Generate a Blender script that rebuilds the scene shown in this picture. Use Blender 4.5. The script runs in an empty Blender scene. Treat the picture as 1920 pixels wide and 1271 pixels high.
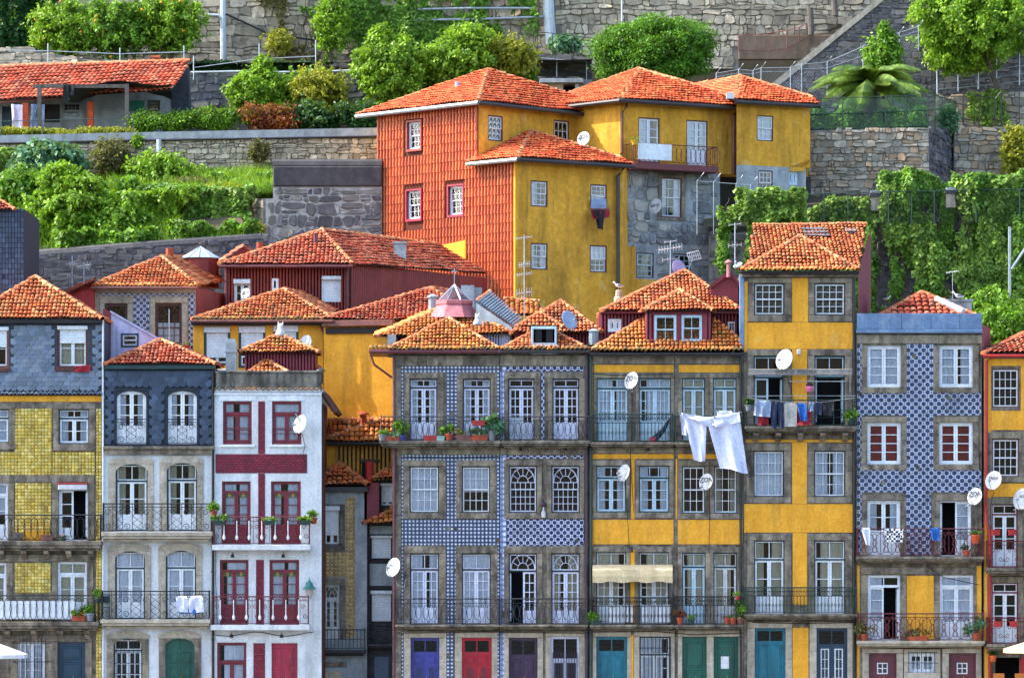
import bpy, math, random
import numpy as np
from mathutils import Vector, Matrix, noise
random.seed(7)
RS = np.random.RandomState(7)
scene = bpy.context.scene
COL = scene.collection
PI = math.pi
# ---------------------------------------------------------------- camera
D, HY, S = 150.0, 1050.0, 50.0          # metres to the front row, horizon row, px per metre at the front row
ZC = (1326 - HY) / S
cam_data = bpy.data.cameras.new('camera')
cam_data.sensor_width = 36.0
cam_data.lens = 36.0 * D / (1920 / S)
cam_data.shift_y = (HY - 635.5) / 1920
cam_data.clip_start = 1.0
cam_data.clip_end = 2000.0
cam = bpy.data.objects.new('camera', cam_data)
cam.location = (0, -D, ZC)
cam.rotation_euler = (PI / 2, 0, 0)
COL.objects.link(cam)
scene.camera = cam
# ---------------------------------------------------------------- sky, sun, exposure
SUN_EL, SUN_AZ = math.radians(44), math.radians(90)     # azimuth: to the left of the line from the houses to the camera
world = bpy.data.worlds.new('World')
scene.world = world
world.use_nodes = True
wn = world.node_tree
sky = wn.nodes.new('ShaderNodeTexSky')
sky.sky_type = 'NISHITA'
sky.sun_disc = False
sky.sun_elevation = SUN_EL
sky.sun_rotation = math.radians(180) + SUN_AZ
sky.air_density = 1.0
sky.dust_density = 2.0
sky.ozone_density = 1.0
wn.nodes['Background'].inputs['Strength'].default_value = 0.15
wn.links.new(sky.outputs[0], wn.nodes['Background'].inputs['Color'])
sun_data = bpy.data.lights.new('sun', 'SUN')
sun_data.energy = 2.0
sun_data.angle = math.radians(0.5)
sun_data.color = (1.0, 0.93, 0.82)
sun = bpy.data.objects.new('sun', sun_data)
sun_dir = Vector((-math.cos(SUN_EL) * math.sin(SUN_AZ), -math.cos(SUN_EL) * math.cos(SUN_AZ), math.sin(SUN_EL)))
sun.rotation_euler = sun_dir.to_track_quat('Z', 'Y').to_euler()
sun.location = (-60, -30, 80)
COL.objects.link(sun)
scene.view_settings.view_transform = 'Standard'
scene.view_settings.look = 'None'
scene.view_settings.exposure = 2.05
scene.view_settings.gamma = 1.0
scene.view_settings.use_curve_mapping = False
scene.cycles.max_bounces = 6
scene.cycles.diffuse_bounces = 3
scene.cycles.transparent_max_bounces = 12
scene.cycles.use_denoising = True
# ---------------------------------------------------------------- photograph measurements -> metres
def W(px, py, Y=0.0):
 k = (D + Y) / D / S
 return Vector(((px - 960) * k, Y, ZC + (HY - py) * k))
class Fr:
 """a vertical facade: u runs to the right along it, n outwards, z up"""
 def __init__(s, px0, Y0, px1=None, Y1=None):
  px1 = px0 + 100 if px1 is None else px1
  Y1 = Y0 if Y1 is None else Y1
  a, b = W(px0, 0, Y0), W(px1, 0, Y1)
  s.o = Vector((a.x, a.y, 0))
  d = Vector((b.x - a.x, b.y - a.y, 0))
  s.L = d.length
  s.u = d / s.L
  s.n = Vector((s.u.y, -s.u.x, 0))
  s.ang = math.atan2(s.u.y, s.u.x)
 def U(s, px, n=0.0):
  k = (px - 960) / S / D
  o = s.o + s.n * n
  return (k * (D + o.y) - o.x) / (s.u.x - k * s.u.y)
 def Z(s, px, py, n=0.0):
  Y = (s.o + s.u * s.U(px, n) + s.n * n).y
  return ZC + (HY - py) * (D + Y) / D / S
 def rect(s, x0, y0, x1, y1):
  xm, = ((x0 + x1) / 2,)
  return s.U(x0), s.Z(xm, y1), s.U(x1), s.Z(xm, y0)
 def w(s, u, n, z):
  return Vector((s.o.x + s.u.x * u + s.n.x * n, s.o.y + s.u.y * u + s.n.y * n, z))
 def m(s):          # px -> metres on this facade
  return (D + s.o.y) / D / S
# ---------------------------------------------------------------- objects
def link(name, data, parent=None, loc=None):
 o = bpy.data.objects.new(name, data)
 if parent is not None:
  o.parent = parent
 if loc is not None:
  o.location = loc
 COL.objects.link(o)
 return o
def tag(o, label=None, cat=None, group=None, kind=None):
 if label: o['label'] = label
 if cat: o['category'] = cat
 if group: o['group'] = group
 if kind: o['kind'] = kind
 return o
ORG = {}
def thing(name, label, cat, loc, group=None):
 o = link(name, None, None, loc)
 o.empty_display_size = 0.3
 ORG[o] = Vector(loc)
 return tag(o, label, cat, group)
def org(o):
 return ORG.get(o, Vector((0, 0, 0)))
class MB:
 def __init__(s, fr=None):
  s.fr, s.v, s.f, s.mi = fr, [], [], []
  s.uv = None
 def p(s, a, b, c):
  s.v.append(s.fr.w(a, b, c) if s.fr else Vector((a, b, c)))
  return len(s.v) - 1
 def face(s, idx, m=0):
  s.f.append(tuple(idx)); s.mi.append(m)
 def poly(s, pts, m=0):
  s.face([s.p(*q) for q in pts], m)
 def box(s, a0, a1, b0, b1, c0, c1, m=0):
  if a0 > a1: a0, a1 = a1, a0
  if b0 > b1: b0, b1 = b1, b0
  if c0 > c1: c0, c1 = c1, c0
  i = [s.p(a, b, c) for c in (c0, c1) for b in (b0, b1) for a in (a0, a1)]
  for q in ((0, 2, 3, 1), (4, 5, 7, 6), (0, 1, 5, 4), (2, 6, 7, 3), (0, 4, 6, 2), (1, 3, 7, 5)):
   s.face([i[k] for k in q], m)
  return s
 def bbox(s, a0, a1, b0, b1, c0, c1, bv, m=0):
  """box whose front (b1) face is chamfered"""
  i = [s.p(a, b0, c) for a, c in ((a0, c0), (a1, c0), (a1, c1), (a0, c1))]
  j = [s.p(a, b1 - bv, c) for a, c in ((a0, c0), (a1, c0), (a1, c1), (a0, c1))]
  k = [s.p(a, b1, c) for a, c in ((a0 + bv, c0 + bv), (a1 - bv, c0 + bv), (a1 - bv, c1 - bv), (a0 + bv, c1 - bv))]
  for q in range(4):
   r = (q + 1) % 4
   s.face((i[q], i[r], j[r], j[q]), m); s.face((j[q], j[r], k[r], k[q]), m)
  s.face(k, m); s.face(i[::-1], m)
  return s
 def prism(s, pts, n0, n1, m=0):
  """outline in (a,c), from n0 (back) to n1 (front)"""
  A = [s.p(a, n0, c) for a, c in pts]
  B = [s.p(a, n1, c) for a, c in pts]
  k = len(pts)
  for q in range(k):
   r = (q + 1) % k
   s.face((A[q], A[r], B[r], B[q]), m)
  s.face(B, m); s.face(A[::-1], m)
  return s
 def tube(s, pts, r, seg=5, m=0, closed=False, r1=None, cap=True):
  P = [s.fr.w(*q) if s.fr else Vector(q) for q in pts]
  n = len(P)
  rings = []
  for i in range(n):
   if closed: t = P[(i + 1) % n] - P[i - 1]
   else: t = P[min(i + 1, n - 1)] - P[max(i - 1, 0)]
   if t.length < 1e-9: t = Vector((0, 0, 1))
   t.normalize()
   a = Vector((0, 0, 1)) if abs(t.z) < 0.9 else Vector((1, 0, 0))
   x = t.cross(a).normalized(); y = t.cross(x)
   rr = r if r1 is None else r + (r1 - r) * i / max(n - 1, 1)
   ring = []
   for k in range(seg):
    an = 2 * PI * k / seg
    s.v.append(P[i] + x * (rr * math.cos(an)) + y * (rr * math.sin(an)))
    ring.append(len(s.v) - 1)
   rings.append(ring)
  for i in range(n if closed else n - 1):
   A, B = rings[i], rings[(i + 1) % n]
   for k in range(seg):
    q = (k + 1) % seg
    s.face((A[k], A[q], B[q], B[k]), m)
  if not closed and cap:
   s.face(rings[0][::-1], m); s.face(rings[-1], m)
  return s
 def lathe(s, prof, c, seg=12, m=0, axis=None):
  """profile of (radius, height) round a vertical axis through c (world)"""
  rings = []
  for r, z in prof:
   ring = []
   for k in range(seg):
    an = 2 * PI * k / seg
    s.v.append(Vector((c[0] + r * math.cos(an), c[1] + r * math.sin(an), c[2] + z)))
    ring.append(len(s.v) - 1)
   rings.append(ring)
  for A, B in zip(rings, rings[1:]):
   for k in range(seg):
    q = (k + 1) % seg
    s.face((A[k], A[q], B[q], B[k]), m)
  s.face(rings[0][::-1], m); s.face(rings[-1], m)
  return s
 def mesh(s, name, mats, o=None, smooth=False):
  me = bpy.data.meshes.new(name)
  o = o or Vector((0, 0, 0))
  me.from_pydata([(q - o)[:] for q in s.v], [], s.f)
  for q in (mats if isinstance(mats, (list, tuple)) else [mats]):
   me.materials.append(q)
  if s.mi and max(s.mi) > 0:
   me.polygons.foreach_set('material_index', s.mi)
  if smooth:
   me.polygons.foreach_set('use_smooth', [True] * len(s.f))
  return me
 def build(s, name, mats, parent=None, smooth=False, kind=None, label=None):
  if not s.f: return None
  L = org(parent) if parent is not None else Vector((0, 0, 0))
  ob = link(name, s.mesh(name, mats, L, smooth), parent)
  if parent is not None: ORG[ob] = L
  return tag(ob, label, None, None, kind)
def top(mb, name, mats, label, cat, base, group=None, kind=None, smooth=False):
 """one-mesh top-level thing with its origin at base"""
 base = Vector(base)
 o = link(name, mb.mesh(name, mats, base, smooth), None, base)
 ORG[o] = base
 return tag(o, label, cat, group, kind)
def npmesh(name, V, F, mats, parent=None, mi=None, smooth=False, kind=None, world=True):
 """big mesh from numpy: V (n,3) world, F (m,k)"""
 L = np.array(org(parent)[:]) if parent is not None else np.zeros(3)
 me = bpy.data.meshes.new(name)
 k = F.shape[1]
 me.vertices.add(len(V)); me.vertices.foreach_set('co', (V - L).astype(np.float32).ravel())
 me.loops.add(F.size); me.loops.foreach_set('vertex_index', F.astype(np.int32).ravel())
 me.polygons.add(len(F))
 me.polygons.foreach_set('loop_start', np.arange(0, F.size, k, dtype=np.int32))
 me.polygons.foreach_set('loop_total', np.full(len(F), k, dtype=np.int32))
 for q in (mats if isinstance(mats, (list, tuple)) else [mats]): me.materials.append(q)
 if mi is not None: me.polygons.foreach_set('material_index', mi.astype(np.int32))
 if smooth: me.polygons.foreach_set('use_smooth', np.ones(len(F), dtype=bool))
 me.update(calc_edges=True)
 ob = link(name, me, parent)
 if parent is not None: ORG[ob] = Vector(L)
 return tag(ob, None, None, None, kind)
# ---------------------------------------------------------------- materials
def lin(h):
 h = h.lstrip('#')
 r = [int(h[i:i + 2], 16) / 255 for i in (0, 2, 4)]
 return tuple((c / 12.92 if c <= .04045 else ((c + .055) / 1.055) ** 2.4) for c in r)
class NT:
 def __init__(s, name):
  s.mat = bpy.data.materials.new(name)
  s.mat.use_nodes = True
  s.t = s.mat.node_tree
  s.b = s.t.nodes['Principled BSDF']
  s.out = s.t.nodes['Material Output']
 def n(s, ty, **kw):
  q = s.t.nodes.new(ty)
  for k, v in kw.items(): setattr(q, k, v)
  return q
 def l(s, a, b): s.t.links.new(a, b)
 def put(s, sock, v):
  if hasattr(v, 'is_output') or isinstance(v, bpy.types.NodeSocket): s.l(v, sock)
  elif isinstance(v, tuple) and len(v) == 3 and sock.type == 'RGBA': sock.default_value = (*v, 1)
  else: sock.default_value = v
 def math(s, op, a, b=0.0, c=None):
  q = s.n('ShaderNodeMath', operation=op)
  s.put(q.inputs[0], a); s.put(q.inputs[1], b)
  if c is not None: s.put(q.inputs[2], c)
  return q.outputs[0]
 def mix(s, f, a, b, mode='MIX'):
  q = s.n('ShaderNodeMix', data_type='RGBA', blend_type=mode)
  s.put(q.inputs[0], f); s.put(q.inputs[6], a); s.put(q.inputs[7], b)
  return q.outputs[2]
 def ramp(s, f, lo, hi):
  q = s.n('ShaderNodeMapRange'); q.clamp = True
  s.put(q.inputs[0], f); q.inputs[1].default_value = lo; q.inputs[2].default_value = hi
  return q.outputs[0]
 def coord(s, scale=(1, 1, 1)):
  if not hasattr(s, 'tc'): s.tc = s.n('ShaderNodeTexCoord')
  if scale == (1, 1, 1): return s.tc.outputs['Object']
  q = s.n('ShaderNodeMapping'); q.inputs['Scale'].default_value = scale
  s.l(s.tc.outputs['Object'], q.inputs['Vector'])
  return q.outputs[0]
 def noise(s, sc, scale=(1, 1, 1), detail=4, rough=.6):
  q = s.n('ShaderNodeTexNoise'); q.inputs['Scale'].default_value = sc
  q.inputs['Detail'].default_value = detail; q.inputs['Roughness'].default_value = rough
  s.l(s.coord(scale), q.inputs['Vector'])
  return q.outputs['Fac']
 def rand(s):
  g = s.n('ShaderNodeNewGeometry'); o = s.n('ShaderNodeObjectInfo')
  return s.math('FRACT', s.math('ADD', g.outputs['Random Per Island'], o.outputs['Random']))
 def bump(s, h, strength=.3, dist=.02):
  q = s.n('ShaderNodeBump'); q.inputs['Strength'].default_value = strength; q.inputs['Distance'].default_value = dist
  s.l(h, q.inputs['Height']); s.l(q.outputs[0], s.b.inputs['Normal'])
def M(name, c, c2=None, sc=3.0, rough=.75, dirt=None, dirt_amt=.6, dsc=1.2, var=0.0, hue=None, bump=.25, bsc=None, metal=0.0, streak=True,
      dlo=.5, dhi=.75, spec=None, fine=.22, fsc=11.0, rain=0, moss=None, mlo=.55, mhi=.75):
 t = NT(name)
 c = lin(c) if isinstance(c, str) else c
 col = c
 n1 = t.noise(sc, detail=5)
 if c2 is not None:
  c2 = lin(c2) if isinstance(c2, str) else c2
  col = t.mix(t.ramp(n1, .35, .65), c, c2)
 if var or hue is not None:
  r = t.rand()
  if hue is not None:
   hue = lin(hue) if isinstance(hue, str) else hue
   col = t.mix(t.ramp(t.math('FRACT', t.math('MULTIPLY', r, 7.31)), .35, 1.0), col, hue)
  if var:
   f = t.math('MULTIPLY_ADD', r, 2 * var, 1 - var)
   q = t.n('ShaderNodeVectorMath', operation='SCALE')
   t.put(q.inputs[0], col) if not isinstance(col, tuple) else setattr(q.inputs[0], 'default_value', col)
   t.l(f, q.inputs['Scale']); col = q.outputs[0]
 if dirt is not None:
  dirt = lin(dirt) if isinstance(dirt, str) else dirt
  nd = t.noise(dsc, (1, 1, .22) if streak else (1, 1, 1), 6, .65)
  col = t.mix(t.math('MULTIPLY', t.ramp(nd, dlo, dhi), dirt_amt), col, dirt)
 if fine:
  nf = t.noise(fsc, detail=8, rough=.72); ns = t.noise(1.0, (2.2, 2.2, .3), 6, .65)
  f = t.math('MULTIPLY_ADD', t.ramp(nf, .3, .7), 2 * fine, 1 - fine * 1.15)
  f = t.math('MULTIPLY', f, t.math('MULTIPLY_ADD', t.ramp(ns, .45, .75), -fine * 1.1, 1.0))
  q = t.n('ShaderNodeVectorMath', operation='SCALE')
  t.put(q.inputs[0], col) if not isinstance(col, tuple) else setattr(q.inputs[0], 'default_value', col)
  t.l(f, q.inputs['Scale']); col = q.outputs[0]
 if rain:
  nr = t.noise(1.0, (4.5, 4.5, .33), 4, .6); ng = t.noise(.7, detail=3)
  f = t.math('MULTIPLY', t.math('MULTIPLY', t.ramp(nr, .56, .74), t.ramp(ng, .4, .6)), rain)
  col = t.mix(f, col, lin('#4a3a1c'))
  npk = t.noise(1.3, (1, 1, .8), 3, .5)
  col = t.mix(t.math('MULTIPLY', t.ramp(npk, .635, .66), rain * .5), col, lin('#d9b878'))
 if moss is not None:
  moss = lin(moss) if isinstance(moss, str) else moss
  nm = t.noise(2.3, detail=6, rough=.7)
  col = t.mix(t.math('MULTIPLY', t.ramp(nm, mlo, mhi), .85), col, moss)
 t.put(t.b.inputs['Base Color'], col)
 t.b.inputs['Roughness'].default_value = rough
 t.b.inputs['Metallic'].default_value = metal
 if spec is not None: t.b.inputs['Specular IOR Level'].default_value = spec
 if bump:
  nb = t.noise(bsc or sc * 6, detail=6, rough=.7)
  t.bump(nb, bump, .02)
 return t.mat
def azulejo(name, kind, p, ground, ink, pale):
 """glazed tiles with a printed motif of period p, dull or worn here and there"""
 t = NT(name)
 xyz = t.n('ShaderNodeSeparateXYZ'); t.l(t.coord(), xyz.inputs[0])
 ground, ink, pale = lin(ground), lin(ink), lin(pale)
 fx = t.math('SUBTRACT', t.math('FRACT', t.math('DIVIDE', xyz.outputs[0], p)), .5)
 fz = t.math('SUBTRACT', t.math('FRACT', t.math('DIVIDE', xyz.outputs[2], p)), .5)
 ax, az = t.math('ABSOLUTE', fx), t.math('ABSOLUTE', fz)
 r = t.math('SQRT', t.math('ADD', t.math('MULTIPLY', fx, fx), t.math('MULTIPLY', fz, fz)))
 ex, ez = t.math('SUBTRACT', .5, ax), t.math('SUBTRACT', .5, az)
 rc = t.math('SQRT', t.math('ADD', t.math('MULTIPLY', ex, ex), t.math('MULTIPLY', ez, ez)))
 if kind == 'rings':
  ring = t.math('LESS_THAN', t.math('ABSOLUTE', t.math('SUBTRACT', r, .16)), .085)
  dot = t.math('LESS_THAN', rc, .16)
  col = t.mix(ring, ground, pale); col = t.mix(dot, col, ink)
  corner = t.math('LESS_THAN', t.math('ABSOLUTE', t.math('SUBTRACT', rc, .3)), .05)
  col = t.mix(t.math('MULTIPLY', corner, .0), col, pale)
 else:
  r8 = t.math('MULTIPLY', t.math('ADD', r, t.math('MAXIMUM', ax, az)), .5)
  rc8 = t.math('MULTIPLY', t.math('ADD', rc, t.math('MAXIMUM', ex, ez)), .5)
  big = t.math('LESS_THAN', t.math('MINIMUM', r8, rc8), .285)
  d1 = t.math('ADD', ax, ez); d2 = t.math('ADD', ex, az)
  dot = t.math('LESS_THAN', t.math('MINIMUM', d1, d2), .1)
  col = t.mix(big, pale, ink); col = t.mix(dot, col, ink)
  petal = t.math('LESS_THAN', t.math('MINIMUM', r8, rc8), .1)
  col = t.mix(t.math('MULTIPLY', petal, .35), col, ground)
 rr = t.rand()
 f = t.math('MULTIPLY_ADD', rr, .3, .85)
 q = t.n('ShaderNodeVectorMath', operation='SCALE'); t.put(q.inputs[0], col); t.l(f, q.inputs['Scale'])
 col = q.outputs[0]
 nd = t.noise(1.1, detail=6, rough=.65)
 col = t.mix(t.math('MULTIPLY', t.ramp(nd, .5, .72), .55), col, lin('#2c3440'))
 nl = t.noise(1.7, (1.3, 1, 1), 5, .65)
 col = t.mix(t.math('MULTIPLY', t.ramp(nl, .58, .75), .4), col, lin('#98a2b8'))
 t.put(t.b.inputs['Base Color'], col)
 t.b.inputs['Roughness'].default_value = .3
 return t.mat
def leafmat(name, dark, light, trans=.35):
 t = NT(name)
 r = t.rand()
 nz = t.noise(1.6, detail=4)
 f = t.math('MULTIPLY', t.math('MULTIPLY_ADD', r, .6, .4), t.math('MULTIPLY_ADD', t.ramp(nz, .34, .66), .75, .25))  # clump noise puts shadow and highlight contrast into the leaf colour
 col = t.mix(f, lin(dark), lin(light))
 t.put(t.b.inputs['Base Color'], col)
 t.b.inputs['Roughness'].default_value = .5
 t.b.inputs['Specular IOR Level'].default_value = .35
 tr = t.n('ShaderNodeBsdfTranslucent'); t.put(tr.inputs['Color'], t.mix(.35, col, lin('#a8d020')))
 mx = t.n('ShaderNodeMixShader'); mx.inputs[0].default_value = trans
 t.l(t.b.outputs[0], mx.inputs[1]); t.l(tr.outputs[0], mx.inputs[2]); t.l(mx.outputs[0], t.out.inputs['Surface'])
 return t.mat
def glassmat(name, tint, refl=1.0):
 t = NT(name)
 fr = t.n('ShaderNodeFresnel'); fr.inputs['IOR'].default_value = 1.5
 tr = t.n('ShaderNodeBsdfTransparent'); tr.inputs['Color'].default_value = (*tint, 1)
 gl = t.n('ShaderNodeBsdfGlossy'); gl.inputs['Roughness'].default_value = .02
 nb = t.noise(1.3, detail=2)
 bp = t.n('ShaderNodeBump'); bp.inputs['Strength'].default_value = .12; bp.inputs['Distance'].default_value = .05
 t.l(nb, bp.inputs['Height']); t.l(bp.outputs[0], gl.inputs['Normal'])
 mx = t.n('ShaderNodeMixShader')
 t.l(t.math('MINIMUM', t.math('MULTIPLY_ADD', fr.outputs[0], refl, -.005), 1.0), mx.inputs[0])
 t.l(tr.outputs[0], mx.inputs[1]); t.l(gl.outputs[0], mx.inputs[2]); t.l(mx.outputs[0], t.out.inputs['Surface'])
 return t.mat
granite = M('granite', '#968a77', '#584f43', 2.6, .85, '#262220', .85, 1.9, var=.10, bump=.8, dlo=.46, dhi=.66, fine=.34)
granite_pale = M('granite_pale', '#bdb3a0', '#a09582', 4, .85, '#4a433c', .6, 1.4, var=.10, bump=.45)
granite_block = M('granite_block', '#9c9080', '#635849', 3, .85, '#2b2724', .82, 2.3, var=.2, bump=.8, hue='#8c826c', dlo=.46, dhi=.67, fine=.32)
concrete = M('mossy_concrete', '#8e8a80', '#6e6a60', 3, .9, '#24221d', .85, 2.2, bump=.6, moss='#8a7a2a', mlo=.6, mhi=.75, dlo=.42, dhi=.6)
cement = M('cement_render', '#a8aeb0', '#8d9396', 2, .9, '#3a3d40', .6, 1.2, bump=.4)
cement_dark = M('dark_cement', '#4c4a4c', '#38363a', 2, .9, '#1c1b1d', .7, 1.4, bump=.5)
yellow = M('yellow_plaster', '#efac30', '#e09a20', 1.5, .85, '#7d5a22', .6, .9, bump=.5, bsc=22, fine=.2, dlo=.52, dhi=.74, rain=.45)
yellow_hill = M('ochre_plaster', '#e6aa34', '#cf9426', 1.0, .9, '#5e4616', .65, .8, bump=.55, bsc=18, dlo=.5, dhi=.76, fine=.24, fsc=5, rain=.6)
white_pl = M('white_plaster', '#d8dcde', '#c4c9cb', 1.5, .85, '#77756e', .55, 1.0, bump=.2, bsc=30, dlo=.52, dhi=.78)
white = M('white_paint', '#e3e8ec', '#d6dce2', 3, .5, '#9aa0a6', .35, 2.0, bump=.1)
lilac_white = M('lilac_white_paint', '#d4d8ea', '#c6cbe0', 3, .5, '#8f93a8', .4, 2.0, bump=.1)
ltblue = M('pale_blue_paint', '#bfd6e2', '#adc7d6', 3, .5, '#7a8c98', .4, 2.0, bump=.1)
peel_white = M('peeling_white_paint', '#d0d2d2', '#b9bab8', 3, .7, '#5a3f38', .7, 4.0, bump=.3)
maroon = M('maroon_paint', '#7a1a2c', '#6b1626', 3, .5, '#3a0d14', .5, 2, bump=.15)
maroon_brick = M('maroon_brick', '#7a1630', '#6a122a', 6, .35, '#36101a', .5, 2, var=.2, hue='#8a1c38', bump=.2)
rust_sheet = M('red_oxide_sheet', '#93352a', '#7e2a22', 1.5, .6, '#4c1a15', .6, 1.0, bump=.15)
maroon_sheet = M('maroon_sheet', '#86303c', '#742733', 1.5, .6, '#3f161d', .6, 1.0, bump=.15)
brown_sheet = M('brown_sheet', '#5e3024', '#4b251c', 1.5, .6, '#2a140f', .6, 1.0, bump=.15)
yellow_sheet = M('ochre_sheet', '#d3a04a', '#bd8a36', 1.5, .6, '#8a6028', .6, 1.0, bump=.15)
lilac_sheet = M('lilac_sheet', '#c0c6e4', '#aeb5d6', 1.5, .5, '#7f86a6', .4, 1.0, bump=.1)
grey_sheet = M('grey_sheet', '#9fb0b8', '#87979f', 2, .5, '#4b555a', .5, 1.0, bump=.15)
zinc = M('zinc_sheet', '#6f89a8', '#5c7595', 2.5, .45, '#c8d8e8', .5, 1.5, bump=.1, metal=.25)
slate_lt = M('pale_slate', '#77838f', '#5f6b78', 6, .6, '#3a434e', .5, 2.5, var=.28, hue='#5d6e84', bump=.35)
slate_dk = M('navy_slate', '#2f3f55', '#26354a', 6, .5, '#18222f', .5, 2.5, var=.22, hue='#3d4f66', bump=.3)
slate_base = M('slate_backing', '#3d4650', '#2c343d', 4, .8)
slate_base_dk = M('navy_backing', '#1d2a38', '#172230', 4, .8)
teal_dk = M('dark_teal_paint', '#123a3c', '#0f3032', 3, .45, '#0a1c1e', .5, 2, bump=.15)
door_teal = M('teal_door_paint', '#137084', '#10606f', 3, .4, '#0b3640', .5, 2, bump=.15)
door_navy = M('navy_door_paint', '#1e4258', '#19384c', 3, .45, '#0e2330', .5, 2, bump=.15)
door_green = M('green_door_paint', '#125a48', '#0f4c3d', 3, .45, '#08281f', .5, 2, bump=.15)
door_blue = M('violet_blue_door_paint', '#3b3f8f', '#333680', 3, .4, '#1d1f4a', .4, 2, bump=.15)
door_red = M('red_door_paint', '#c01530', '#aa1029', 3, .4, '#5e0a18', .4, 2, bump=.15)
door_purple = M('purple_door_paint', '#402745', '#36203b', 3, .45, '#1c101f', .4, 2, bump=.15)
door_pink = M('rose_red_door_paint', '#a82642', '#94203a', 3, .45, '#541021', .4, 2, bump=.15)
door_brown = M('plum_brown_door_paint', '#6e3038', '#60282f', 3, .5, '#341418', .4, 2, bump=.15)
iron = M('black_iron', '#17191b', '#101214', 8, .5, '#4a2f22', .4, 6, bump=.2)
iron_grey = M('grey_iron', '#34373d', '#2b2e34', 8, .5, '#3a2a22', .4, 6, bump=.2)
iron_green = M('green_iron', '#1c3d35', '#16322b', 8, .5, '#1a2a26', .4, 6, bump=.2)
iron_red = M('maroon_iron', '#6e2228', '#5a1b20', 8, .5, '#2a1010', .4, 6, bump=.2)
gutter_m = M('maroon_gutter', '#6b3038', '#5a2830', 3, .5, '#2d1518', .5, 3, bump=.1)
gutter_d = M('dark_gutter', '#3b3434', '#2c2828', 3, .5, bump=.1)
gutter_b = M('brown_gutter', '#7c4a3e', '#683c32', 3, .5, '#3a211b', .5, 3, bump=.1)
fascia = M('dark_fascia', '#1f1a1a', '#15110f', 3, .7, bump=.1)
wood = M('weathered_wood', '#6d675f', '#554f48', 5, .85, '#2c2925', .5, 4, bump=.4)
galv = M('galvanised_steel', '#aab4ba', '#96a1a8', 4, .4, metal=.5, bump=.05)
pvc = M('grey_pvc_pipe', '#b9c4c9', '#a9b5bb', 3, .5, '#6f787c', .4, 2, bump=.05)
plastic_w = M('white_plastic', '#d0d2d4', '#c2c4c6', 3, .45, '#a8a8a4', .3, 1.5, bump=.05)
shutter_w = M('shutter_plastic', '#e6ebee', '#dbe1e5', 2, .5, '#a5acb0', .35, 2.0, bump=.05)
curtain_w = M('white_curtain', '#e9eef8', '#dde4f2', 4, .9, bump=.1)
curtain_c = M('cream_curtain', '#cfc8b0', '#bdb59c', 4, .9, bump=.1)
curtain_r = M('red_blind', '#9a2028', '#861a22', 4, .9, bump=.1)
room = M('painted_room_shade', '#1a1a1e', '#141417', 1, .9, bump=0)  # near-black colour stands in for the shade of unlit rooms
tile_or = M('clay_roof_tile', '#d66c34', '#c25828', 1.2, .8, '#43261a', .7, 1.3, var=.36, hue='#dc9258', bump=.4, streak=False, dlo=.5, dhi=.68, moss='#b8864a', mlo=.6, mhi=.74)
tile_red = M('red_clay_tile', '#ca5632', '#b44628', 1.2, .8, '#48201a', .65, 1.3, var=.32, hue='#d0805c', bump=.4, streak=False, dlo=.5, dhi=.7)
tile_new = M('bright_clay_tile', '#de5620', '#d0481a', 1.2, .75, '#6e2a14', .5, 1.2, var=.14, hue='#e07c40', bump=.3, streak=False, dlo=.52, dhi=.74)
tile_gold = M('lichened_clay_tile', '#d9762e', '#c66024', 1.6, .8, '#42301a', .7, 1.6, var=.36, hue='#e0964c', bump=.4, streak=False, moss='#a8842a', mlo=.52, mhi=.7, dlo=.5, dhi=.68)
tile_moss = M('mossy_eave_tile', '#6e5a26', '#4c4020', 5, .9, '#1f1c12', .8, 3, var=.35, hue='#b0701e', bump=.5, streak=False)
ridge_or = M('ridge_tile', '#cf7444', '#b86034', 3, .8, '#5e4430', .6, 2, var=.28, hue='#d8a070', bump=.3, streak=False, moss='#c8a050', mlo=.58, mhi=.74)
tile_deck = M('roof_deck_gap_shade', '#3c1c10', '#2c140c', 2, .9)  # deck coloured dark so the gaps under the tiles read as shade
tile_hang = M('hung_clay_tile', '#ca6232', '#ba5426', .7, .45, '#963a18', .5, .5, var=.05, hue='#d8743a', bump=.15, streak=True)
tile_yel = M('yellow_relief_tile', '#dcc25c', '#c9aa44', 3, .35, '#6d5a20', .6, 1.6, var=.22, hue='#e6d684', bump=.15)
tile_tan = M('tan_relief_tile', '#cdb078', '#b8985e', 3, .45, '#54421f', .6, 1.6, var=.2, hue='#c8ac72', bump=.15)
az_rings = azulejo('ring_azulejo', 'rings', .144, '#4b5774', '#343d54', '#ccd2de')
az_rose = azulejo('rosette_azulejo', 'rose', .252, '#56659a', '#272e58', '#c2c8de')
az_grey = azulejo('slate_blue_azulejo', 'rose', .288, '#566484', '#2f3a58', '#aeb8d0')
az_border = azulejo('border_azulejo', 'rings', .2, '#8c9ac4', '#56669c', '#dfe4f0')
glass = glassmat('window_glass', (.965, .975, .98), 1.0)
glass_teal = glassmat('teal_glass', (.80, .93, .91), .5)
mortar = M('mortar', '#8e897f', '#6e6a62', 4, .95, '#4a4741', .6, 2, bump=.5)
mortar_dk = M('dark_mortar', '#7d7a7a', '#626060', 4, .95, '#3a3838', .6, 2, bump=.5)
joint_dk = M('deep_joint', '#3b382f', '#2b2922', 4, .95)
rub_pale = M('pale_rubble', '#ccc0a8', '#a69880', 4, .9, '#46423c', .7, 2.6, var=.34, hue='#a89a84', bump=.7, bsc=14, streak=False)
rub_gold = M('golden_rubble', '#b0a896', '#8e8678', 4, .9, '#48423a', .6, 2.4, var=.28, hue='#ac9070', bump=.7, bsc=14, streak=False)
rub_grey = M('grey_rubble', '#6c6a6c', '#525054', 4, .9, '#2b2a2c', .6, 2.2, var=.28, hue='#7a766e', bump=.7, bsc=14, streak=False)
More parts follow.
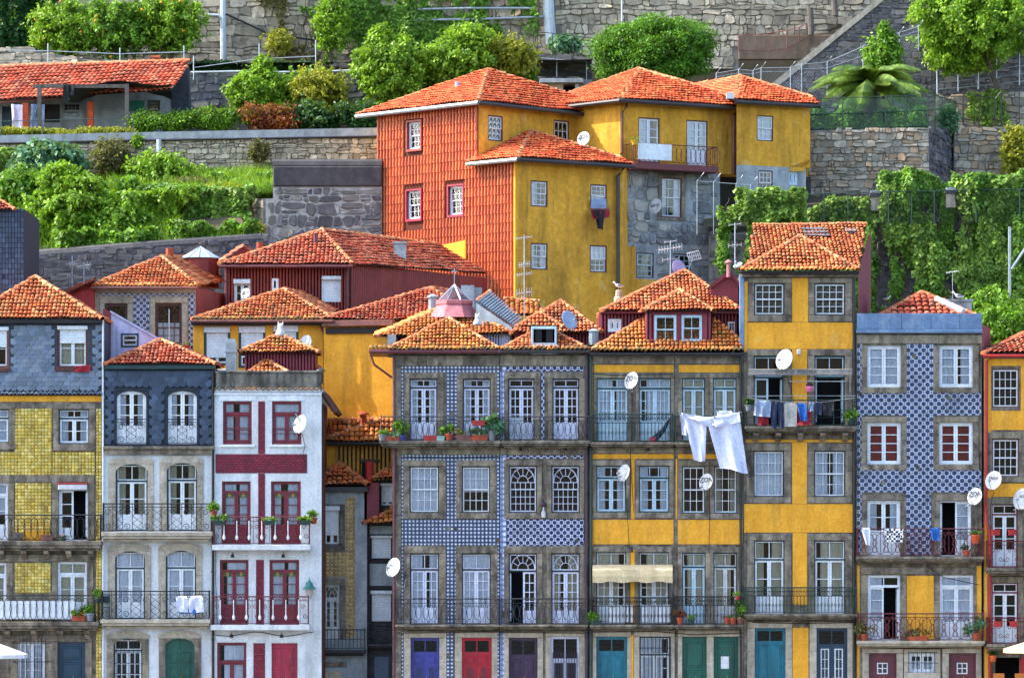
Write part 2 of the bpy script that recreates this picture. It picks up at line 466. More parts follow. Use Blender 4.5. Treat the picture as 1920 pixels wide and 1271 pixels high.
rub_light = M('light_grey_rubble', '#9a9a98', '#74757a', 3, .9, '#3c3c40', .65, 1.6, var=.25, hue='#b0aca2', bump=.7, bsc=14, streak=False)
rub_dark = M('dark_rubble', '#55545a', '#403f46', 4, .9, '#232226', .6, 2.2, var=.32, hue='#66635e', bump=.7, bsc=14, streak=False)
earth = M('earth', '#5a4f3a', '#46402c', 1, .95, '#2d3a18', .7, .6, bump=.5, streak=False)
asphalt = M('quay_stone', '#8a8580', '#74706b', 1, .9, bump=.3)
lf_mid = leafmat('mid_green_leaves', '#1c3c0c', '#8cc034', .3)
lf_bright = leafmat('bright_green_leaves', '#2a5210', '#a8d238', .34)
lf_ivy = leafmat('ivy_leaves', '#1a3c12', '#96c64c', .28)
lf_ivy2 = leafmat('pale_ivy_leaves', '#1c3e12', '#acd058', .28)
lf_dark = leafmat('dark_green_leaves', '#0d2410', '#2f6424', .2)
lf_blue = leafmat('blue_green_leaves', '#1a4024', '#7cb082', .25)
lf_yel = leafmat('yellow_green_leaves', '#4a5a10', '#c0b83a', .35)
lf_red = leafmat('red_shrub_leaves', '#4a2412', '#b0502c', .25)
lf_grass = leafmat('grass_blades', '#2a4e12', '#88b838', .35)
lf_bush = leafmat('bush_leaves', '#122c08', '#74b430', .25)
lf_dry = leafmat('dry_leaves', '#3d3a20', '#8a7f4a', .25)
lf_palm = leafmat('palm_leaves', '#1c380e', '#86a43c', .25)
bark = M('bark', '#5c5044', '#453b32', 6, .95, bump=.6)
orange_f = M('orange_fruit', '#f09a10', '#e88808', 6, .5, bump=.1)
terracotta = M('terracotta', '#a84a2a', '#943e22', 5, .8, '#5a2a1a', .4, 3, bump=.2)
pot_grey = M('grey_pot', '#7c8088', '#686c74', 5, .7, bump=.2)
pot_green = M('green_planter', '#1d3d33', '#17332a', 5, .6, bump=.1)
canvas = M('cream_canvas', '#dcc9a0', '#cdb88c', 3, .9, '#a8946a', .4, 2, bump=.15)
canvas_w = M('white_canvas', '#e4e4e6', '#d8d8dc', 3, .9, bump=.1)
cloth_w = M('white_linen', '#dfe2f2', '#ccd0e6', 2, .9, bump=.2, bsc=9)
cloth_blue = M('blue_denim', '#22304e', '#1b2740', 6, .9, bump=.2)
cloth_lb = M('pale_blue_cloth', '#93a2bc', '#8292ae', 4, .9, bump=.2)
cloth_gr = M('light_grey_cloth', '#b9b4ac', '#aaa59d', 4, .9, bump=.2)
cloth_bb = M('bright_blue_cloth', '#1e63b4', '#1a57a0', 4, .9, bump=.2)
cloth_dk = M('dark_cloth', '#23222a', '#1a1920', 4, .9, bump=.2)
cloth_red = M('red_cloth', '#a02030', '#8a1a28', 4, .9, bump=.2)
cloth_pink = M('pink_cloth', '#e07a9c', '#d06a8c', 4, .9, bump=.2)
pink_paint = M('faded_pink_paint', '#c07a80', '#ae686e', 3, .8, '#7a4a4e', .5, 2, bump=.3)
red_paint = M('red_paint', '#b32420', '#9c1e1a', 3, .6, '#601410', .4, 2, bump=.1)
lamp_teal = M('teal_lamp_paint', '#2f7a70', '#286a62', 3, .45, bump=.1)
lamp_glass = M('frosted_lamp_glass', '#b8b0a8', '#a8a098', 3, .3, bump=.05)
ink = M('dark_lettering', '#23252c', '#1c1e24', 3, .7, bump=0)
ink_s = M('grey_lettering', '#5a5854', '#4e4c48', 3, .7, bump=0)
gull_w = M('white_feathers', '#e8e6e2', '#dcdad6', 8, .8, bump=.2)
gull_g = M('grey_feathers', '#7d8288', '#70757b', 8, .8, bump=.2)
beak_y = M('yellow_beak', '#d8a020', '#c89018', 8, .6, bump=0)
glass_dirty = M('patched_glass_tile', '#b8c0c4', '#9aa4aa', 3, .3, '#5a6268', .5, 3, var=.2, bump=.1)
brass = M('brass', '#b89a4a', '#a4883e', 8, .35, metal=.8, bump=0)
white_stain = M('stained_pane_green', '#2f5a34', '#264e2a', 8, .3, bump=0)
yellow_pane = M('stained_pane_amber', '#a8843a', '#987630', 8, .3, bump=0)
blue_tarp = M('blue_plastic', '#3a6ea8', '#30609a', 3, .5, bump=.1)
net_m = M('dark_shade_net', '#20282a', '#181e20', 6, .9, bump=.3)
brick_or = M('orange_brick', '#c8501e', '#b84416', 6, .8, '#7a3014', .4, 3, var=.2, bump=.4)
# ================================================================ builders
def wall(parent, fr, px, holes, mat, back=5.0, inner=.2, name='wall', rm=True):
 u0, z0, u1, z1 = fr.rect(*px)
 Hs = [fr.rect(*h) for h in holes]
 mb = MB(fr)
 us = sorted({u0, u1} | {min(max(a, u0), u1) for h in Hs for a in (h[0], h[2])})
 zs = sorted({z0, z1} | {min(max(a, z0), z1) for h in Hs for a in (h[1], h[3])})
 for a, b in zip(us, us[1:]):
  for c, d in zip(zs, zs[1:]):
   m, q = (a + b) / 2, (c + d) / 2
   if any(h[0] < m < h[2] and h[1] < q < h[3] for h in Hs): continue
   mb.poly([(a, 0, c), (b, 0, c), (b, 0, d), (a, 0, d)])
 for a, c, b, d in Hs:
  a, b, c, d = max(a, u0), min(b, u1), max(c, z0), min(d, z1)
  for p, q in (((a, c), (a, d)), ((a, d), (b, d)), ((b, d), (b, c)), ((b, c), (a, c))):
   mb.poly([(p[0], 0, p[1]), (p[0], -inner, p[1]), (q[0], -inner, q[1]), (q[0], 0, q[1])])
 B = -back
 mb.poly([(u0, 0, z0), (u0, 0, z1), (u0, B, z1), (u0, B, z0)])
 mb.poly([(u1, 0, z0), (u1, B, z0), (u1, B, z1), (u1, 0, z1)])
 mb.poly([(u0, B, z0), (u0, B, z1), (u1, B, z1), (u1, B, z0)])
 mb.poly([(u0, 0, z1), (u1, 0, z1), (u1, B, z1), (u0, B, z1)])
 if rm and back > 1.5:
  mb.poly([(u0 + .02, -1.3, z0), (u1 - .02, -1.3, z0), (u1 - .02, -1.3, z1 - .02), (u0 + .02, -1.3, z1 - .02)], 1)  # inner sheet painted near-black so the windows look unlit
 return mb.build(name, [mat, room], parent)
def panel(parent, fr, rects, mat, n0=.0, n1=.02, name='plaster_panel', bv=.006):
 """plaster fields, each 2 cm proud of the stone"""
 for r in rects:
  u0, z0, u1, z1 = fr.rect(*r)
  MB(fr).bbox(u0, u1, n0 - .05, n1, z0, z1, bv).build(name, mat, parent)
_unit = {}
def unit_pane(mat):
 k = ('pane', mat.name)
 if k not in _unit:
  _unit[k] = MB().box(0, 1, -.005, .005, 0, 1).mesh('pane', mat)
 return _unit[k]
def unit_curtain(mat, var):
 k = ('curtain', mat.name, var)
 if k not in _unit:
  r = random.Random(var)
  mb = MB(); N = 28; w = [r.uniform(-1, 1) for _ in range(N + 1)]
  A = [mb.p(i / N, .035 * (math.sin(i * 1.9 + var) + .6 * w[i]), 0) for i in range(N + 1)]
  B = [mb.p(i / N, .026 * (math.sin(i * 1.9 + var) + .4 * w[i]), 1) for i in range(N + 1)]
  for i in range(N): mb.face((A[i], A[i + 1], B[i + 1], B[i]))
  _unit[k] = mb.mesh('curtain', mat, smooth=True)
 return _unit[k]
def place_unit(name, me, parent, fr, u, n, z, w, h):
 o = link(name, me, parent, fr.w(u, n, z) - org(parent))
 o.rotation_euler = (0, 0, fr.ang)
 o.scale = (w, 1, h)
 return o
def glaze(mb, panes, u0, u1, z0, z1, nx, ny, n, st=.045, bar=.022, bot=None, m=0, th=.04):
 bot = st if bot is None else bot
 mb.box(u0, u0 + st, n - th / 2, n + th / 2, z0, z1, m); mb.box(u1 - st, u1, n - th / 2, n + th / 2, z0, z1, m)
 mb.box(u0 + st, u1 - st, n - th / 2, n + th / 2 - .002, z0, z0 + bot, m); mb.box(u0 + st, u1 - st, n - th / 2, n + th / 2 - .002, z1 - st, z1, m)
 a0, a1, c0, c1 = u0 + st, u1 - st, z0 + bot, z1 - st
 W_, H_ = (a1 - a0) / nx, (c1 - c0) / ny
 for i in range(1, nx): mb.box(a0 + i * W_ - bar / 2, a0 + i * W_ + bar / 2, n - .014, n + .014, c0, c1, m)
 for j in range(1, ny): mb.box(a0, a1, n - .012, n + .012, c0 + j * H_ - bar / 2, c0 + j * H_ + bar / 2, m)
 for i in range(nx):
  for j in range(ny):
   panes.append((a0 + i * W_, n, c0 + j * H_, W_, H_))
def surround(win, fr, R, sur, mat, proud=.045):
 """cut stones round an opening: lintel, jambs of two or three blocks, sill"""
 u0, z0, u1, z1 = R
 l, t, r, b = [q * fr.m() for q in sur]
 j = lambda: proud + random.uniform(-.008, .008)
 g = .006
 if t: MB(fr).bbox(u0 - l, u1 + r, -.05, j(), z1 + g, z1 + t, .012).build('lintel_stone', mat, win)
 if b: MB(fr).bbox(u0 - l, u1 + r, -.05, j() + .02, z0 - b, z0 - g, .012).build('sill_stone', mat, win)
 for a, c in ((u0 - l, u0), (u1, u1 + r)):
  if c - a < .03: continue
  k = 3 if z1 - z0 > 2 else 2
  cuts = [z0] + sorted(z0 + (z1 - z0) * (i + random.uniform(-.18, .18)) / k for i in range(1, k)) + [z1]
  for p, q in zip(cuts, cuts[1:]):
   MB(fr).bbox(a, c, -.05, j(), p + g / 2, q - g / 2, .01).build('jamb_stone', mat, win)
def window(parent, fr, px, kind='sash', frame=white, cols=3, rows=(2, 2), trans=0, tcols=2, pan=0, cur=None, sur=None, smat=granite_block,
           n=-.13, outer=None, name=None, gap=0, half=1.0, fw=.05, leafc=1, gl=glass, arch=0, fan=False, label=None, hole=True):
 R = fr.rect(*px); u0, z0, u1, z1 = R
 mb = MB(fr); panes = []
 om = 1 if outer is not None else 0
 for q in ((u0, u0 + fw, z0, z1), (u1 - fw, u1, z0, z1), (u0 + fw, u1 - fw, z1 - fw, z1), (u0 + fw, u1 - fw, z0, z0 + fw)):
  mb.box(q[0], q[1], n - .05, n + .06, q[2], q[3], om)
 a0, a1, c0, c1 = u0 + fw, u1 - fw, z0 + fw, z1 - fw
 if trans:
  zt = c1 - (c1 - c0) * trans
  mb.box(a0, a1, n - .04, n + .05, zt - .03, zt + .03, om)
  if fan:
   fanlight(mb, panes, a0, a1, zt + .03, c1, n, glaz=True)
  else:
   glaze(mb, panes, a0, a1, zt + .03, c1, tcols, 1, n, .035, .03)
  c1 = zt - .03
 if kind == 'sash':
  zm = c0 + (c1 - c0) * rows[1] / (rows[0] + rows[1])
  glaze(mb, panes, a0, a1, c0, zm + .02, cols, rows[1], n - .02)
  if fan: fanlight(mb, panes, a0, a1, zm - .02, c1, n + .02, glaz=True, base=True, cols=cols)
  else: glaze(mb, panes, a0, a1, zm - .02, c1, cols, rows[0], n + .022)
 else:
  um = (a0 + a1) / 2
  ph = (c1 - c0) * pan
  for k, (p, q) in enumerate(((a0, um - .004), (um + .004, a1))):
   if gap and k in (gap if isinstance(gap, tuple) else (gap - 1,)):      # this leaf stands open into the room
    w = q - p; hu = p if k == 0 else q; s = 1 if k == 0 else -1
    for hh in ((c0, c0 + .1), (c1 - .06, c1), (c0 + ph, c0 + ph + .06)):
     mb.box(hu, hu + s * .05, n - w, n, hh[0], hh[1])
    mb.box(hu, hu + s * .05, n - w, n - w + .07, c0, c1); mb.box(hu, hu + s * .05, n - .07, n, c0, c1)
    continue
   glaze(mb, panes, p, q, c0 + ph, c1, leafc, rows[0], n, st=.07, bar=.03, bot=.07)
   if ph:
    mb.box(p, q, n - .02, n + .018, c0, c0 + ph)
    mb.bbox(p + .09, q - .09, n, n + .032, c0 + .09, c0 + ph - .03, .012)
 win = mb.build(name or ('french_window' if pan else 'window'), [frame, outer or frame], parent, label=label)
 for u, nn, z, w, h in panes:
  if w > 0.02: place_unit('pane', unit_pane(gl), win, fr, u, nn, z, w, h)
 if cur:
  mat, mode = cur
  zc0 = z0 + (z1 - z0) * (pan + .02) if pan else z0
  if mode == 'full': mode = random.choice(('full', 'gap', 'gap', 'full', 'skew'))
  if mode == 'gap':
   g_ = random.uniform(.04, .14); m_ = random.uniform(.42, .58)
   for a, b in ((0, m_ - g_), (m_ + g_, 1)): place_unit('curtain', unit_curtain(mat, random.randint(0, 3)), win, fr, u0 + (u1 - u0) * a, n - .07, z0, (u1 - u0) * (b - a), z1 - z0)
  elif mode == 'skew':
   g_ = random.uniform(.72, .86); a = random.choice((0, 1 - g_)); place_unit('curtain', unit_curtain(mat, random.randint(0, 3)), win, fr, u0 + (u1 - u0) * a, n - .07, z0, (u1 - u0) * g_, z1 - z0)
  elif mode == 'full': place_unit('curtain', unit_curtain(mat, random.randint(0, 3)), win, fr, u0, n - .07, z0, u1 - u0, z1 - z0)
  elif mode == 'sides':
   for a, b in ((0, .3), (.7, 1)): place_unit('curtain', unit_curtain(mat, random.randint(0, 3)), win, fr, u0 + (u1 - u0) * a, n - .07, z0, (u1 - u0) * (b - a), z1 - z0)
  elif mode == 'top': place_unit('curtain', unit_curtain(mat, 1), win, fr, u0, n - .07, z0 + (z1 - z0) * .45, u1 - u0, (z1 - z0) * .55)
  elif mode == 'low': place_unit('curtain', unit_curtain(mat, 2), win, fr, u0, n - .07, z0, u1 - u0, (z1 - z0) * .6)
  elif mode == 'left': place_unit('curtain', unit_curtain(mat, 2), win, fr, u0, n - .07, z0, (u1 - u0) * .45, z1 - z0)
  elif mode == 'right': place_unit('curtain', unit_curtain(mat, 2), win, fr, u0 + (u1 - u0) * .55, n - .07, z0, (u1 - u0) * .45, z1 - z0)
  elif mode == 'blind': MB(fr).box(u0 + .04, u1 - .04, n - .1, n - .09, z0 + (z1 - z0) * .03, z1).build('blind', mat, win)
 if sur: surround(win, fr, R, sur, smat)
 return win
def fanlight(mb, panes, a0, a1, c0, c1, n, glaz=True, base=False, cols=4):
 """half-round glazing bars in a rectangular light"""
 st, bar = .04, .024
 mb.box(a0, a0 + st, n - .02, n + .02, c0, c1); mb.box(a1 - st, a1, n - .02, n + .02, c0, c1)
 mb.box(a0 + st, a1 - st, n - .02, n + .02, c1 - st, c1); mb.box(a0 + st, a1 - st, n - .02, n + .02, c0, c0 + st)
 zb = c0 + st
 if base:
  zb = c0 + (c1 - c0) * .32
  mb.box(a0 + st, a1 - st, n - .014, n + .014, zb - .012, zb + .012)
  for i in range(1, cols):
   u = a0 + (a1 - a0) * i / cols
   mb.box(u - bar / 2, u + bar / 2, n - .014, n + .014, c0 + st, zb - .012)
 um, R = (a0 + a1) / 2, min((a1 - a0) / 2 - st, c1 - zb - st * .5)
 hs = (c1 - zb - st * .6) / R if R else 1
 def arc(rad): return [(um + rad * math.cos(t), n, zb + rad * hs * math.sin(t)) for t in np.linspace(0, PI, 13)]
 mb.tube(arc(R), .02, 4); mb.tube(arc(R * .45), .014, 4)
 for t in np.linspace(0, PI, 7)[1:-1]:
  mb.tube([(um + R * .45 * math.cos(t), n, zb + R * .45 * hs * math.sin(t)), (um + R * math.cos(t), n, zb + R * hs * math.sin(t))], .012, 4)
 if glaz: panes.append((a0 + st, n - .005, c0 + st, a1 - a0 - 2 * st, c1 - c0 - 2 * st))
def arch_fill(parent, fr, px, rise, mat, n0=-.2, n1=.05, name='arch_stone'):
 """spandrel stones that turn a square opening into a segmental arch"""
 u0, z0, u1, z1 = fr.rect(*px)
 r = rise * fr.m(); w = u1 - u0
 pts = [(u0 + w * (.5 - .5 * math.cos(t)), z1 - r + r * math.sin(t)) for t in np.linspace(0, PI, 17)]
 MB(fr).prism([(u0, z1)] + pts[:9], n0, n1).build(name, mat, parent)
 MB(fr).prism(pts[8:] + [(u1, z1)], n0, n1).build(name, mat, parent)
def shuttered(parent, fr, px, frac=.7, frame=teal_dk, box=.12, frame_w=None, sur=None, cols=2, cur=None, smat=granite_block, below=white):
 """window under a roller shutter that is let down by frac"""
 R = fr.rect(*px); u0, z0, u1, z1 = R
 mb = MB(fr); panes = []
 n = -.12; fw = frame_w or .06
 for q in ((u0, u0 + fw, z0, z1), (u1 - fw, u1, z0, z1), (u0 + fw, u1 - fw, z1 - fw, z1), (u0 + fw, u1 - fw, z0, z0 + fw)):
  mb.box(q[0], q[1], n - .05, n + .07, q[2], q[3], 0)
 zs = z1 - (z1 - z0) * frac
 um = (u0 + u1) / 2
 if frac < .98:
  for p, q in ((u0 + fw, um), (um, u1 - fw)): glaze(mb, panes, p, q, z0 + fw, z1 - .2, 1, 2, n - .03, st=.06, m=1)
 win = mb.build('shuttered_window', [frame, below], parent)
 bx = MB(fr); bh = (z1 - z0) * box
 bx.bbox(u0 + .01, u1 - .01, n, .07, z1 - bh, z1 - .01, .02).build('shutter_box', shutter_w, win)
 sl = MB(fr); k = max(3, int((z1 - bh - zs) / .06)); h = (z1 - bh - zs) / k
 for i in range(k): sl.bbox(u0 + fw, u1 - fw, n + .015, n + .045, zs + i * h + .004, zs + (i + 1) * h, .008)
 sl.build('roller_shutter', shutter_w, win)
 for u, nn, z, w, h in panes: place_unit('pane', unit_pane(glass), win, fr, u, nn, z, w, h)
 if cur: place_unit('curtain', unit_curtain(cur, 1), win, fr, u0, n - .14, z0, u1 - u0, z1 - z0)
 if sur: surround(win, fr, R, sur, smat)
 return win
def wood_door(parent, fr, px, mat, leaves=2, trans=.18, glass_low=False, slot=True, sur=None, smat=granite_block, grid=False, arch=0, label=None, little=False, tmat=None, rows=(.45, .9)):
 R = fr.rect(*px); u0, z0, u1, z1 = R
 n = -.14; mb = MB(fr); panes = []
 fw = .06
 for q in ((u0, u0 + fw, z0, z1), (u1 - fw, u1, z0, z1), (u0 + fw, u1 - fw, z1 - fw, z1)):
  mb.box(q[0], q[1], n - .05, n + .06, q[2], q[3])
 c1 = z1 - fw
 if trans:
  zt = c1 - (c1 - z0) * trans
  glaze(mb, panes, u0 + fw, u1 - fw, zt, c1, 2, 1, n, .05, .04)
  c1 = zt
 ww = (u1 - u0 - 2 * fw) / leaves
 for k in range(leaves):
  p, q = u0 + fw + k * ww + .004, u0 + fw + (k + 1) * ww - .004
  mb.box(p, q, n - .03, n + .015, z0, c1)
  if grid:
   g = MB(fr); glaze(g, panes, p + .1, q - .1, z0 + .4, c1 - .12, 2, 5, n + .03, .04, .025)
   mb.v, mb.f, mb.mi = mb.v, mb.f, mb.mi
   base = len(mb.v); mb.v += g.v; mb.f += [tuple(i + base for i in f) for f in g.f]; mb.mi += [1] * len(g.f)
  elif little:
   g0, g1 = (p + q) / 2 - .2, (p + q) / 2 + .2
   glaze(mb, panes, g0, g1, c1 - .72, c1 - .3, 2, 2, n + .025, .04, .035, m=1)
  elif glass_low:
   mb.bbox(p + .07, q - .07, n, n + .035, c1 - .4, c1 - .1, .015)
   mb.bbox(p + .12, q - .12, n, n + .05, c1 - .34, c1 - .16, .015)
   glaze(mb, panes, p + .1, q - .1, z0 + .75, c1 - .5, 1, 1, n + .03, .035, .03)
  else:
   zz = z0 + .15
   for f in rows:
    ze = z0 + (c1 - z0) * f + .0
    mb.bbox(p + .08, q - .08, n, n + .035, zz, ze, .02)
    mb.bbox(p + .14, q - .14, n + .02, n + .05, zz + .08, ze - .08, .015)
    zz = ze + .08
 d = mb.build('front_door', [mat, white], parent, label=label)
 for u, nn, z, w, h in panes: place_unit('pane', unit_pane(glass), d, fr, u, nn, z, w, h)
 if glass_low: pass
 MB(fr).tube([((u0 + u1) / 2 + .05, n + .05, z0 + 1.0), ((u0 + u1) / 2 + .05, n + .05, z0 + 1.22)], .018, 5).build('handle', brass, d)
 if slot:
  a = u0 + (u1 - u0) * (.3 if leaves == 2 else .5)
  MB(fr).bbox(a - .13, a + .13, n + .02, n + .06, z0 + .98, z0 + 1.05, .01).build('letter_plate', brass if mat is not door_green else white, d)
 if sur: surround(d, fr, R, sur, smat)
 return d
# ---------------------------------------------------------------- tiles on walls
def tile_grid(parent, fr, rects, holes, p, mat, name, style='flat', t=.025, n0=0.0, pz=None):
 pz = pz or p
 Hs = [fr.rect(*h) for h in holes]
 ox, oz = org(parent).x - fr.o.x, org(parent).z
 V, F = [], []
 for r in rects:
  u0, z0, u1, z1 = fr.rect(*r)
  i0, i1 = math.floor((u0 - ox) / p), math.ceil((u1 - ox) / p)
  j0, j1 = math.floor((z0 - oz) / pz), math.ceil((z1 - oz) / pz)
  for j in range(j0, j1):
   sh = .5 if style == 'brick' and j % 2 else 0
   for i in range(i0 - 1, i1):
    a, b = ox + (i + sh) * p, ox + (i + 1 + sh) * p
    c, d = oz + j * pz, oz + (j + 1) * pz
    a, b, c, d = max(a, u0), min(b, u1), max(c, z0), min(d, z1)
    if b - a < .02 or d - c < .02: continue
    m, q = (a + b) / 2, (c + d) / 2
    if any(h[0] < m < h[2] and h[1] < q < h[3] for h in Hs): continue
    if style == 'flat' and random.random() < .009: continue          # a tile that has come off
    g = .004 if style != 'brick' else .008
    a, b, c, d = a + g, b - g, c + g, d - g
    tt = n0 + t + random.uniform(-.003, .003)
    k = len(V)
    bv = .006
    V += [(a, n0, c), (b, n0, c), (b, n0, d), (a, n0, d)]
    if style == 'relief':
     V += [(a + bv, n0 + .012, c + bv), (b - bv, n0 + .012, c + bv), (b - bv, n0 + .012, d - bv), (a + bv, n0 + .012, d - bv)]
     V += [(a + .3 * (b - a), n0 + .06, c + .65 * (d - c)), (a + .65 * (b - a), n0 + .06, c + .3 * (d - c))]
     F += [(k, k + 1, k + 5, k + 4), (k + 1, k + 2, k + 6, k + 5), (k + 2, k + 3, k + 7, k + 6), (k + 3, k, k + 4, k + 7)]
     F += [(k + 4, k + 5, k + 9, k + 8), (k + 5, k + 6, k + 9, k + 9), (k + 6, k + 7, k + 8, k + 9), (k + 7, k + 4, k + 8, k + 8)]
    else:
     V += [(a + bv, tt, c + bv), (b - bv, tt, c + bv), (b - bv, tt, d - bv), (a + bv, tt, d - bv)]
     F += [(k, k + 1, k + 5, k + 4), (k + 1, k + 2, k + 6, k + 5), (k + 2, k + 3, k + 7, k + 6), (k + 3, k, k + 4, k + 7), (k + 4, k + 5, k + 6, k + 7)]
 mb = MB(fr)
 for q in V: mb.p(*q)
 for f in F:
  g = []
  for i in f:
   if i not in g: g.append(i)
  mb.face(g)
 return mb.build(name, mat, parent, kind='stuff')
def shingles(parent, fr, px, holes, mat, p=.24, row=.17, limit=300):
 """scalloped slates hung in overlapping rows; each one its own object (mesh shared)"""
 mb = MB(); w = p * .49; h = row * 1.5
 pts = [(-w, h)] + [(-w, h * .42)] + [(w * math.cos(t), h * .42 + h * .42 * math.sin(t)) for t in np.linspace(PI * 1.08, PI * 1.92, 7)] + [(w, h * .42), (w, h)]
 A = [mb.p(a, -.028 + .02 * (c / h), c) for a, c in pts]; B = [mb.p(a, -.012 + .01 * (c / h), c) for a, c in pts]
 k = len(pts)
 mb.face(A[::-1])
 for q in range(k): mb.face((A[q], A[(q + 1) % k], B[(q + 1) % k], B[q]))
 me = mb.mesh('slate', mat)
 u0, z0, u1, z1 = fr.rect(*px); Hs = [fr.rect(*q) for q in holes]
 spots = []
 nr = int((z1 - z0) / row)
 for j in range(nr):
  for i in range(int((u1 - u0) / p) + 1):
   u = u0 + (i + (.5 if j % 2 == 0 else 1.0)) * p * .98
   z = z0 + j * row
   if u > u1 - p * .35: continue
   if any(a - p * .2 < u < b + p * .2 and c - row * .6 < z + row * .3 < d - row * .2 for a, c, b, d in Hs): continue
   spots.append((u, z))
 random.shuffle(spots)
 rest = MB(fr)
 for i, (u, z) in enumerate(spots):
  if i < limit:
   o = link('slate', me, parent, fr.w(u + random.uniform(-.008, .008), .012 + random.uniform(0, .012), z + random.uniform(-.012, .012)) - org(parent))
   o.rotation_euler = (random.uniform(-.03, .03), random.uniform(-.04, .04), fr.ang)
  else:
   rest.prism([(u + a, z + c) for a, c in pts], .0, .03)
 rest.build('slates', mat, parent, kind='stuff')
def corrugated(parent, fr, px, holes, mat, pitch=.1, amp=.022, ztop=None, name='corrugated_sheet', zbot=None, n0=.0):
 """ribbed metal cladding, open at the windows"""
 u0, z0, u1, z1 = fr.rect(*px); Hs = [fr.rect(*h) for h in holes]
 mb = MB(fr)
 k = max(2, int((u1 - u0) / pitch)); w = (u1 - u0) / k
 for i in range(k):
  a = u0 + i * w
  prof = [(a, n0), (a + w * .2, n0 + amp), (a + w * .5, n0 + amp), (a + w * .7, n0), (a + w, n0)]
  um = a + w / 2
  lo = zbot(um) if zbot else z0
  hi = ztop(um) if ztop else z1
  iv = [(lo, hi)]
  for h in Hs:
   if h[0] < um < h[2]:
    nv = []
    for s, e in iv:
     if h[1] > s: nv.append((s, min(e, h[1])))
     if h[3] < e: nv.append((max(s, h[3]), e))
    iv = [q for q in nv if q[1] - q[0] > .01]
  for s, e in iv:
   lo_ = [mb.p(q[0], q[1], s) for q in prof]
   if ztop and e == hi: hi_ = [mb.p(q[0], q[1], ztop(q[0])) for q in prof]
   else: hi_ = [mb.p(q[0], q[1], e) for q in prof]
   for q in range(4): mb.face((lo_[q], lo_[q + 1], hi_[q + 1], hi_[q]))
 return mb.build(name, mat, parent)
# ---------------------------------------------------------------- roofs
def tile_field(P, pw, rl, lift=.055, h=.06, keep=None):
 P = [np.array(q[:]) for q in P]
 e = P[1] - P[0]; L = np.linalg.norm(e); e = e / L
 nr = np.cross(e, P[-1] - P[0]); nr /= np.linalg.norm(nr)
 if nr[2] < 0: nr = -nr
 up = np.cross(nr, e)
 if up[2] < 0: up = -up
 Q = np.array([((q - P[0]) @ e, (q - P[0]) @ up) for q in P])
 a0, a1, b1 = Q[:, 0].min(), Q[:, 0].max(), Q[:, 1].max()
 nc, nw = max(1, round((a1 - a0) / pw)), max(1, round(b1 / rl))
 pw, rl = (a1 - a0) / nc, b1 / nw
 A, B = np.meshgrid(a0 + (np.arange(nc) + .5) * pw, (np.arange(nw) + .5) * rl)
 A, B = A.ravel(), B.ravel()
 ins = np.zeros(len(A), bool)
 k = len(Q); j = k - 1
 for i in range(k):
  yi, yj, xi, xj = Q[i, 1], Q[j, 1], Q[i, 0], Q[j, 0]
  c = ((yi > B) != (yj > B))
  with np.errstate(divide='ignore', invalid='ignore'):
   ins ^= c & (A < (xj - xi) * (B - yi) / (yj - yi + 1e-12) + xi)
  j = i
 if keep is not None: ins &= keep(A, B)
 A, B = A[ins], B[ins]
 N = len(A)
 if not N: return np.zeros((0, 3)), np.zeros((0, 4), int)
 xs = np.array([-.5, -.32, 0, .32, .5]) * pw * .9
 zs = np.array([-.25, .7, 1, .7, -.25]) * h
 T = []
 for b, z0 in ((-.56 * rl, lift), (.5 * rl, 0)):
  T += [(x, b, z + z0) for x, z in zip(xs, zs)]
 T += [(x, -.545 * rl, z + lift - .016) for x, z in zip(xs * .96, zs)]
 T = np.array(T)
 jit = RS.uniform(-1, 1, (N, 3)) * np.array([.012, .026, .012])
 ph = RS.uniform(0, 6, 3)
 jit[:, 2] += .028 * np.sin(A * 1.7 + ph[0]) * np.sin(B * 2.1 + ph[1]); jit[:, 1] += .03 * np.sin(A * 2.6 + ph[2]); jit[RS.uniform(0, 1, N) < .02, 1] -= .07
 C = P[0] + np.outer(A + jit[:, 0], e) + np.outer(B + jit[:, 1], up) + np.outer(jit[:, 2] + .02, nr)
 loc = T[:, 0:1] * e + T[:, 1:2] * up + T[:, 2:3] * nr
 V = (C[:, None, :] + loc[None]).reshape(-1, 3)
 f = []
 for i in range(4): f.append((i, i + 1, 6 + i, 5 + i)); f.append((10 + i, 11 + i, i + 1, i))
 f = np.array(f)
 F = (f[None] + (np.arange(N) * 15)[:, None, None]).reshape(-1, 4)
 return V, F
_ridge = {}
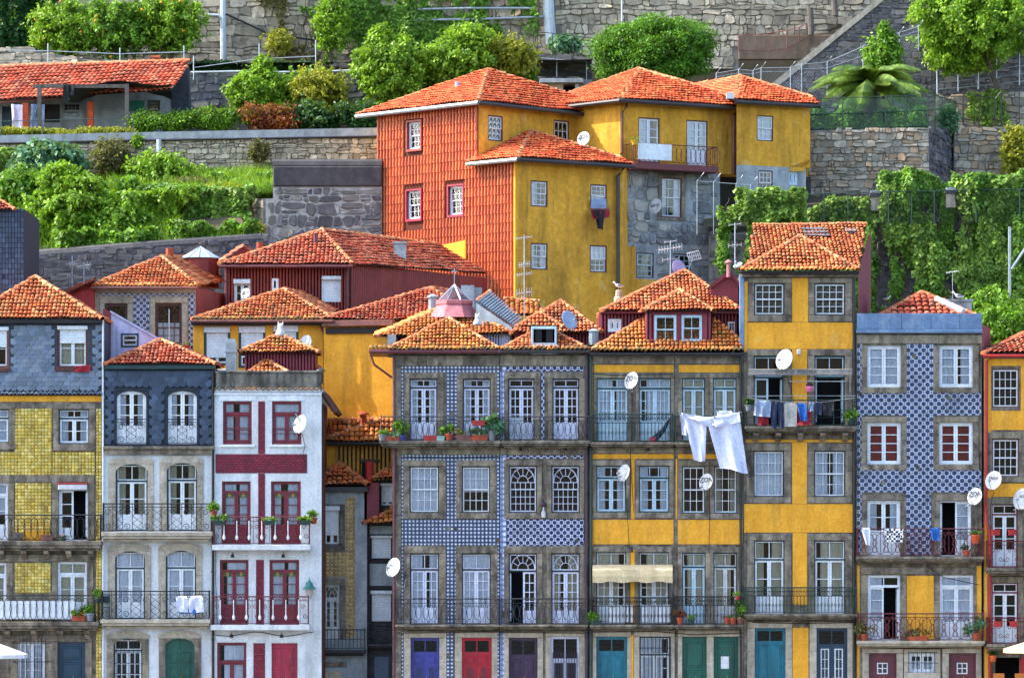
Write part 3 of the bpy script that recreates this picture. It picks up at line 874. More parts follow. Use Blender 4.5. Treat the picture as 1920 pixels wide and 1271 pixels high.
def ridge_line(roof, a, b, mat, r=.1, ln=.38, sq=None):
 a, b = Vector(a), Vector(b)
 k = max(1, round((b - a).length / ln)); L = (b - a).length / k
 key = (mat.name, round(r, 2))
 if key not in _ridge:
  mb = MB(); R0, R1, Lx = r * 1.1, r * .85, 1.08
  for R, rr, x0, x1 in ((R0, R1, 0, Lx),):
   ts = np.linspace(-.25, PI + .25, 8)
   A = [mb.p(x0, R * math.cos(t), R * math.sin(t)) for t in ts]
   B = [mb.p(x1, rr * math.cos(t), rr * math.sin(t)) for t in ts]
   for i in range(7): mb.face((A[i], B[i], B[i + 1], A[i + 1]))
   mb.face(A)
   C = [mb.p(x0 - .0, R * 1.14 * math.cos(t), R * 1.14 * math.sin(t)) for t in ts]
   E = [mb.p(x0 + .14, R * 1.12 * math.cos(t), R * 1.12 * math.sin(t)) for t in ts]
   for i in range(7): mb.face((C[i], E[i], E[i + 1], C[i + 1]))
   mb.face(C); mb.face(E[::-1])
  _ridge[key] = mb.mesh('ridge_tile', mat, smooth=False)
 x = (b - a).normalized(); y = Vector((0, 0, 1)).cross(x)
 y = y.normalized() if y.length > 1e-4 else Vector((0, 1, 0)); z = x.cross(y)
 eul = Matrix((x, y, z)).transposed().to_euler()
 for i in range(k):
  o = link('ridge_tile', _ridge[key], roof, a + (b - a) * (i / k) - org(roof) + Vector((random.uniform(-.01, .01), 0, random.uniform(-.012, .012))))
  o.rotation_euler = (eul.x + random.uniform(-.05, .05), eul.y, eul.z + random.uniform(-.04, .04))
  o.scale = (L, 1, 1)
def flatten(f, ridges):
 """bring the third corner of a four-sided slope into the plane of the other three (ridge ends follow)"""
 n = (f[1] - f[0]).cross(f[3] - f[0])
 if n.length < 1e-6: return
 n.normalize()
 old = f[2].copy(); E = cam.location
 d = (old - E).normalized(); den = d.dot(n)
 new = E + d * ((f[0] - E).dot(n) / den) if abs(den) > .03 else old
 if (new - old).length > 9 or abs(den) <= .03:
  new = old - n * (old - f[0]).dot(n)
 f[2] = new
 for r in ridges:
  for q in r:
   if (q - old).length < .45: q.x, q.y, q.z = new.x, new.y, new.z + .02
def roof(parent, faces, mat, ridges=(), pw=.15, rl=.27, eaves=(), emat=tile_moss, rmat=ridge_or, rr=.09, deck=tile_deck, name='roof', under=None, over=0.0, h=.05):
 """faces: lists of world points, the first two being the eave"""
 mb = MB()
 faces = [[Vector(q) for q in f] for f in faces]; ridges = [(Vector(a), Vector(b)) for a, b in ridges]
 for f in faces:
  if len(f) == 4: flatten(f, ridges)
  mb.poly([tuple(q) for q in f])
 rf = mb.build(name, [deck], parent)
 Vs, Fs, off = [], [], 0
 for f in faces:
  V, F = tile_field(f, pw, rl, h=h)
  Vs.append(V); Fs.append(F + off); off += len(V)
 npmesh('roof_tiles', np.concatenate(Vs), np.concatenate(Fs), mat, rf, kind='stuff')
 for a, b in ridges: ridge_line(rf, a, b, rmat, rr)
 for a, b in eaves: eave_row(rf, a, b, emat)
 return rf
def eave_row(rf, a, b, mat, pw=.17, out=.2, r=.075):
 """bed of mossy barrel tiles that closes the eave"""
 a, b = Vector(a), Vector(b)
 k = max(1, round((b - a).length / pw)); e = (b - a) / k
 x = e.normalized(); n = Vector((x.y, -x.x, 0)).normalized()
 mb = MB()
 for i in range(k):
  c = a + e * (i + .5) + Vector((0, 0, random.uniform(-.01, .01)))
  rr = e.length * .5
  ts = np.linspace(0, PI, 6)
  for s, (r0, dz) in enumerate(((rr, 0),)):
   F0 = [c + n * (out + random.uniform(-.02, .02)) + x * (r0 * math.cos(t)) + Vector((0, 0, r0 * 1.0 * math.sin(t) - .02)) for t in ts]
   B0 = [q - n * .38 + Vector((0, 0, .1)) for q in F0]
   I0 = [c + n * out + x * (r0 * .72 * math.cos(t)) + Vector((0, 0, r0 * .72 * math.sin(t) - .02)) for t in ts]
   A = [mb.p(*q) for q in F0]; B = [mb.p(*q) for q in B0]; I = [mb.p(*q) for q in I0]
   for j in range(5):
    mb.face((A[j], B[j], B[j + 1], A[j + 1])); mb.face((I[j], A[j], A[j + 1], I[j + 1]))
   J = [mb.p(*(q - n * .3)) for q in I0]
   for j in range(5): mb.face((J[j], I[j], I[j + 1], J[j + 1]))
 mb.build('eave_tiles', mat, rf, kind='stuff')
def hip(parent, fr, xl, xr, ye, xa, ya, depth, mat, over=.3, side=True, back=True, **kw):
 """front hip of a roof: eave xl..xr at row ye, apex (xa, ya); the apex stands depth metres behind the facade"""
 A = fr.w(fr.U(xl, over), over, fr.Z(xl, ye, over)); B = fr.w(fr.U(xr, over), over, fr.Z(xr, ye, over))
 C = fr.w(fr.U(xa, -depth), -depth, fr.Z(xa, ya, -depth))
 faces = [[A, B, C]]; rid = [(A, C), (B, C)]
 if back:
  n = -fr.n
  A2, B2, C2 = A + n * (depth * 2 + over), B + n * (depth * 2 + over), C + n * depth * .7
  faces += [[B, B2, C2, C], [A2, A, C, C2], [B2, A2, C2]]
  rid += [(C2, C)]
 kw.setdefault('eaves', [(A, B)])
 return roof(parent, faces, mat, rid, **kw)
def gutter(parent, a, b, mat, r=.07, name='gutter'):
 mb = MB(); mb.tube([tuple(a), tuple(b)], r, 7)
 return mb.build(name, mat, parent)
def pipe(parent, fr, px, y0, y1, mat, r=.05, n=.1, name='drainpipe', pts=None):
 mb = MB(fr)
 P = pts or [(px, y0), (px, y1)]
 mb.tube([(fr.U(a, n), n, fr.Z(a, b, n)) for a, b in P], r, 7)
 for i in range(1, 5):
  if pts: break
  y = y0 + (y1 - y0) * i / 5
  u, z = fr.U(px, n), fr.Z(px, y, n)
  mb.box(u - r * 1.3, u + r * 1.3, -.01, n + r * 1.15, z - .025, z + .025)
 return mb.build(name, mat, parent)
# ---------------------------------------------------------------- balconies
def arc(cx, cz, rx, rz, t0, t1, n, k=12):
 return [(cx + rx * math.cos(t), n, cz + rz * math.sin(t)) for t in np.linspace(t0, t1, k)]
def spiral(cx, cz, r, turns, n, s=1, t0=0, k=16):
 return [(cx + s * r * (1 - .75 * i / k) * math.cos(t0 + turns * 2 * PI * i / k), n, cz + r * (1 - .75 * i / k) * math.sin(t0 + turns * 2 * PI * i / k)) for i in range(k + 1)]
def rail_pattern(mb, a, b, z0, h, n, style):
 w = b - a
 T = lambda pts, r=.014: mb.tube(pts, r, 3, cap=False)
 if style == 'ovals':
  k = max(1, round(w / .46)); s = w / k
  T([(a, n, z0 + h * .82), (b, n, z0 + h * .82)])
  for i in range(k):
   c = a + (i + .5) * s
   mb.tube(arc(c - s * .22, z0 + h * .44, s * .2, h * .3, 0, 2 * PI, n, 13)[:-1], .014, 3, closed=True)
   mb.tube(arc(c + s * .22, z0 + h * .44, s * .2, h * .3, 0, 2 * PI, n, 13)[:-1], .014, 3, closed=True)
   T([(c + s * .5, n, z0), (c + s * .5, n, z0 + h)], .012); T([(c - s * .06, n, z0 + h * .44), (c + s * .06, n, z0 + h * .44)])
   mb.tube(arc(c, z0 + h * .07, s * .1, h * .06, 0, 2 * PI, n, 9)[:-1], .014, 3, closed=True)
 elif style == 'ellipses':
  k = max(1, round(w / .24)); s = w / k
  for i in range(k + 1):
   mb.tube(arc(a + i * s, z0 + h * .46, s * .62, h * .44, 0, 2 * PI, n, 13)[:-1], .014, 3, closed=True)
 elif style == 'scroll':
  k = max(1, round(w / .3)); s = w / k
  T([(a, n, z0 + h * .85), (b, n, z0 + h * .85)])
  for i in range(k):
   c = a + (i + .5) * s; f = 1 if i % 2 else -1
   T([(c + s * .5, n, z0), (c + s * .5, n, z0 + h)], .011)
   T(spiral(c - f * s * .12, z0 + h * .62, s * .3, 1.2, n, f)); T(spiral(c + f * s * .12, z0 + h * .28, s * .34, 1.3, n, -f, PI))
   mb.tube(arc(c, z0 + h * .93, s * .2, h * .05, 0, 2 * PI, n, 9)[:-1], .012, 3, closed=True)
 elif style == 'lattice':
  k = max(1, round(w / .36)); s = w / k
  T([(a, n, z0 + h * .87), (b, n, z0 + h * .87)])
  for i in range(k):
   c = a + i * s
   for q in range(3):
    zz, hh = z0 + h * .27 * q, h * .27
    if i % 2:
     T([(c, n, zz), (c + s * .5, n, zz + hh * .5), (c, n, zz + hh)]); T([(c + s, n, zz), (c + s * .5, n, zz + hh * .5), (c + s, n, zz + hh)])
    elif q != 1:
     T(spiral(c + s * .5, zz + hh * .5, s * .36, 1.3, n, 1 if q else -1))
   T([(c, n, z0), (c, n, z0 + h)], .012)
 elif style == 'bars':
  k = max(1, round(w / .13)); s = w / k
  for q in (.84, .66): T([(a, n, z0 + h * q), (b, n, z0 + h * q)])
  for i in range(k + 1):
   c = a + i * s
   T([(c, n, z0), (c, n, z0 + h * .66)], .015)
   mb.tube(arc(c, z0 + h * .92, s * .36, h * .06, 0, 2 * PI, n, 7)[:-1], .012, 3, closed=True)
   mb.tube(arc(c, z0 + h * .75, s * .36, h * .07, 0, 2 * PI, n, 7)[:-1], .012, 3, closed=True)
   mb.tube(arc(c, z0 + h * .3, s * .3, h * .06, 0, 2 * PI, n, 7)[:-1], .012, 3, closed=True)
 elif style == 'rings':
  k = max(1, round(w / .42)); s = w / k
  T([(a, n, z0 + h * .86), (b, n, z0 + h * .86)])
  for i in range(k):
   c = a + (i + .5) * s
   T([(c - s * .5, n, z0), (c - s * .5, n, z0 + h)], .012)
   T(arc(c - s * .5, z0 + h * .43, s * .42, h * .4, -PI / 2, PI / 2, n)); T(arc(c + s * .5, z0 + h * .43, s * .42, h * .4, PI / 2, 1.5 * PI, n))
   for q in (.2, .45, .7): mb.tube(arc(c, z0 + h * q, s * .2, h * .11, 0, 2 * PI, n, 11)[:-1], .014, 3, closed=True)
 elif style == 'plain':
  for q in (.3, .6): T([(a, n, z0 + h * q), (b, n, z0 + h * q)])
  k = max(1, round(w / .9))
  for i in range(k + 1): T([(a + w * i / k, n, z0), (a + w * i / k, n, z0 + h)], .014)
 elif style == 'sticks':
  k = max(1, round(w / .14)); s = w / k
  for i in range(k + 1): T([(a + i * s, n, z0), (a + i * s, n, z0 + h)], .015)
  T([(a, n, z0 + h * .5), (b, n, z0 + h * .5)])
def balcony(parent, fr, x0, y0, x1, y1, out=.65, mat=granite, corb=0, rail=None, style='ovals', rmat=iron, name='balcony', mould=True):
 """stone slab (rows y0..y1 at its front edge) with iron railing whose top is at row `rail`"""
 u0, u1 = fr.U(x0, out), fr.U(x1, out)
 zt, zb = fr.Z(x0, y0, out), fr.Z(x0, y1, out)
 mb = MB(fr)
 h = zt - zb
 if mould:
  mb.bbox(u0, u1, -.02, out, zt - h * .45, zt, .015)
  mb.bbox(u0 + .05, u1 - .05, -.02, out - .06, zt - h * .75, zt - h * .45 - .001, .02)
  mb.bbox(u0 + .12, u1 - .12, -.02, out - .2, zb, zt - h * .75 - .001, .03)
 else:
  mb.bbox(u0, u1, -.02, out, zb, zt, .015)
 bal = mb.build(name, mat, parent)
 for i in range(corb):
  c = u0 + (u1 - u0) * (i + .5) / corb
  pts = [(0, 0), (out * .85, 0), (out * .8, -.1), (out * .45, -.16), (.12, -.3), (0, -.32)]
  cm = MB(fr)
  A = [cm.p(c - .1, q[0], zb + q[1] - .002) for q in pts]; B = [cm.p(c + .1, q[0], zb + q[1] - .002) for q in pts]
  for q in range(6): cm.face((A[q], A[(q + 1) % 6], B[(q + 1) % 6], B[q]))
  cm.face(A); cm.face(B[::-1])
  cm.build('corbel', mat, bal)
 if rail:
  zr = fr.Z(x0, rail, out)
  no = out - .07
  rm = MB(fr)
  a, b = u0 + .05, u1 - .05
  z0 = zt + .06; hh = zr - z0
  rm.tube([(a, .02, zr), (a, no, zr), (b, no, zr), (b, .02, zr)], .024, 5)
  rm.tube([(a, .02, z0), (a, no, z0), (b, no, z0), (b, .02, z0)], .012, 4)
  for p, q in ((a, no), (b, no)): rm.tube([(p, q, zt), (p, q, zr + .05)], .018, 5)
  rail_pattern(rm, a, b, z0, hh, no, style)
  for e in (a, b):
   for q in np.linspace(.1, no, 5)[:-1]: rm.tube([(e, q, z0), (e, q, zr)], .014, 3, cap=False)
  rm.build('railing', rmat, bal)
 return bal
# ---------------------------------------------------------------- stone walls
def inpoly(x, y, P):
 c = False; j = len(P) - 1
 for i in range(len(P)):
  if (P[i][1] > y) != (P[j][1] > y) and x < (P[j][0] - P[i][0]) * (y - P[i][1]) / (P[j][1] - P[i][1]) + P[i][0]: c = not c
  j = i
 return c
def rubble(parent, fr, outline_px, cw, ch, mat, joint=.02, proud=.06, limit=300, holes=(), name='stone', seed=1, skip=None, n0=0.0, wob=.3, **kw):
 """rough coursed masonry: wandering courses of blocks of mixed length, some split small; the largest are objects, the rest one part"""
 rd = random.Random(seed)
 O = [(fr.U(x), fr.Z(x, y)) for x, y in outline_px]
 Hs = [fr.rect(*h) for h in holes]
 u0, u1 = min(q[0] for q in O), max(q[0] for q in O); z0, z1 = min(q[1] for q in O), max(q[1] for q in O)
 cells = []
 z = z0 - ch * .3
 while z < z1:
  h = ch * rd.uniform(.6, 1.35); u = u0 - cw * rd.uniform(0, 1)
  while u < u1:
   w = min(cw * rd.choice((.45, .6, .8, 1, 1.2, 1.6, 2.0)), h * 3.2); r = rd.random()
   if r < .22: f = rd.uniform(.35, .65); cells += [(u, z, u + w, z + h * f), (u, z + h * f, u + w, z + h)]
   elif r < .36:
    f, g = rd.uniform(.3, .7), rd.uniform(.35, .65); cells += [(u, z, u + w * f, z + h), (u + w * f, z, u + w, z + h * g), (u + w * f, z + h * g, u + w, z + h)]
   else: cells.append((u, z, u + w, z + h))
   u += w
  z += h
 def wb(u, z):
  k = 1.1 / ch; a = ch * wob
  return u + a * 1.3 * noise.noise((u * k, z * k, seed * 3.1)) , z + a * (noise.noise((u * k * .8, z * k * .8, seed * 3.1 + 40)) + .9 * noise.noise((u * k * .22, z * k * .22, seed + 9)))
 stones = []
 for a, c, e, d in cells:
  m, q = (a + e) / 2, (c + d) / 2
  if not inpoly(m, q, O) or any(h[0] - .1 < m < h[2] + .1 and h[1] - .1 < q < h[3] + .1 for h in Hs): continue
  x, y = (e - a), (d - c); s = lambda: rd.uniform(.08, .3)
  P = [(a + x * s(), c), (e - x * s(), c), (e, c + y * s()), (e, d - y * s()), (e - x * s(), d), (a + x * s(), d), (a, d - y * s()), (a, c + y * s())]
  P = [wb(*p) for p in P]
  P = [(min(max(p[0], u0), u1), min(max(p[1], z0), z1)) for p in P]
  stones.append((x * y, P))
 stones.sort(key=lambda s: -s[0])
 def make(mb, P):
  cx, cz = sum(q[0] for q in P) / 8, sum(q[1] for q in P) / 8
  rx = max(.03, (max(q[0] for q in P) - min(q[0] for q in P)) / 2); rz = max(.03, (max(q[1] for q in P) - min(q[1] for q in P)) / 2)
  t = proud * rd.uniform(.35, 1.4); tx, tz = rd.uniform(-.16, .16), rd.uniform(-.2, .12)
  def ring(off, n, tilt=0): return [mb.p(cx + (a - cx) * max(.5, 1 - off / rx), n + tilt * ((a - cx) * tx + (c - cz) * tz), cz + (c - cz) * max(.5, 1 - off / rz)) for a, c in P]
  A, B, C = ring(joint * .5, n0 - .04), ring(joint * .5, n0 + t * .55), ring(joint * .5 + .028, n0 + t, 1)
  for i in range(8):
   r = (i + 1) % 8
   mb.face((A[i], A[r], B[r], B[i])); mb.face((B[i], B[r], C[r], C[i]))
  mb.face(C)
 rest = MB(fr)
 for i, (ar, P) in enumerate(stones):
  if i < limit: m = MB(fr); make(m, P); m.build(name, mat, parent)
  else: make(rest, P)
 rest.build(name + '_fill', mat, parent, kind='stuff')
 return len(stones)
def stone_wall(label, name, fr, outline_px, thick, cw, ch, mat, mor=mortar, cat='wall', coping=None, **kw):
 """a retaining wall: mortar body + stones"""
 xs = [q[0] for q in outline_px]
 base = fr.w(fr.U(sum(xs) / len(xs)), -thick / 2, min(fr.Z(x, y) for x, y in outline_px))
 t = thing(name, label, cat, base)
 MB(fr).prism([(fr.U(x), fr.Z(x, y)) for x, y in outline_px], -thick, 0).build('core', mor, t)
 rubble(t, fr, outline_px, cw, ch, mat, **kw)
 return t
# ---------------------------------------------------------------- foliage
def leaf_mesh(name, P, N, size, mats, parent=None, droop=.2, aspect=.6, jit=1.15, kind=None, mi=None):
 """one rhombic leaf per point, facing roughly along N"""
 n = len(P)
 nr = N + RS.normal(0, jit, (n, 3)); nr[:, 2] += .25
 nr /= np.linalg.norm(nr, axis=1, keepdims=True) + 1e-9
 d = RS.normal(0, 1, (n, 3)); d[:, 2] -= droop * 3
 d -= nr * np.sum(d * nr, 1, keepdims=True); d /= np.linalg.norm(d, axis=1, keepdims=True) + 1e-9
 s = np.cross(nr, d)
 L = size * RS.uniform(.6, 1.3, (n, 1))
 mid = P + d * L * .45 + nr * L * .1
 V = np.stack([P, mid + s * L * aspect * .5, P + d * L, mid - s * L * aspect * .5], 1).reshape(-1, 3)
 F = np.arange(4 * n).reshape(n, 4)
 return npmesh(name, V, F, mats, parent, kind=kind, mi=mi)
def blob_points(blobs, n, fill=.25):
 """points on the upper-outer shells of many small clumps"""
 w = np.array([b[1][0] * b[1][2] for b in blobs]); w = w / w.sum()
 idx = RS.choice(len(blobs), n, p=w)
 C = np.array([b[0] for b in blobs])[idx]; R = np.array([b[1] for b in blobs])[idx]
 d = RS.normal(0, 1, (n, 3)); d /= np.linalg.norm(d, axis=1, keepdims=True)
 r = 1 - fill * RS.uniform(0, 1, (n, 1)) ** 1.5
 lump = 1 + .22 * np.sin(d[:, :1] * 5 + idx[:, None] * 1.7) * np.sin(d[:, 2:] * 6 + idx[:, None] * 2.3)
 stray = RS.uniform(0, 1, (n, 1)) < .12
 r = np.where(stray, RS.uniform(1.0, 1.38, (n, 1)), r) * lump
 P = C + d * R * r
 return P, d
def crown_blobs(c, r, k, sub=.38, seed=0, flat=1.0):
 """k clumps spread through an ellipsoid crown"""
 rs = np.random.RandomState(seed)
 out = []
 for i in range(k):
  d = rs.normal(0, 1, 3); d /= np.linalg.norm(d)
  q = rs.uniform(.35, .95) ** .6
  p = np.array(c) + d * np.array(r) * q * (1 - sub * .5)
  s = sub * rs.uniform(.6, 1.25)
  out.append((p, np.array([r[0] * s, r[1] * s, r[2] * s * flat]) * rs.uniform(.85, 1.1, 3)))
 return out
def limbs(mb, base, c, r, rad, seed, k=5):
 rs = random.Random(seed)
 b, c = Vector(base), Vector(c)
 m = b.lerp(c, .55) + Vector((rs.uniform(-.2, .2), rs.uniform(-.2, .2), 0))
 mb.tube([b, b.lerp(m, .5) + Vector((rs.uniform(-.1, .1), 0, 0)), m], rad, 7, r1=rad * .7)
 for i in range(k):
  a = 2 * PI * i / k + rs.uniform(-.4, .4)
  e = c + Vector((math.cos(a) * r[0] * .7, math.sin(a) * r[1] * .7, rs.uniform(-.2, .7) * r[2]))
  mb.tube([m, m.lerp(e, .5) + Vector((0, 0, r[2] * .12)), e], rad * .5, 5, r1=rad * .12)
def loose_points(c, r, n, seed, cut=.28, freq=3.2):
 """points of an uneven crown: an ellipsoid eaten into by noise, denser towards its outside"""
 rs = np.random.RandomState(seed + 100); P, N = [], []; c = np.array(c[:]); r = np.array(r)
 f = freq / max(r.mean(), .3)
 while len(P) < n:
  d = rs.normal(0, 1, (n, 3)); d /= np.linalg.norm(d, axis=1, keepdims=True); q = rs.uniform(.3, 1.22, n) ** .75
  for k in range(n):
   p = d[k] * q[k] * r
   v = noise.fractal(Vector(p * f) + Vector((seed * 5.1, seed * 2.3, 0)), .8, 2.1, 3)
   if v + (1 - q[k]) * 1.25 < cut: continue
   P.append(c + p); N.append(d[k] * .8 + np.array((0, -.1, .35)))
   if len(P) >= n: break
 return np.array(P), np.array(N)
def tree(label, name, px, py, Y, rx, rz, n, size, mat, base_py=None, k=26, sub=.36, seed=0, cat='tree', group=None, trunk=.1, fruit=0, ry=None, droop=.2, fill=.3, base_px=None, flat=1.0, extra=None, tidy=False, cut=.28):
 f = (D + Y) / D / S
 c = W(px, py, Y); r = (rx * f, (ry or rx) * f * .8, rz * f)
 base = W(base_px if base_px is not None else px, base_py or (py + rz * 1.15), Y)
 t = thing(name, label, cat, base, group)
 mb = MB(); limbs(mb, base, c, r, trunk, seed, 8); mb.build('trunk', bark, t)
 B = crown_blobs(c, r, k, sub, seed, flat)
 if tidy: P, N = blob_points(B, int(n * 1.25), fill)
 else:
  P, N = loose_points(c, (r[0] * 1.08, r[1], r[2] * 1.08), int(n * 1.5), seed, cut)
  for i, ex in enumerate(extra or ()):
   p2, n2 = loose_points(W(ex[0], ex[1], Y), (ex[2] * f * 1.1, ex[2] * f * .7, ex[3] * f * 1.1), int(n * .22), seed + 7 + i, cut)
   P, N = np.concatenate([P, p2]), np.concatenate([N, n2])
 leaf_mesh('crown', P, N, size * .76, mat, t, droop)
 if fruit:
  P2 = P[RS.choice(len(P), fruit)]; m2 = None
  for q in P2:
   m2 = m2 or MB().lathe([(.01, -.06), (.055, -.035), (.065, 0), (.05, .04), (.01, .06)], (0, 0, 0), 8).mesh('orange', orange_f, smooth=True)
   link('orange', m2, t, Vector(q) - base + Vector((0, -.1, 0)))
 return t
def ivy(label, name, fr, outline_px, n, size, mat, bulge=.5, seed=0, cat='ivy', thresh=-.25, nscale=.8, kind=None, droop=.8, group=None, top_px=None):
 """climbing leaves over a wall face, thick and thin by a noise field"""
 rs = random.Random(seed)
 xs = [q[0] for q in outline_px]; ys = [q[1] for q in outline_px]
 P, N = [], []
 tries = 0
 while len(P) < n and tries < n * 6:
  tries += 1
  x, y = rs.uniform(min(xs), max(xs)), rs.uniform(min(ys), max(ys))
  if not inpoly(x + 16 * noise.noise((x * .03, y * .03, seed)) + 7 * noise.noise((x * .1, y * .1, seed)), y + 18 * noise.noise((x * .035, y * .02, seed + 50)), outline_px): continue
  u, z = fr.U(x), fr.Z(x, y)
  v = noise.fractal(Vector((u * nscale, z * nscale * .38, seed * 7.3)), 1.0, 2.0, 4)
  if v < thresh + rs.uniform(-.1, .1): continue
  o = max(0.02, (v - thresh)) * bulge * rs.uniform(.35, 1.0) + .03
  v2 = noise.fractal(Vector(((u + .15) * nscale, z * nscale * .38, seed * 7.3)), 1.0, 2.0, 4)
  v3 = noise.fractal(Vector((u * nscale, (z + .15) * nscale * .38, seed * 7.3)), 1.0, 2.0, 4)
  p = fr.w(u, o, z)
  nn = fr.n - fr.u * ((v2 - v) / .15 * bulge) - Vector((0, 0, 1)) * ((v3 - v) / .15 * bulge)
  P.append(p[:]); N.append(nn.normalized()[:])
 P, N = np.array(P), np.array(N)
 cx = sum(xs) / len(xs)
 t = thing(name, label, cat, fr.w(fr.U(cx), 0, fr.Z(cx, max(ys))), group)
 leaf_mesh('leaves', P, N, size * .9, mat, t, droop, .85, .8, kind='stuff')
 mb = MB(fr)
 for i in range(max(3, n // 900)):
  x = rs.uniform(min(xs), max(xs)); y = max(ys)
  pts = []
  while y > min(ys) and len(pts) < 12:
   if inpoly(x, y, outline_px): pts.append((fr.U(x), .05, fr.Z(x, y)))
   x += rs.uniform(-8, 8); y -= (max(ys) - min(ys)) / 10
  if len(pts) > 2: mb.tube(pts, .018, 4)
 mb.build('stem', bark, t)
 return t
def hedge(label, name, fr, px, n, size, mat, depth=.8, cat='hedge', seed=0, rough=.12):
 """clipped or loose hedge filling a box"""
 u0, z0, u1, z1 = fr.rect(*px)
 rs = np.random.RandomState(seed)
 k = max(6, int((u1 - u0) / .45)) * 2
 B = []
 for i in range(k):
  u = u0 + (u1 - u0) * rs.uniform(.02, .98); z = z0 + (z1 - z0) * rs.uniform(.35, .8)
  B.append((np.array(fr.w(u, -depth * rs.uniform(.3, .7), z)[:]), np.array([.5, depth * .5, (z1 - z0) * .36]) * rs.uniform(.75, 1.25, 3)))
 t = thing(name, label, cat, fr.w((u0 + u1) / 2, -depth / 2, z0))
 P, N = blob_points(B, int(n * 1.2), .5)
 leaf_mesh('leaves', P, N, size, mat, t, .1, kind='stuff')
 mb = MB(fr)
 for i in range(max(2, int((u1 - u0) / .6))):
  u = u0 + (u1 - u0) * (i + .5) / max(2, int((u1 - u0) / .6))
  mb.tube([(u, -depth / 2, z0), (u + .1, -depth / 2, z0 + (z1 - z0) * .5), (u - .05, -depth * .4, z0 + (z1 - z0) * .8)], .03, 5, r1=.008)
 mb.build('stem', bark, t)
 return t
def grass(label, name, surf, n, h, mat, seed=0):
 """blades on a list of world-space triangles/quads"""
 rs = np.random.RandomState(seed)
 Q = [np.array([q[:] for q in f]) for f in surf]
 P = []
 for f in Q:
  a, b, c, d = f
  m = n // len(Q)
  s, t = rs.uniform(0, 1, (m, 1)), rs.uniform(0, 1, (m, 1))
  P.append(a * (1 - s) * (1 - t) + b * s * (1 - t) + c * s * t + d * (1 - s) * t)
 P = np.concatenate(P); n = len(P)
 lean = rs.normal(0, .35, (n, 3)); lean[:, 2] = 1
 L = h * rs.uniform(.4, 1.2, (n, 1))
 ang = rs.uniform(0, 2 * PI, n); s = np.stack([np.cos(ang), np.sin(ang), 0 * ang], 1) * .02
 V = np.stack([P - s, P + s, P + lean * L * .6 + s * .6, P + lean * L + np.array([0, 0, -.25]) * L * np.abs(lean[:, :1])], 1).reshape(-1, 3)
 o = npmesh(name, V, np.arange(4 * n).reshape(n, 4), mat)
 tag(o, label, 'grass', None, 'stuff')
 return o
# ---------------------------------------------------------------- small things
def dish(label, px, py, rpx, fr, out=.5, yaw=45, pitch=25, text=None, tsize=.2, mat=plastic_w, group='satellite dishes', mount=(0, -.5), back=False, shade=None):
 """satellite dish on a bracket: reflector, rim, arm, receiver, bracket"""
 c = fr.w(fr.U(px, out), out, fr.Z(px, py, out))
 r = rpx * .93 * (D + c.y) / D / S
 t = thing('satellite_dish', label, 'satellite dish', c, group)
 y, p = math.radians(yaw), math.radians(pitch)
 f = Vector((math.sin(y) * math.cos(p), -math.cos(y) * math.cos(p), math.sin(p)))   # facing
 x = Vector((0, 0, 1)).cross(f).normalized(); z = f.cross(x)
 def pt(a, b, d): return c + x * a + z * b + f * d
 mb = MB(); seg = 28; rings = []
 for rr, dd in ((.0, 0), (.35, .012), (.7, .05), (.97, .1), (1.0, .085), (.97, .07), (.6, .015), (0, -.03)):
  ring = [mb.p(*pt(r * rr * math.cos(2 * PI * k / seg), r * rr * 1.08 * math.sin(2 * PI * k / seg), dd * r * 2)) for k in range(seg)] if rr else [mb.p(*pt(0, 0, dd * r * 2))]
  rings.append(ring)
 for A, B in zip(rings, rings[1:]):
  for k in range(seg):
   q = (k + 1) % seg
   if len(A) == 1: mb.face((A[0], B[k], B[q]))
   elif len(B) == 1: mb.face((A[k], B[0], A[q]))
   else: mb.face((A[k], B[k], B[q], A[q]))
 mb.build('reflector', mat, t, smooth=True)
 ar = MB()
 tip = pt(0, -r * .35, r * 1.15)
 ar.tube([pt(0, -r * 1.05, 0), pt(0, -r * 1.0, r * .5), tip], .018, 5)
 ar.build('arm', galv, t)
 rc = MB(); rc.tube([tip, tip + (c - tip).normalized() * .14], .045, 7, r1=.03); rc.build('receiver', pot_grey, t)
 br = MB()
 wv = c - fr.n * out
 w2 = c + Vector((mount[0], 0, mount[1])) * r
 foot = fr.w((w2 - fr.o).dot(fr.u), .0, w2.z)
 br.tube([pt(0, 0, -.06 * r), pt(0, -.1 * r, -.15) , Vector((w2.x, w2.y, w2.z)), foot], .025, 6)
 br.build('bracket', galv, t)
 if text:
  ob = lettering(text, tsize, mat=ink, parent=t)
  m = Matrix((x, z, f)).transposed().to_4x4()
  m.translation = pt(0, r * .25, .055 * r * 2 + .02) - c
  ob.matrix_local = m
 return t
def lettering(text, size, mat, parent, name='lettering', ext=.003):
 """raised letters as a mesh, lying in their own x-y plane"""
 cu = bpy.data.curves.new(name, 'FONT')
 cu.body = text; cu.size = size; cu.align_x = 'CENTER'; cu.align_y = 'CENTER'; cu.extrude = ext; cu.resolution_u = 3
 tmp = link('tmp_text', cu)
 bpy.context.view_layer.update()
 me = bpy.data.meshes.new_from_object(tmp.evaluated_get(bpy.context.evaluated_depsgraph_get()))
 bpy.data.objects.remove(tmp); bpy.data.curves.remove(cu)
 me.materials.clear(); me.materials.append(mat)
 return link(name, me, parent)
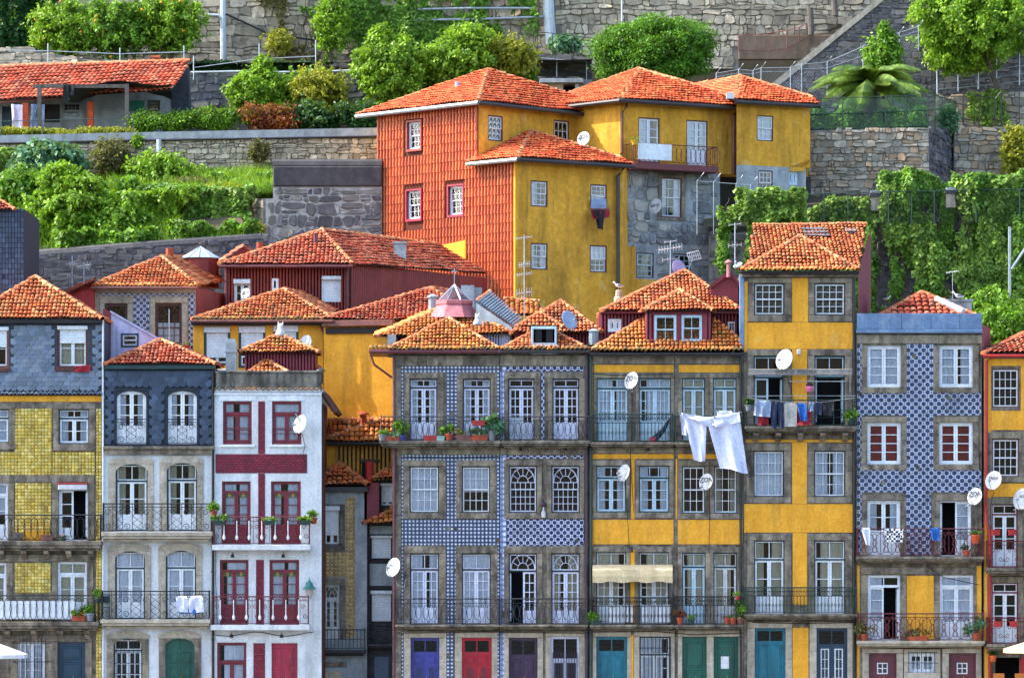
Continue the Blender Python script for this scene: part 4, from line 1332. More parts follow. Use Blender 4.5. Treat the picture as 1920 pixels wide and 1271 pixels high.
def pot(label, px, py, fr, out, w=.3, h=.26, kind='pot', mat=terracotta, leaf=lf_mid, lh=.4, n=260, size=.09, cat='potted plant', group='potted plants on balconies', flower=None, spread=1.0, name='potted_plant'):
 """py is the row of the pot's foot"""
 base = fr.w(fr.U(px, out), out, fr.Z(px, py, out))
 t = thing(name, label, cat, base, group)
 mb = MB()
 if kind == 'pot':
  mb.lathe([(w * .36, 0), (w * .48, h * .8), (w * .54, h * .8), (w * .54, h), (w * .46, h), (w * .44, h * .85)], base, 12)
  mb.build('pot', mat, t)
  wx = w * .5
 else:
  pts = [(-w / 2 * .92, 0), (w / 2 * .92, 0), (w / 2, h), (-w / 2, h)]
  f2 = Fr.__new__(Fr); f2.o, f2.u, f2.n = Vector((base.x, base.y, 0)), fr.u, fr.n
  m2 = MB(f2); m2.prism([(a, base.z + c) for a, c in pts], -.1, .1); m2.box(-w / 2 - .015, w / 2 + .015, -.115, .115, base.z + h - .03, base.z + h + .012)
  m2.build('planter', mat, t)
  wx = w * .55
 n, lh, size = int(n * .8), lh * .75, size * .85
 if n:
  k = 7
  B = []
  for i in range(k):
   B.append((np.array(base[:]) + np.array([random.uniform(-wx, wx) * spread, random.uniform(-.08, .08), h + lh * random.uniform(.15, .75)]), np.array([.12, .1, lh * .28])))
  P, N = blob_points(B, n, .5)
  leaf_mesh('foliage', P, N, size, leaf, t, .1)
  if flower:
   P, N = blob_points(B, max(12, n // 10), .05)
   leaf_mesh('flowers', P, N, .07, flower, t, 0, 1.0)
 return t
def cloth(label, fr, out, pts_top, pts_bot, mat, name='hanging_cloth', cat='laundry', group='laundry hung out on the balconies', wav=.04, k=14, rows=8, seed=0, pegs=True):
 """sheet hung from a line: px polylines for its upper and lower hem"""
 rs = random.Random(seed)
 def along(P, s):
  s = s * (len(P) - 1); i = min(int(s), len(P) - 2); f = s - i
  return P[i][0] + (P[i + 1][0] - P[i][0]) * f, P[i][1] + (P[i + 1][1] - P[i][1]) * f
 mb = MB(fr); ph = [rs.uniform(0, 6) for _ in range(3)]
 g = []; g2 = []
 for j in range(rows + 1):
  t = j / rows; row = []; row2 = []
  for i in range(k + 1):
   s = i / k
   a, b = along(pts_top, s), along(pts_bot, s)
   x, y = a[0] + (b[0] - a[0]) * t, a[1] + (b[1] - a[1]) * t
   o = out + wav * t ** .6 * (math.sin(s * 8 + ph[0] + t * 2.6) + .5 * math.sin(s * 17 + ph[1] - t * 3)) + wav * 1.2 * noise.noise((s * 3.1 + seed, t * 2.3, seed * 1.7)) + wav * .4 * math.sin(t * 5 + ph[2])
   row.append(mb.p(fr.U(x, out), o, fr.Z(x, y, out))); row2.append(mb.p(fr.U(x, out), o - .008, fr.Z(x, y, out)))
  g.append(row); g2.append(row2)
 for j in range(rows):
  for i in range(k):
   mb.face((g[j][i], g[j + 1][i], g[j + 1][i + 1], g[j][i + 1])); mb.face((g2[j][i], g2[j][i + 1], g2[j + 1][i + 1], g2[j + 1][i]))
 for j in range(rows):
  for c in (0, k): mb.face((g[j][c], g2[j][c], g2[j + 1][c], g[j + 1][c]))
 for i in range(k):
  for c in (0, rows): mb.face((g[c][i], g[c][i + 1], g2[c][i + 1], g2[c][i]))
 xm, ym = along(pts_top, .5)
 o = top(mb, name, [mat], label, cat, fr.w(fr.U(xm, out), out, fr.Z(xm, ym, out)), group, smooth=True)
 if pegs:
  for s in (.05, .95):
   x, y = along(pts_top, s)
   u, z = fr.U(x, out), fr.Z(x, y, out)
   MB(fr).box(u - .012, u + .012, out - .02, out + .03, z - .05, z + .04).build('clothes_peg', wood, o)
 return o
def antenna(label, px, y0, y1, Y, arms, mat=galv, r=.022, cat='aerial', group='television aerials', name='television_aerial'):
 """mast at column px from row y1 (foot) to y0; arms: (row, length px, tilt, elements)"""
 base = W(px, y1, Y)
 t = thing(name, label, cat, base, group)
 MB().tube([base, W(px, y0, Y)], r, 6).build('mast', mat, t)
 f = (D + Y) / D / S
 for row, ln, dx, els, el in arms:
  c = W(px, row, Y); L = ln * f
  mb = MB(); d = Vector((math.cos(math.radians(dx)), -math.sin(math.radians(dx)) * .6, .1 * (1 if dx < 90 else 0))).normalized()
  mb.tube([c - d * L * .5, c + d * L * .5], .014, 5)
  p = Vector((d.y, -d.x, 0)).normalized()
  for i in range(els):
   q = c + d * (L * (i / max(els - 1, 1) - .5))
   mb.tube([q - p * el * .5, q + p * el * .5], .008, 4)
   mb.tube([q - Vector((0, 0, 1)) * el * .22, q + Vector((0, 0, 1)) * el * .22], .008, 4)
  mb.build('antenna_arm', mat, t)
 return t
def gull(label, px, py, Y, s=1.0, left=True, group='gulls on the roofs'):
 """standing gull, py at its feet"""
 b = W(px, py, Y)
 t = thing('gull', label, 'gull', b, group)
 sg = -1 if left else 1
 def q(x, y, z): return b + Vector((x * sg, y, z)) * s
 body = MB()
 sp = [(-.26, .03, .17), (-.18, .055, .18), (-.05, .085, .2), (.08, .09, .22), (.15, .07, .26), (.19, .055, .33), (.23, .06, .38), (.28, .045, .385), (.31, .02, .38)]
 rings = []
 for x, r, z in sp:
  ring = []
  for k in range(9):
   a = 2 * PI * k / 9
   body.v.append(q(x, r * math.cos(a), z + r * 1.05 * math.sin(a))); ring.append(len(body.v) - 1)
  rings.append(ring)
 for A, B in zip(rings, rings[1:]):
  for k in range(9): body.face((A[k], A[(k + 1) % 9], B[(k + 1) % 9], B[k]))
 body.face(rings[0]); body.face(rings[-1][::-1])
 body.build('body', gull_w, t, smooth=True)
 for side in (-1, 1):
  w = MB()
  pts = [(.1, .26), (.0, .28), (-.15, .25), (-.36, .2), (-.2, .18), (.02, .18)]
  A = [w.p(*q(x, side * .092, z)) for x, z in pts]; B = [w.p(*q(x * .95, side * .06, z)) for x, z in pts]
  w.face(A); w.face(B[::-1])
  for k in range(6): w.face((A[k], A[(k + 1) % 6], B[(k + 1) % 6], B[k]))
  w.build('wing', gull_g, t)
  lg = MB(); lg.tube([q(.02, side * .03, .13), q(.0, side * .03, .0), q(.06, side * .03, .0)], .01 * s, 4); lg.build('leg', beak_y, t)
 bk = MB(); bk.tube([q(.3, 0, .38), q(.37, 0, .365), q(.385, 0, .35)], .018 * s, 5, r1=.004); bk.build('beak', beak_y, t)
 return t
def chimney_pipe(parent, px, y0, y1, Y, mat, r=.08, cap=True, name='flue'):
 a, b = W(px, y1, Y), W(px, y0, Y)
 mb = MB(); mb.tube([a, b], r, 9)
 if cap: mb.lathe([(r * 1.9, 0), (r * 1.7, .05), (.02, .14)], b + Vector((0, 0, .02)), 10); mb.tube([b - Vector((0, 0, .01)), b + Vector((0, 0, .03))], r * .4, 6)
 return mb.build(name, mat, parent)
def building(name, label, fr, x0, x1, cat='house', group='houses along the waterfront', z=0.0):
 base = fr.w((fr.U(x0) + fr.U(x1)) / 2, 0, z)
 return thing(name, label, cat, base, group)
# ================================================================ ground
gm = MB()
gm.poly([(-400, -16, 0), (400, -16, 0), (400, 600, 0), (-400, 600, 0)]); gm.poly([(-400, -16, -3), (400, -16, -3), (400, -16, 0), (-400, -16, 0)])
g_ = gm.build('ground', asphalt); tag(g_, 'pale paved quay in front of the houses', 'ground', None, 'structure')
gm = MB(); gm.poly([(-900, -900, -2), (900, -900, -2), (900, -15.9, -2), (-900, -15.9, -2)])
g_ = gm.build('river', M('river_water', '#26383a', '#1f3032', .3, .4, bump=.1, bsc=.6, fine=0)); tag(g_, 'dark green river in front of the quay', 'river', None, 'structure')
far = MB(); rb_ = random.Random(2); N_ = 40
rows_ = []
for j in range(7):
 rows_.append([far.p(-700 + 1400 * i / N_, -225 - j * 16 - 8 * noise.noise((i * .4, j, 3)), -2 + (46 + 16 * noise.noise((i * .23, 1.7, 0)) + 6 * noise.noise((i * .9, j * .7, 5))) * (j / 6) ** .7) for i in range(N_ + 1)])
for a, b in zip(rows_, rows_[1:]):
 for i in range(N_): far.face((a[i], a[i + 1], b[i + 1], b[i]))
g_ = far.build('far_bank', M('far_bank_slope', '#4a5238', '#6e5a48', .06, .95, '#2c3424', .7, .1, bump=0, streak=False, fine=0)); tag(g_, 'wooded bank on the other side of the river', 'hill', None, 'structure')
def board(parent, fr, x0, y0, x1, y1, n0, n1, mat, name='board', bv=.012):
 u0, u1 = fr.U(x0, n1), fr.U(x1, n1)
 z0, z1 = fr.Z((x0 + x1) / 2, y1, n1), fr.Z((x0 + x1) / 2, y0, n1)
 return MB(fr).bbox(u0, u1, n0, n1, z0, z1, bv).build(name, mat, parent)
FR = Fr(0, 0.0)
# ================================================================ A  slate and yellow-tile house, left edge
A = building('townhouse', 'townhouse with pale slate top storey and yellow relief tiles at the left edge', FR, -62, 192)
hA0 = [(-32, 612, 17, 690), (107, 610, 165, 690)]
hA = [(-32, 767, 17, 830), (110, 767, 167, 832), (-32, 905, 15, 1013), (110, 903, 165, 1013), (-32, 1055, 12, 1163), (108, 1053, 163, 1163),
      (33, 1203, 85, 1285), (108, 1203, 160, 1328)]
wall(A, FR, (-62, 600, 191, 738), hA0, slate_base, back=6, name='upper_wall')
wall(A, FR, (-62, 738.2, 191, 1328), hA, granite, back=6)
shingles(A, FR, (-62, 606, 190, 733), [(-36, 606, 22, 698), (101, 604, 171, 698)], slate_lt)
roof_A = hip(A, FR, -64, 192, 598, 66, 520, 2.5, tile_or, over=.28, eaves=[], h=.05)
board(A, FR, -64, 598, 191, 606, -.1, .26, fascia, 'eave_board')
for x0, x1 in ((-34, 19), (105, 167)):
 pass
w = shuttered(A, FR, hA0[1], .42, frame=M('brown_window_trim', '#5e2a24', '#4e211c', 3, .5), box=.1, frame_w=.09, cur=curtain_c)
board(A, FR, 104, 687, 168, 696, -.1, .1, brown_sheet, 'window_board')
w = shuttered(A, FR, hA0[0], .5, frame=gutter_b, box=.1, frame_w=.09)
board(A, FR, -34, 690, 20, 697, -.1, .1, brown_sheet, 'window_board')
e0, e1 = FR.w(FR.U(-62, .1), .06, FR.Z(0, 739)), FR.w(FR.U(191, .1), .06, FR.Z(191, 739))
drip = MB(FR); drip.bbox(FR.U(-62), FR.U(191), -.05, .12, FR.Z(0, 741), FR.Z(0, 738), .01); drip = drip.build('drip_course', fascia, A)
eave_row(drip, e0, e1, slate_lt, pw=.16, out=.14)
panel(A, FR, [(-62, 742, 191, 753)], yellow)
sA = (10, 10, 12, 12)
tile_grid(A, FR, [(-62, 766, 98, 892), (98, 846, 178, 892), (180, 766, 191, 1328), (28, 905, 97, 1012), (28, 1055, 95, 1112)],
          [(-62, 757, 29, 846)], .126, tile_yel, 'relief_tiles', 'relief')
for i, h in enumerate(hA[:2]):
 window(A, FR, h, 'casement', white, rows=(2,), trans=.25, tcols=2, cur=(curtain_w, 'full' if i == 0 else 'sides'), sur=(10, 10, 12, 13), fw=.04, outer=teal_dk)
window(A, FR, hA[2], 'door', white, rows=(2,), trans=.2, pan=.3, sur=(10, 12, 12, 0), cur=(curtain_w, 'top'))
window(A, FR, hA[3], 'door', white, rows=(3,), trans=.12, pan=.2, sur=(12, 12, 12, 0), gap=2)
aw = MB(FR); aw.bbox(FR.U(109), FR.U(165), -.02, .21, FR.Z(137, 908), FR.Z(137, 905), .02); aw.bbox(FR.U(110), FR.U(164), -.02, .2, FR.Z(137, 918), FR.Z(137, 908.3), .02, 1)
aw.build('awning_box', [red_paint, plastic_w], A)
board(A, FR, -62, 890, 176, 904, -.02, .05, granite_block, 'string_course')
balcony(A, FR, -62, 1014, 190, 1032, .62, granite, 6, 965, 'ellipses', iron)
board(A, FR, -62, 1039, 172, 1052, -.02, .05, granite_block, 'string_course')
for h in hA[4:6]:
 window(A, FR, h, 'door', white, rows=(2,), trans=.2, tcols=2, pan=.35, cur=(curtain_c, 'full'), sur=(10, 0, 12, 0))
balcony(A, FR, -62, 1165, 186, 1182, .62, granite, 5, 1116, 'ellipses', iron)
bal = MB(FR); bal.box(FR.U(-60, .5), FR.U(140, .5), .5, .515, FR.Z(0, 1160, .5), FR.Z(0, 1126, .5)); bal.build('balcony_screen', white, A)
board(A, FR, -62, 1190, 172, 1202, -.02, .05, granite_block, 'string_course')
w = window(A, FR, hA[6], 'casement', white, rows=(3,), leafc=2, cur=(curtain_w, 'full'), sur=(12, 0, 12, 12))
gb = MB(FR)
for x in range(36, 86, 7): gb.tube([(FR.U(x, .06), .06, FR.Z(x, 1288, .06)), (FR.U(x, .06), .06, FR.Z(x, 1196, .06))], .012, 4)
for y in (1205, 1240, 1275): gb.tube([(FR.U(24, .06), .06, FR.Z(30, y, .06)), (FR.U(98, .06), .06, FR.Z(90, y, .06))], .012, 4)
gb.build('window_grille', iron, w)
wood_door(A, FR, hA[7], door_navy, 1, 0, sur=(12, 0, 12, 0), rows=(.42, .72, .96))
pipe(A, FR, 193, 600, 1326, white, .04, .06)
# ================================================================ B  navy slate over white, arched doors
B = building('townhouse', 'white townhouse with arched doors and a navy slate top storey', FR, 193, 402)
hB0 = [(219, 733, 274, 832), (315, 733, 369, 832)]
hB = [(217, 870, 277, 995), (313, 868, 370, 995), (216, 1033, 272, 1160), (311, 1032, 368, 1160), (213, 1197, 267, 1290), (310, 1196, 365, 1328)]
wall(B, FR, (195, 688, 401, 838), hB0, slate_base_dk, back=6, name='upper_wall')
wall(B, FR, (193.5, 838.2, 400, 1328), hB, white_pl, back=6)
shingles(B, FR, (197, 697, 401, 834), [(213, 728, 280, 836), (309, 728, 375, 836)], slate_dk, .24, .18)
hip(B, FR, 196, 405, 683, 302, 638, 1.6, tile_red, over=.26, eaves=[], rmat=ridge_or)
board(B, FR, 197, 684, 403, 692, -.1, .24, teal_dk, 'eave_board')
for h in hB0:
 window(B, FR, h, 'door', white, rows=(3,), pan=.3, n=-.1, fw=.06, cur=(curtain_w, 'sides'))
 arch_fill(B, FR, h, 13, slate_base_dk, -.16, .04, 'arch_trim')
 j = MB(FR)
 x0, y0, x1, y1 = h
 rr = FR.rect(x0 - 5, y0 - 5, x1 + 5, y1)
 j.bbox(rr[0], FR.U(x0) - .005, -.02, .05, rr[1], rr[3], .01); j.bbox(FR.U(x1) + .005, rr[2], -.02, .05, rr[1], rr[3], .01); j.bbox(FR.U(x0), FR.U(x1), -.02, .05, FR.Z(x0, y0) + .005, rr[3], .01)
 j.build('door_trim', slate_base_dk, B)
 rm = MB(FR); a, b, z0, z1 = FR.U(x0), FR.U(x1), FR.Z(x0, 832), FR.Z(x0, 786)
 rm.tube([(a, .1, z1), (b, .1, z1)], .016, 4); rm.tube([(a, .1, z0 + .04), (b, .1, z0 + .04)], .014, 4)
 rail_pattern(rm, a, b, z0 + .04, z1 - z0 - .04, .1, 'lattice'); rm.build('railing', iron, B)
board(B, FR, 193.5, 836, 402, 842, -.05, .22, granite, 'cornice'); board(B, FR, 197, 842.2, 398, 852, -.05, .14, granite, 'cornice')
for i, h in enumerate(hB[:4]):
 window(B, FR, h, 'door', white, outer=teal_dk, rows=(2,), trans=.24, tcols=2, pan=.28, fw=.055, sur=(14, 0, 11, 0), smat=granite_pale,
           cur=(curtain_w, 'full') if i >= 2 else (curtain_c, 'sides'))
 x0, y0, x1, y1 = h
 arch_fill(B, FR, h, 15, granite_pale, -.17, .05)
 z1 = FR.Z(x0, y0); R = FR.rect(x0 - 14, y0 - 13, x1 + 11, y0)
 k = 18; um = (R[0] + R[2]) / 2; ww = (R[2] - R[0]) / 2
 lo = [(R[0] + 2 * ww * i / k, z1 + .002) for i in range(k + 1)]
 hi = [(um - ww * math.cos(PI * i / k), z1 + .02 + (R[3] - z1) * (.35 + .65 * math.sin(PI * i / k))) for i in range(k + 1)]
 MB(FR).prism(lo + hi[::-1], -.03, .06).build('arch_lintel', granite_pale, B)
balcony(B, FR, 190, 997, 398, 1014, .62, granite_pale, 0, 944, 'lattice', iron)
balcony(B, FR, 188, 1161, 394, 1177, .62, granite_pale, 0, 1108, 'lattice', iron)
w = window(B, FR, hB[4], 'casement', white, outer=teal_dk, rows=(3,), leafc=2, trans=.22, sur=(13, 0, 12, 12))
arch_fill(B, FR, hB[4], 15, granite_block, -.17, .05)
gb = MB(FR)
for x in range(218, 266, 8): gb.tube([(FR.U(x, .02), .02, FR.Z(x, 1288)), (FR.U(x, .02), .02, FR.Z(x, 1200))], .01, 4)
for y in (1222, 1243, 1262): gb.tube([(FR.U(214), .02, FR.Z(214, y)), (FR.U(266), .02, FR.Z(266, y))], .01, 4)
gb.build('window_grille', iron_grey, w)
wood_door(B, FR, hB[5], door_green, 2, 0, sur=(12, 0, 12, 0), rows=(.42, .62, .82))
arch_fill(B, FR, hB[5], 17, granite_block, -.12, .05)
for x0, x1 in ((199, 281), (296, 378)):
 z = FR.Z(x0, 1196)
 k = 16; u0, u1 = FR.U(x0), FR.U(x1)
 lo = [(u0 + (u1 - u0) * i / k, z + .003) for i in range(k + 1)]
 hi = [(u0 + (u1 - u0) * (.5 - .5 * math.cos(PI * i / k)), z + .06 + .22 * math.sin(PI * i / k)) for i in range(k + 1)]
 MB(FR).prism(lo + hi[::-1], -.03, .06).build('arch_lintel', granite_pale, B)
pipe(B, FR, 399, 690, 1326, iron, .045, .08)
# ================================================================ C  white house with maroon bricks
C = building('townhouse', 'white townhouse with maroon window frames and a cross of maroon bricks', FR, 402, 605)
hC = [(418, 752, 472, 833), (510, 752, 565, 833), (416, 902, 470, 1020), (508, 902, 564, 1020), (412, 1049, 466, 1171), (505, 1049, 561, 1171), (407, 1204, 462, 1328), (509, 1205, 558, 1328)]
wall(C, FR, (402, 727, 603, 1328), hC, white_pl, back=5)
panel(C, FR, [(404, 851, 576, 887), (484, 752, 497, 850.5), (484, 887.5, 497, 1020), (480, 1049, 495, 1170), (475, 1205, 497, 1328)], maroon, n1=.005, name='brick_bed')
tile_grid(C, FR, [(404, 851, 576, 887), (484, 752, 497, 851), (484, 887, 497, 1020), (480, 1049, 495, 1170), (475, 1205, 497, 1328)], [], .17, maroon_brick, 'brickwork', 'brick', pz=.094)
for i, h in enumerate(hC[:2]):
 w = window(C, FR, h, 'casement', maroon, rows=(2,), trans=.27, tcols=1, pan=.02, cur=(curtain_w, 'full'), fw=.07, name='window')
 r = MB(FR)
 for y in (806, 813): r.tube([(FR.U(h[0], .03), .03, FR.Z(h[0], y)), (FR.U(h[2], .03), .03, FR.Z(h[2], y))], .014, 4)
 r.build('window_bar', iron_red, w)
 board(C, FR, h[0] - 6, 833.5, h[2] + 6, 838, -.05, .08, white, 'window_sill')
for i, h in enumerate(hC[2:6]):
 w = window(C, FR, h, 'door', maroon, rows=(3,), trans=.16, tcols=1, pan=.33, cur=(curtain_w, 'full'), fw=.07)
 R = FR.rect(*h); um = (R[0] + R[2]) / 2; zt = R[1] + (R[3] - R[1]) * .77
 for s in (-1, 1):
  for q, mt in ((-.1, white_stain), (0, yellow_pane), (.1, white_stain)):
   u = um + s * .26 + q
   place_unit('stained_pane', unit_pane(mt), w, FR, u - .045, -.115, zt - .06, .09, .17)
panel(C, FR, [(404, 727.5, 601, 735)], white_pl, n1=.1); board(C, FR, 401, 735.2, 603, 741, -.05, .05, white, 'cornice')
for x0, x1 in ((411, 480), (501, 572)): panel(C, FR, [(x0, 741.5, x1, 751)], white, n1=.02)
balcony(C, FR, 398, 1021, 582, 1031, .6, white_pl, 0, 969, 'scroll', iron_red, mould=False)
balcony(C, FR, 395, 1171, 580, 1181, .6, white_pl, 0, 1118, 'scroll', iron_red, mould=False)
for yy0, yy1, xs in ((976, 1012, (420, 444, 467, 491, 516, 540, 564)), (1124, 1162, (413, 438, 462, 487, 512, 536, 560))):
 sp = MB(FR)
 for x in xs:
  a, b = FR.w(FR.U(x, .56), .56, FR.Z(x, yy0, .56)), FR.w(FR.U(x, .56), .56, FR.Z(x, yy1, .56))
  sp.tube([a + Vector((0, -.0, 0)), b], .02, 5) if False else None
  mbx = MB(); mbx.tube([a, b], .02, 6); mbx.lathe([(.02, 0), (.05, .05), (.06, .1), (.03, .18), (.02, .2)], b, 8); mbx.build('white_spindle', white, C)
w = window(C, FR, hC[6], 'door', door_red if False else maroon, rows=(1,), trans=.28, tcols=1, pan=.1, cur=(curtain_w, 'full'), fw=.07)
wood_door(C, FR, hC[7], door_pink, 2, 0, slot=False, rows=(.62, .95))
for x0, x1 in ((404, 466), (505, 566)): panel(C, FR, [(x0, 1190, x1, 1202)], white, n1=.02)
cb = MB(FR); cb.tube([(FR.U(396 + i * 16, .1), .1, FR.Z(396, 1188 + 4 * math.sin(i * .9), .1)) for i in range(13)], .014, 4); cb.build('cable', iron, C)
pb = MB(FR); pb.bbox(FR.U(405), FR.U(602), -.3, .06, FR.Z(405, 727), FR.Z(405, 700), .02); pb.bbox(FR.U(404), FR.U(603.5), -.34, .1, FR.Z(405, 699.8), FR.Z(405, 695), .02)
par = pb.build('parapet', concrete, C)
eave_row(par, FR.w(FR.U(402), .04, FR.Z(402, 731)), FR.w(FR.U(604), .04, FR.Z(604, 731)), tile_moss, pw=.2, out=.12)
fs = Fr(603.6, 0.0, 612, 5.0)
corrugated(C, fs, (603.6, 760, 611, 1328), [], brown_sheet, .2, .03, n0=.02)
ev = MB(FR)
zt, zl = FR.Z(604, 736), FR.Z(604, 772)
for k in range(9):
 a = FR.w(FR.U(604), -.3 - k * .5, zt); b = FR.w(FR.U(628), -.3 - k * .5, zl)
 ev.tube([FR.w(FR.U(604), -.3 - k * .5, zt) if False else (a - FR.o)[:] and (FR.U(604), -.3 - k * .5, zt), (FR.U(629), -.3 - k * .5, zl)], .12, 6)
ev.build('side_eave', brown_sheet, C)
fd = Fr(460, 1.2)
at = wall(C, fd, (459, 650, 590, 700), [], maroon_sheet, back=2.4, name='attic_wall')
corrugated(C, fd, (459, 662, 590, 700), [], maroon_sheet, .12, .02)
hip(C, fd, 446, 598, 661, 525, 628, 1.1, tile_gold, over=.25, eaves=[], rr=.09)
hip(C, Fr(500, .5), 466, 540, 699, 500, 674, .8, tile_gold, over=.1, back=False, eaves=[], rr=.09)
ch = MB(); p = W(434, 700, .9)
ch.box(p.x - .2, p.x + .2, .7, 1.1, p.z - .6, p.z + 1.15); ch.box(p.x - .24, p.x + .24, .66, 1.14, p.z + .78, p.z + .84); ch.box(p.x - .15, p.x + .15, .75, 1.05, p.z + 1.15, p.z + 1.3)
ch.build('chimney', cement, C)
chimney_pipe(C, 601, 697, 720, .8, iron_grey, .1); chimney_pipe(C, 594, 690, 720, 1.4, terracotta, .1)
# ================================================================ D, E  blue-tiled pair
DE = building('tiled_house', 'grey stone house with blue and white ring tiles and a maroon gutter', FR, 735, 938)
hD = [(768, 710, 820, 826), (868, 710, 920, 826), (768, 874, 823, 961), (866, 874, 919, 961), (769, 1037, 823, 1171), (866, 1037, 920, 1171), (770, 1195, 824, 1328), (866, 1195, 922, 1328)]
wall(DE, FR, (736, 660, 937, 1328), hD, granite, back=6.5)
sD = (11, 12, 12, 0)
blk = [(757, 698, 833, 826), (857, 698, 933, 826), (756, 862, 836, 972), (855, 862, 931, 972), (757, 1022, 836, 1171), (855, 1022, 932, 1171), (757, 1183, 837, 1328), (853, 1183, 933, 1328)]
tile_grid(DE, FR, [(753, 687, 937, 826), (753, 853, 937, 1022), (753, 1022, 937, 1171), (753, 1183, 937, 1328)], blk, .144, az_rings, 'ring_tiles')
for h in hD[:2]: window(DE, FR, h, 'door', lilac_white, outer=iron, leafc=2, rows=(4,), trans=.13, tcols=2, pan=.3, sur=sD, cur=(curtain_w, 'sides'), fw=.04)
window(DE, FR, hD[2], 'sash', white, outer=iron, cols=4, rows=(2, 2), sur=(12, 12, 13, 11), cur=(curtain_w, 'full'), fw=.04)
window(DE, FR, hD[3], 'sash', white, outer=iron, cols=4, rows=(2, 2), sur=(11, 12, 12, 11), cur=(curtain_w, 'top'), fw=.04)
for h in hD[4:6]: window(DE, FR, h, 'door', lilac_white, outer=iron, leafc=2, rows=(4,), trans=.22, tcols=2, pan=.27, sur=(12, 14, 13, 0), cur=(curtain_w, 'full'), fw=.04)
wood_door(DE, FR, hD[6], door_blue, 2, .2, glass_low=True, slot=False, sur=(13, 12, 13, 0), smat=granite_pale)
wood_door(DE, FR, hD[7], door_red, 2, .2, glass_low=True, slot=False, sur=(13, 12, 11, 0), smat=granite_pale)
for x0, x1 in ((736, 800), (800.5, 868), (868.5, 937)): board(DE, FR, x0, 666, x1, 686, -.02, .05, granite_block, 'cornice_stone')
for x0, x1 in ((736, 770), (770.5, 836), (836.5, 890), (890.5, 937)): board(DE, FR, x0, 839, x1, 852, -.02, .04, granite_block, 'stone_course')
for y0 in range(690, 1320, 46): board(DE, FR, 736.2, y0, 752, y0 + 45.4, -.02, .035 + random.uniform(-.01, .01), granite_block, 'quoin_stone')
balcony(DE, FR, 712, 826, 938.5, 839, .62, granite, 0, 781, 'ovals', iron_grey)
balcony(DE, FR, 741, 1171, 937, 1180, .62, granite, 0, 1122, 'ovals', iron_grey)
hip(DE, FR, 728, 936, 655, 841, 597, 2.2, tile_gold, over=.3, back=False, emat=tile_moss)
E = building('tiled_house', 'grey stone house with dark blue rosette tiles and fan windows', FR, 938, 1104)
hE = [(953, 710, 1002, 826), (1036, 710, 1086, 826), (954, 873, 1007, 961), (1034, 873, 1087, 961), (954, 1037, 1007, 1171), (1034, 1037, 1087, 1171), (954, 1195, 1008, 1328), (1033, 1193, 1086, 1328)]
wall(E, FR, (937.6, 660, 1103, 1328), hE, granite, back=6.5)
blk = [(946, 698, 1014, 826), (1023, 698, 1095, 826), (944, 862, 1018, 972), (1024, 862, 1095, 972), (944, 1024, 1018, 1171), (1024, 1024, 1095, 1171), (944, 1183, 1018, 1328), (1022, 1183, 1097, 1328)]
tile_grid(E, FR, [(950, 687, 1095, 826), (950, 853, 1095, 1022), (950, 1022, 1095, 1171), (950, 1183, 1095, 1328)], blk, .126, az_rose, 'rosette_tiles')
tile_grid(E, FR, [(938, 687, 949.6, 826), (938, 853, 949.6, 1171), (938, 1183, 949.6, 1328)], [], .2, az_border, 'border_tiles', t=.028)
for h in hE[:2]: window(E, FR, h, 'door', lilac_white, outer=iron, leafc=2, rows=(4,), trans=.13, tcols=2, pan=.3, sur=(8, 12, 11, 0), fw=.04)
for h in hE[2:4]: window(E, FR, h, 'sash', lilac_white, outer=iron, cols=5, rows=(3, 3), sur=(9, 12, 9, 11), fan=True, fw=.04)
for i, h in enumerate(hE[4:6]): window(E, FR, h, 'door', lilac_white, outer=iron, leafc=2, rows=(4,), trans=.24, fan=True, pan=.22, sur=(9, 14, 10, 0), fw=.04, gap=(0,) if i == 0 else 0, cur=None if i == 0 else (curtain_c, 'full'))
wood_door(E, FR, hE[6], door_purple, 2, .24, sur=(9, 12, 10, 0), smat=granite_pale, rows=(.3, .6, .94))
w = window(E, FR, hE[7], 'casement', lilac_white, rows=(1,), leafc=1, trans=.32, tcols=2, sur=(10, 10, 11, 0), smat=granite_pale)
gb = MB(FR)
for x in range(1037, 1086, 5): gb.tube([(FR.U(x, .02), .02, FR.Z(x, 1326)), (FR.U(x, .02), .02, FR.Z(x, 1222))], .014, 4)
gb.build('window_grille', door_purple, w)
for x0, x1 in ((938, 1020), (1020.5, 1103)): board(E, FR, x0, 666, x1, 686, -.02, .05, granite_block, 'cornice_stone')
for x0, x1 in ((938, 990), (990.5, 1050), (1050.5, 1103)): board(E, FR, x0, 839, x1, 852, -.02, .04, granite_block, 'stone_course')
balcony(E, FR, 939, 826, 1107, 839, .62, granite, 0, 781, 'ovals', iron_grey)
balcony(E, FR, 937.5, 1171, 1103, 1180, .62, granite, 0, 1122, 'ovals', iron_grey)
g1 = FR.w(FR.U(692, .42), .42, FR.Z(692, 659, .42)); g2 = FR.w(FR.U(936, .42), .42, FR.Z(936, 659, .42))
gutter(DE, g1, g2, gutter_m, .08)
g3 = FR.w(FR.U(937, .42), .42, FR.Z(937, 659, .42)); g4 = FR.w(FR.U(1106, .42), .42, FR.Z(1106, 659, .42))
gutter(E, g3, g4, gutter_d, .07)
ex = MB(FR); ex.bbox(FR.U(694), FR.U(736), -3.2, .34, FR.Z(700, 661), FR.Z(700, 655), .02); ex = ex.build('eave_overhang', gutter_b, DE)
eave_row(ex, FR.w(FR.U(692), .15, FR.Z(692, 654)), FR.w(FR.U(734), .15, FR.Z(734, 654)), tile_moss)
st = MB(FR); st.tube([(FR.U(695), .2, FR.Z(695, 664)), (FR.U(702), .15, FR.Z(702, 684)), (FR.U(735), .03, FR.Z(735, 708))], .045, 6); st.build('downpipe_bend', gutter_m, DE)
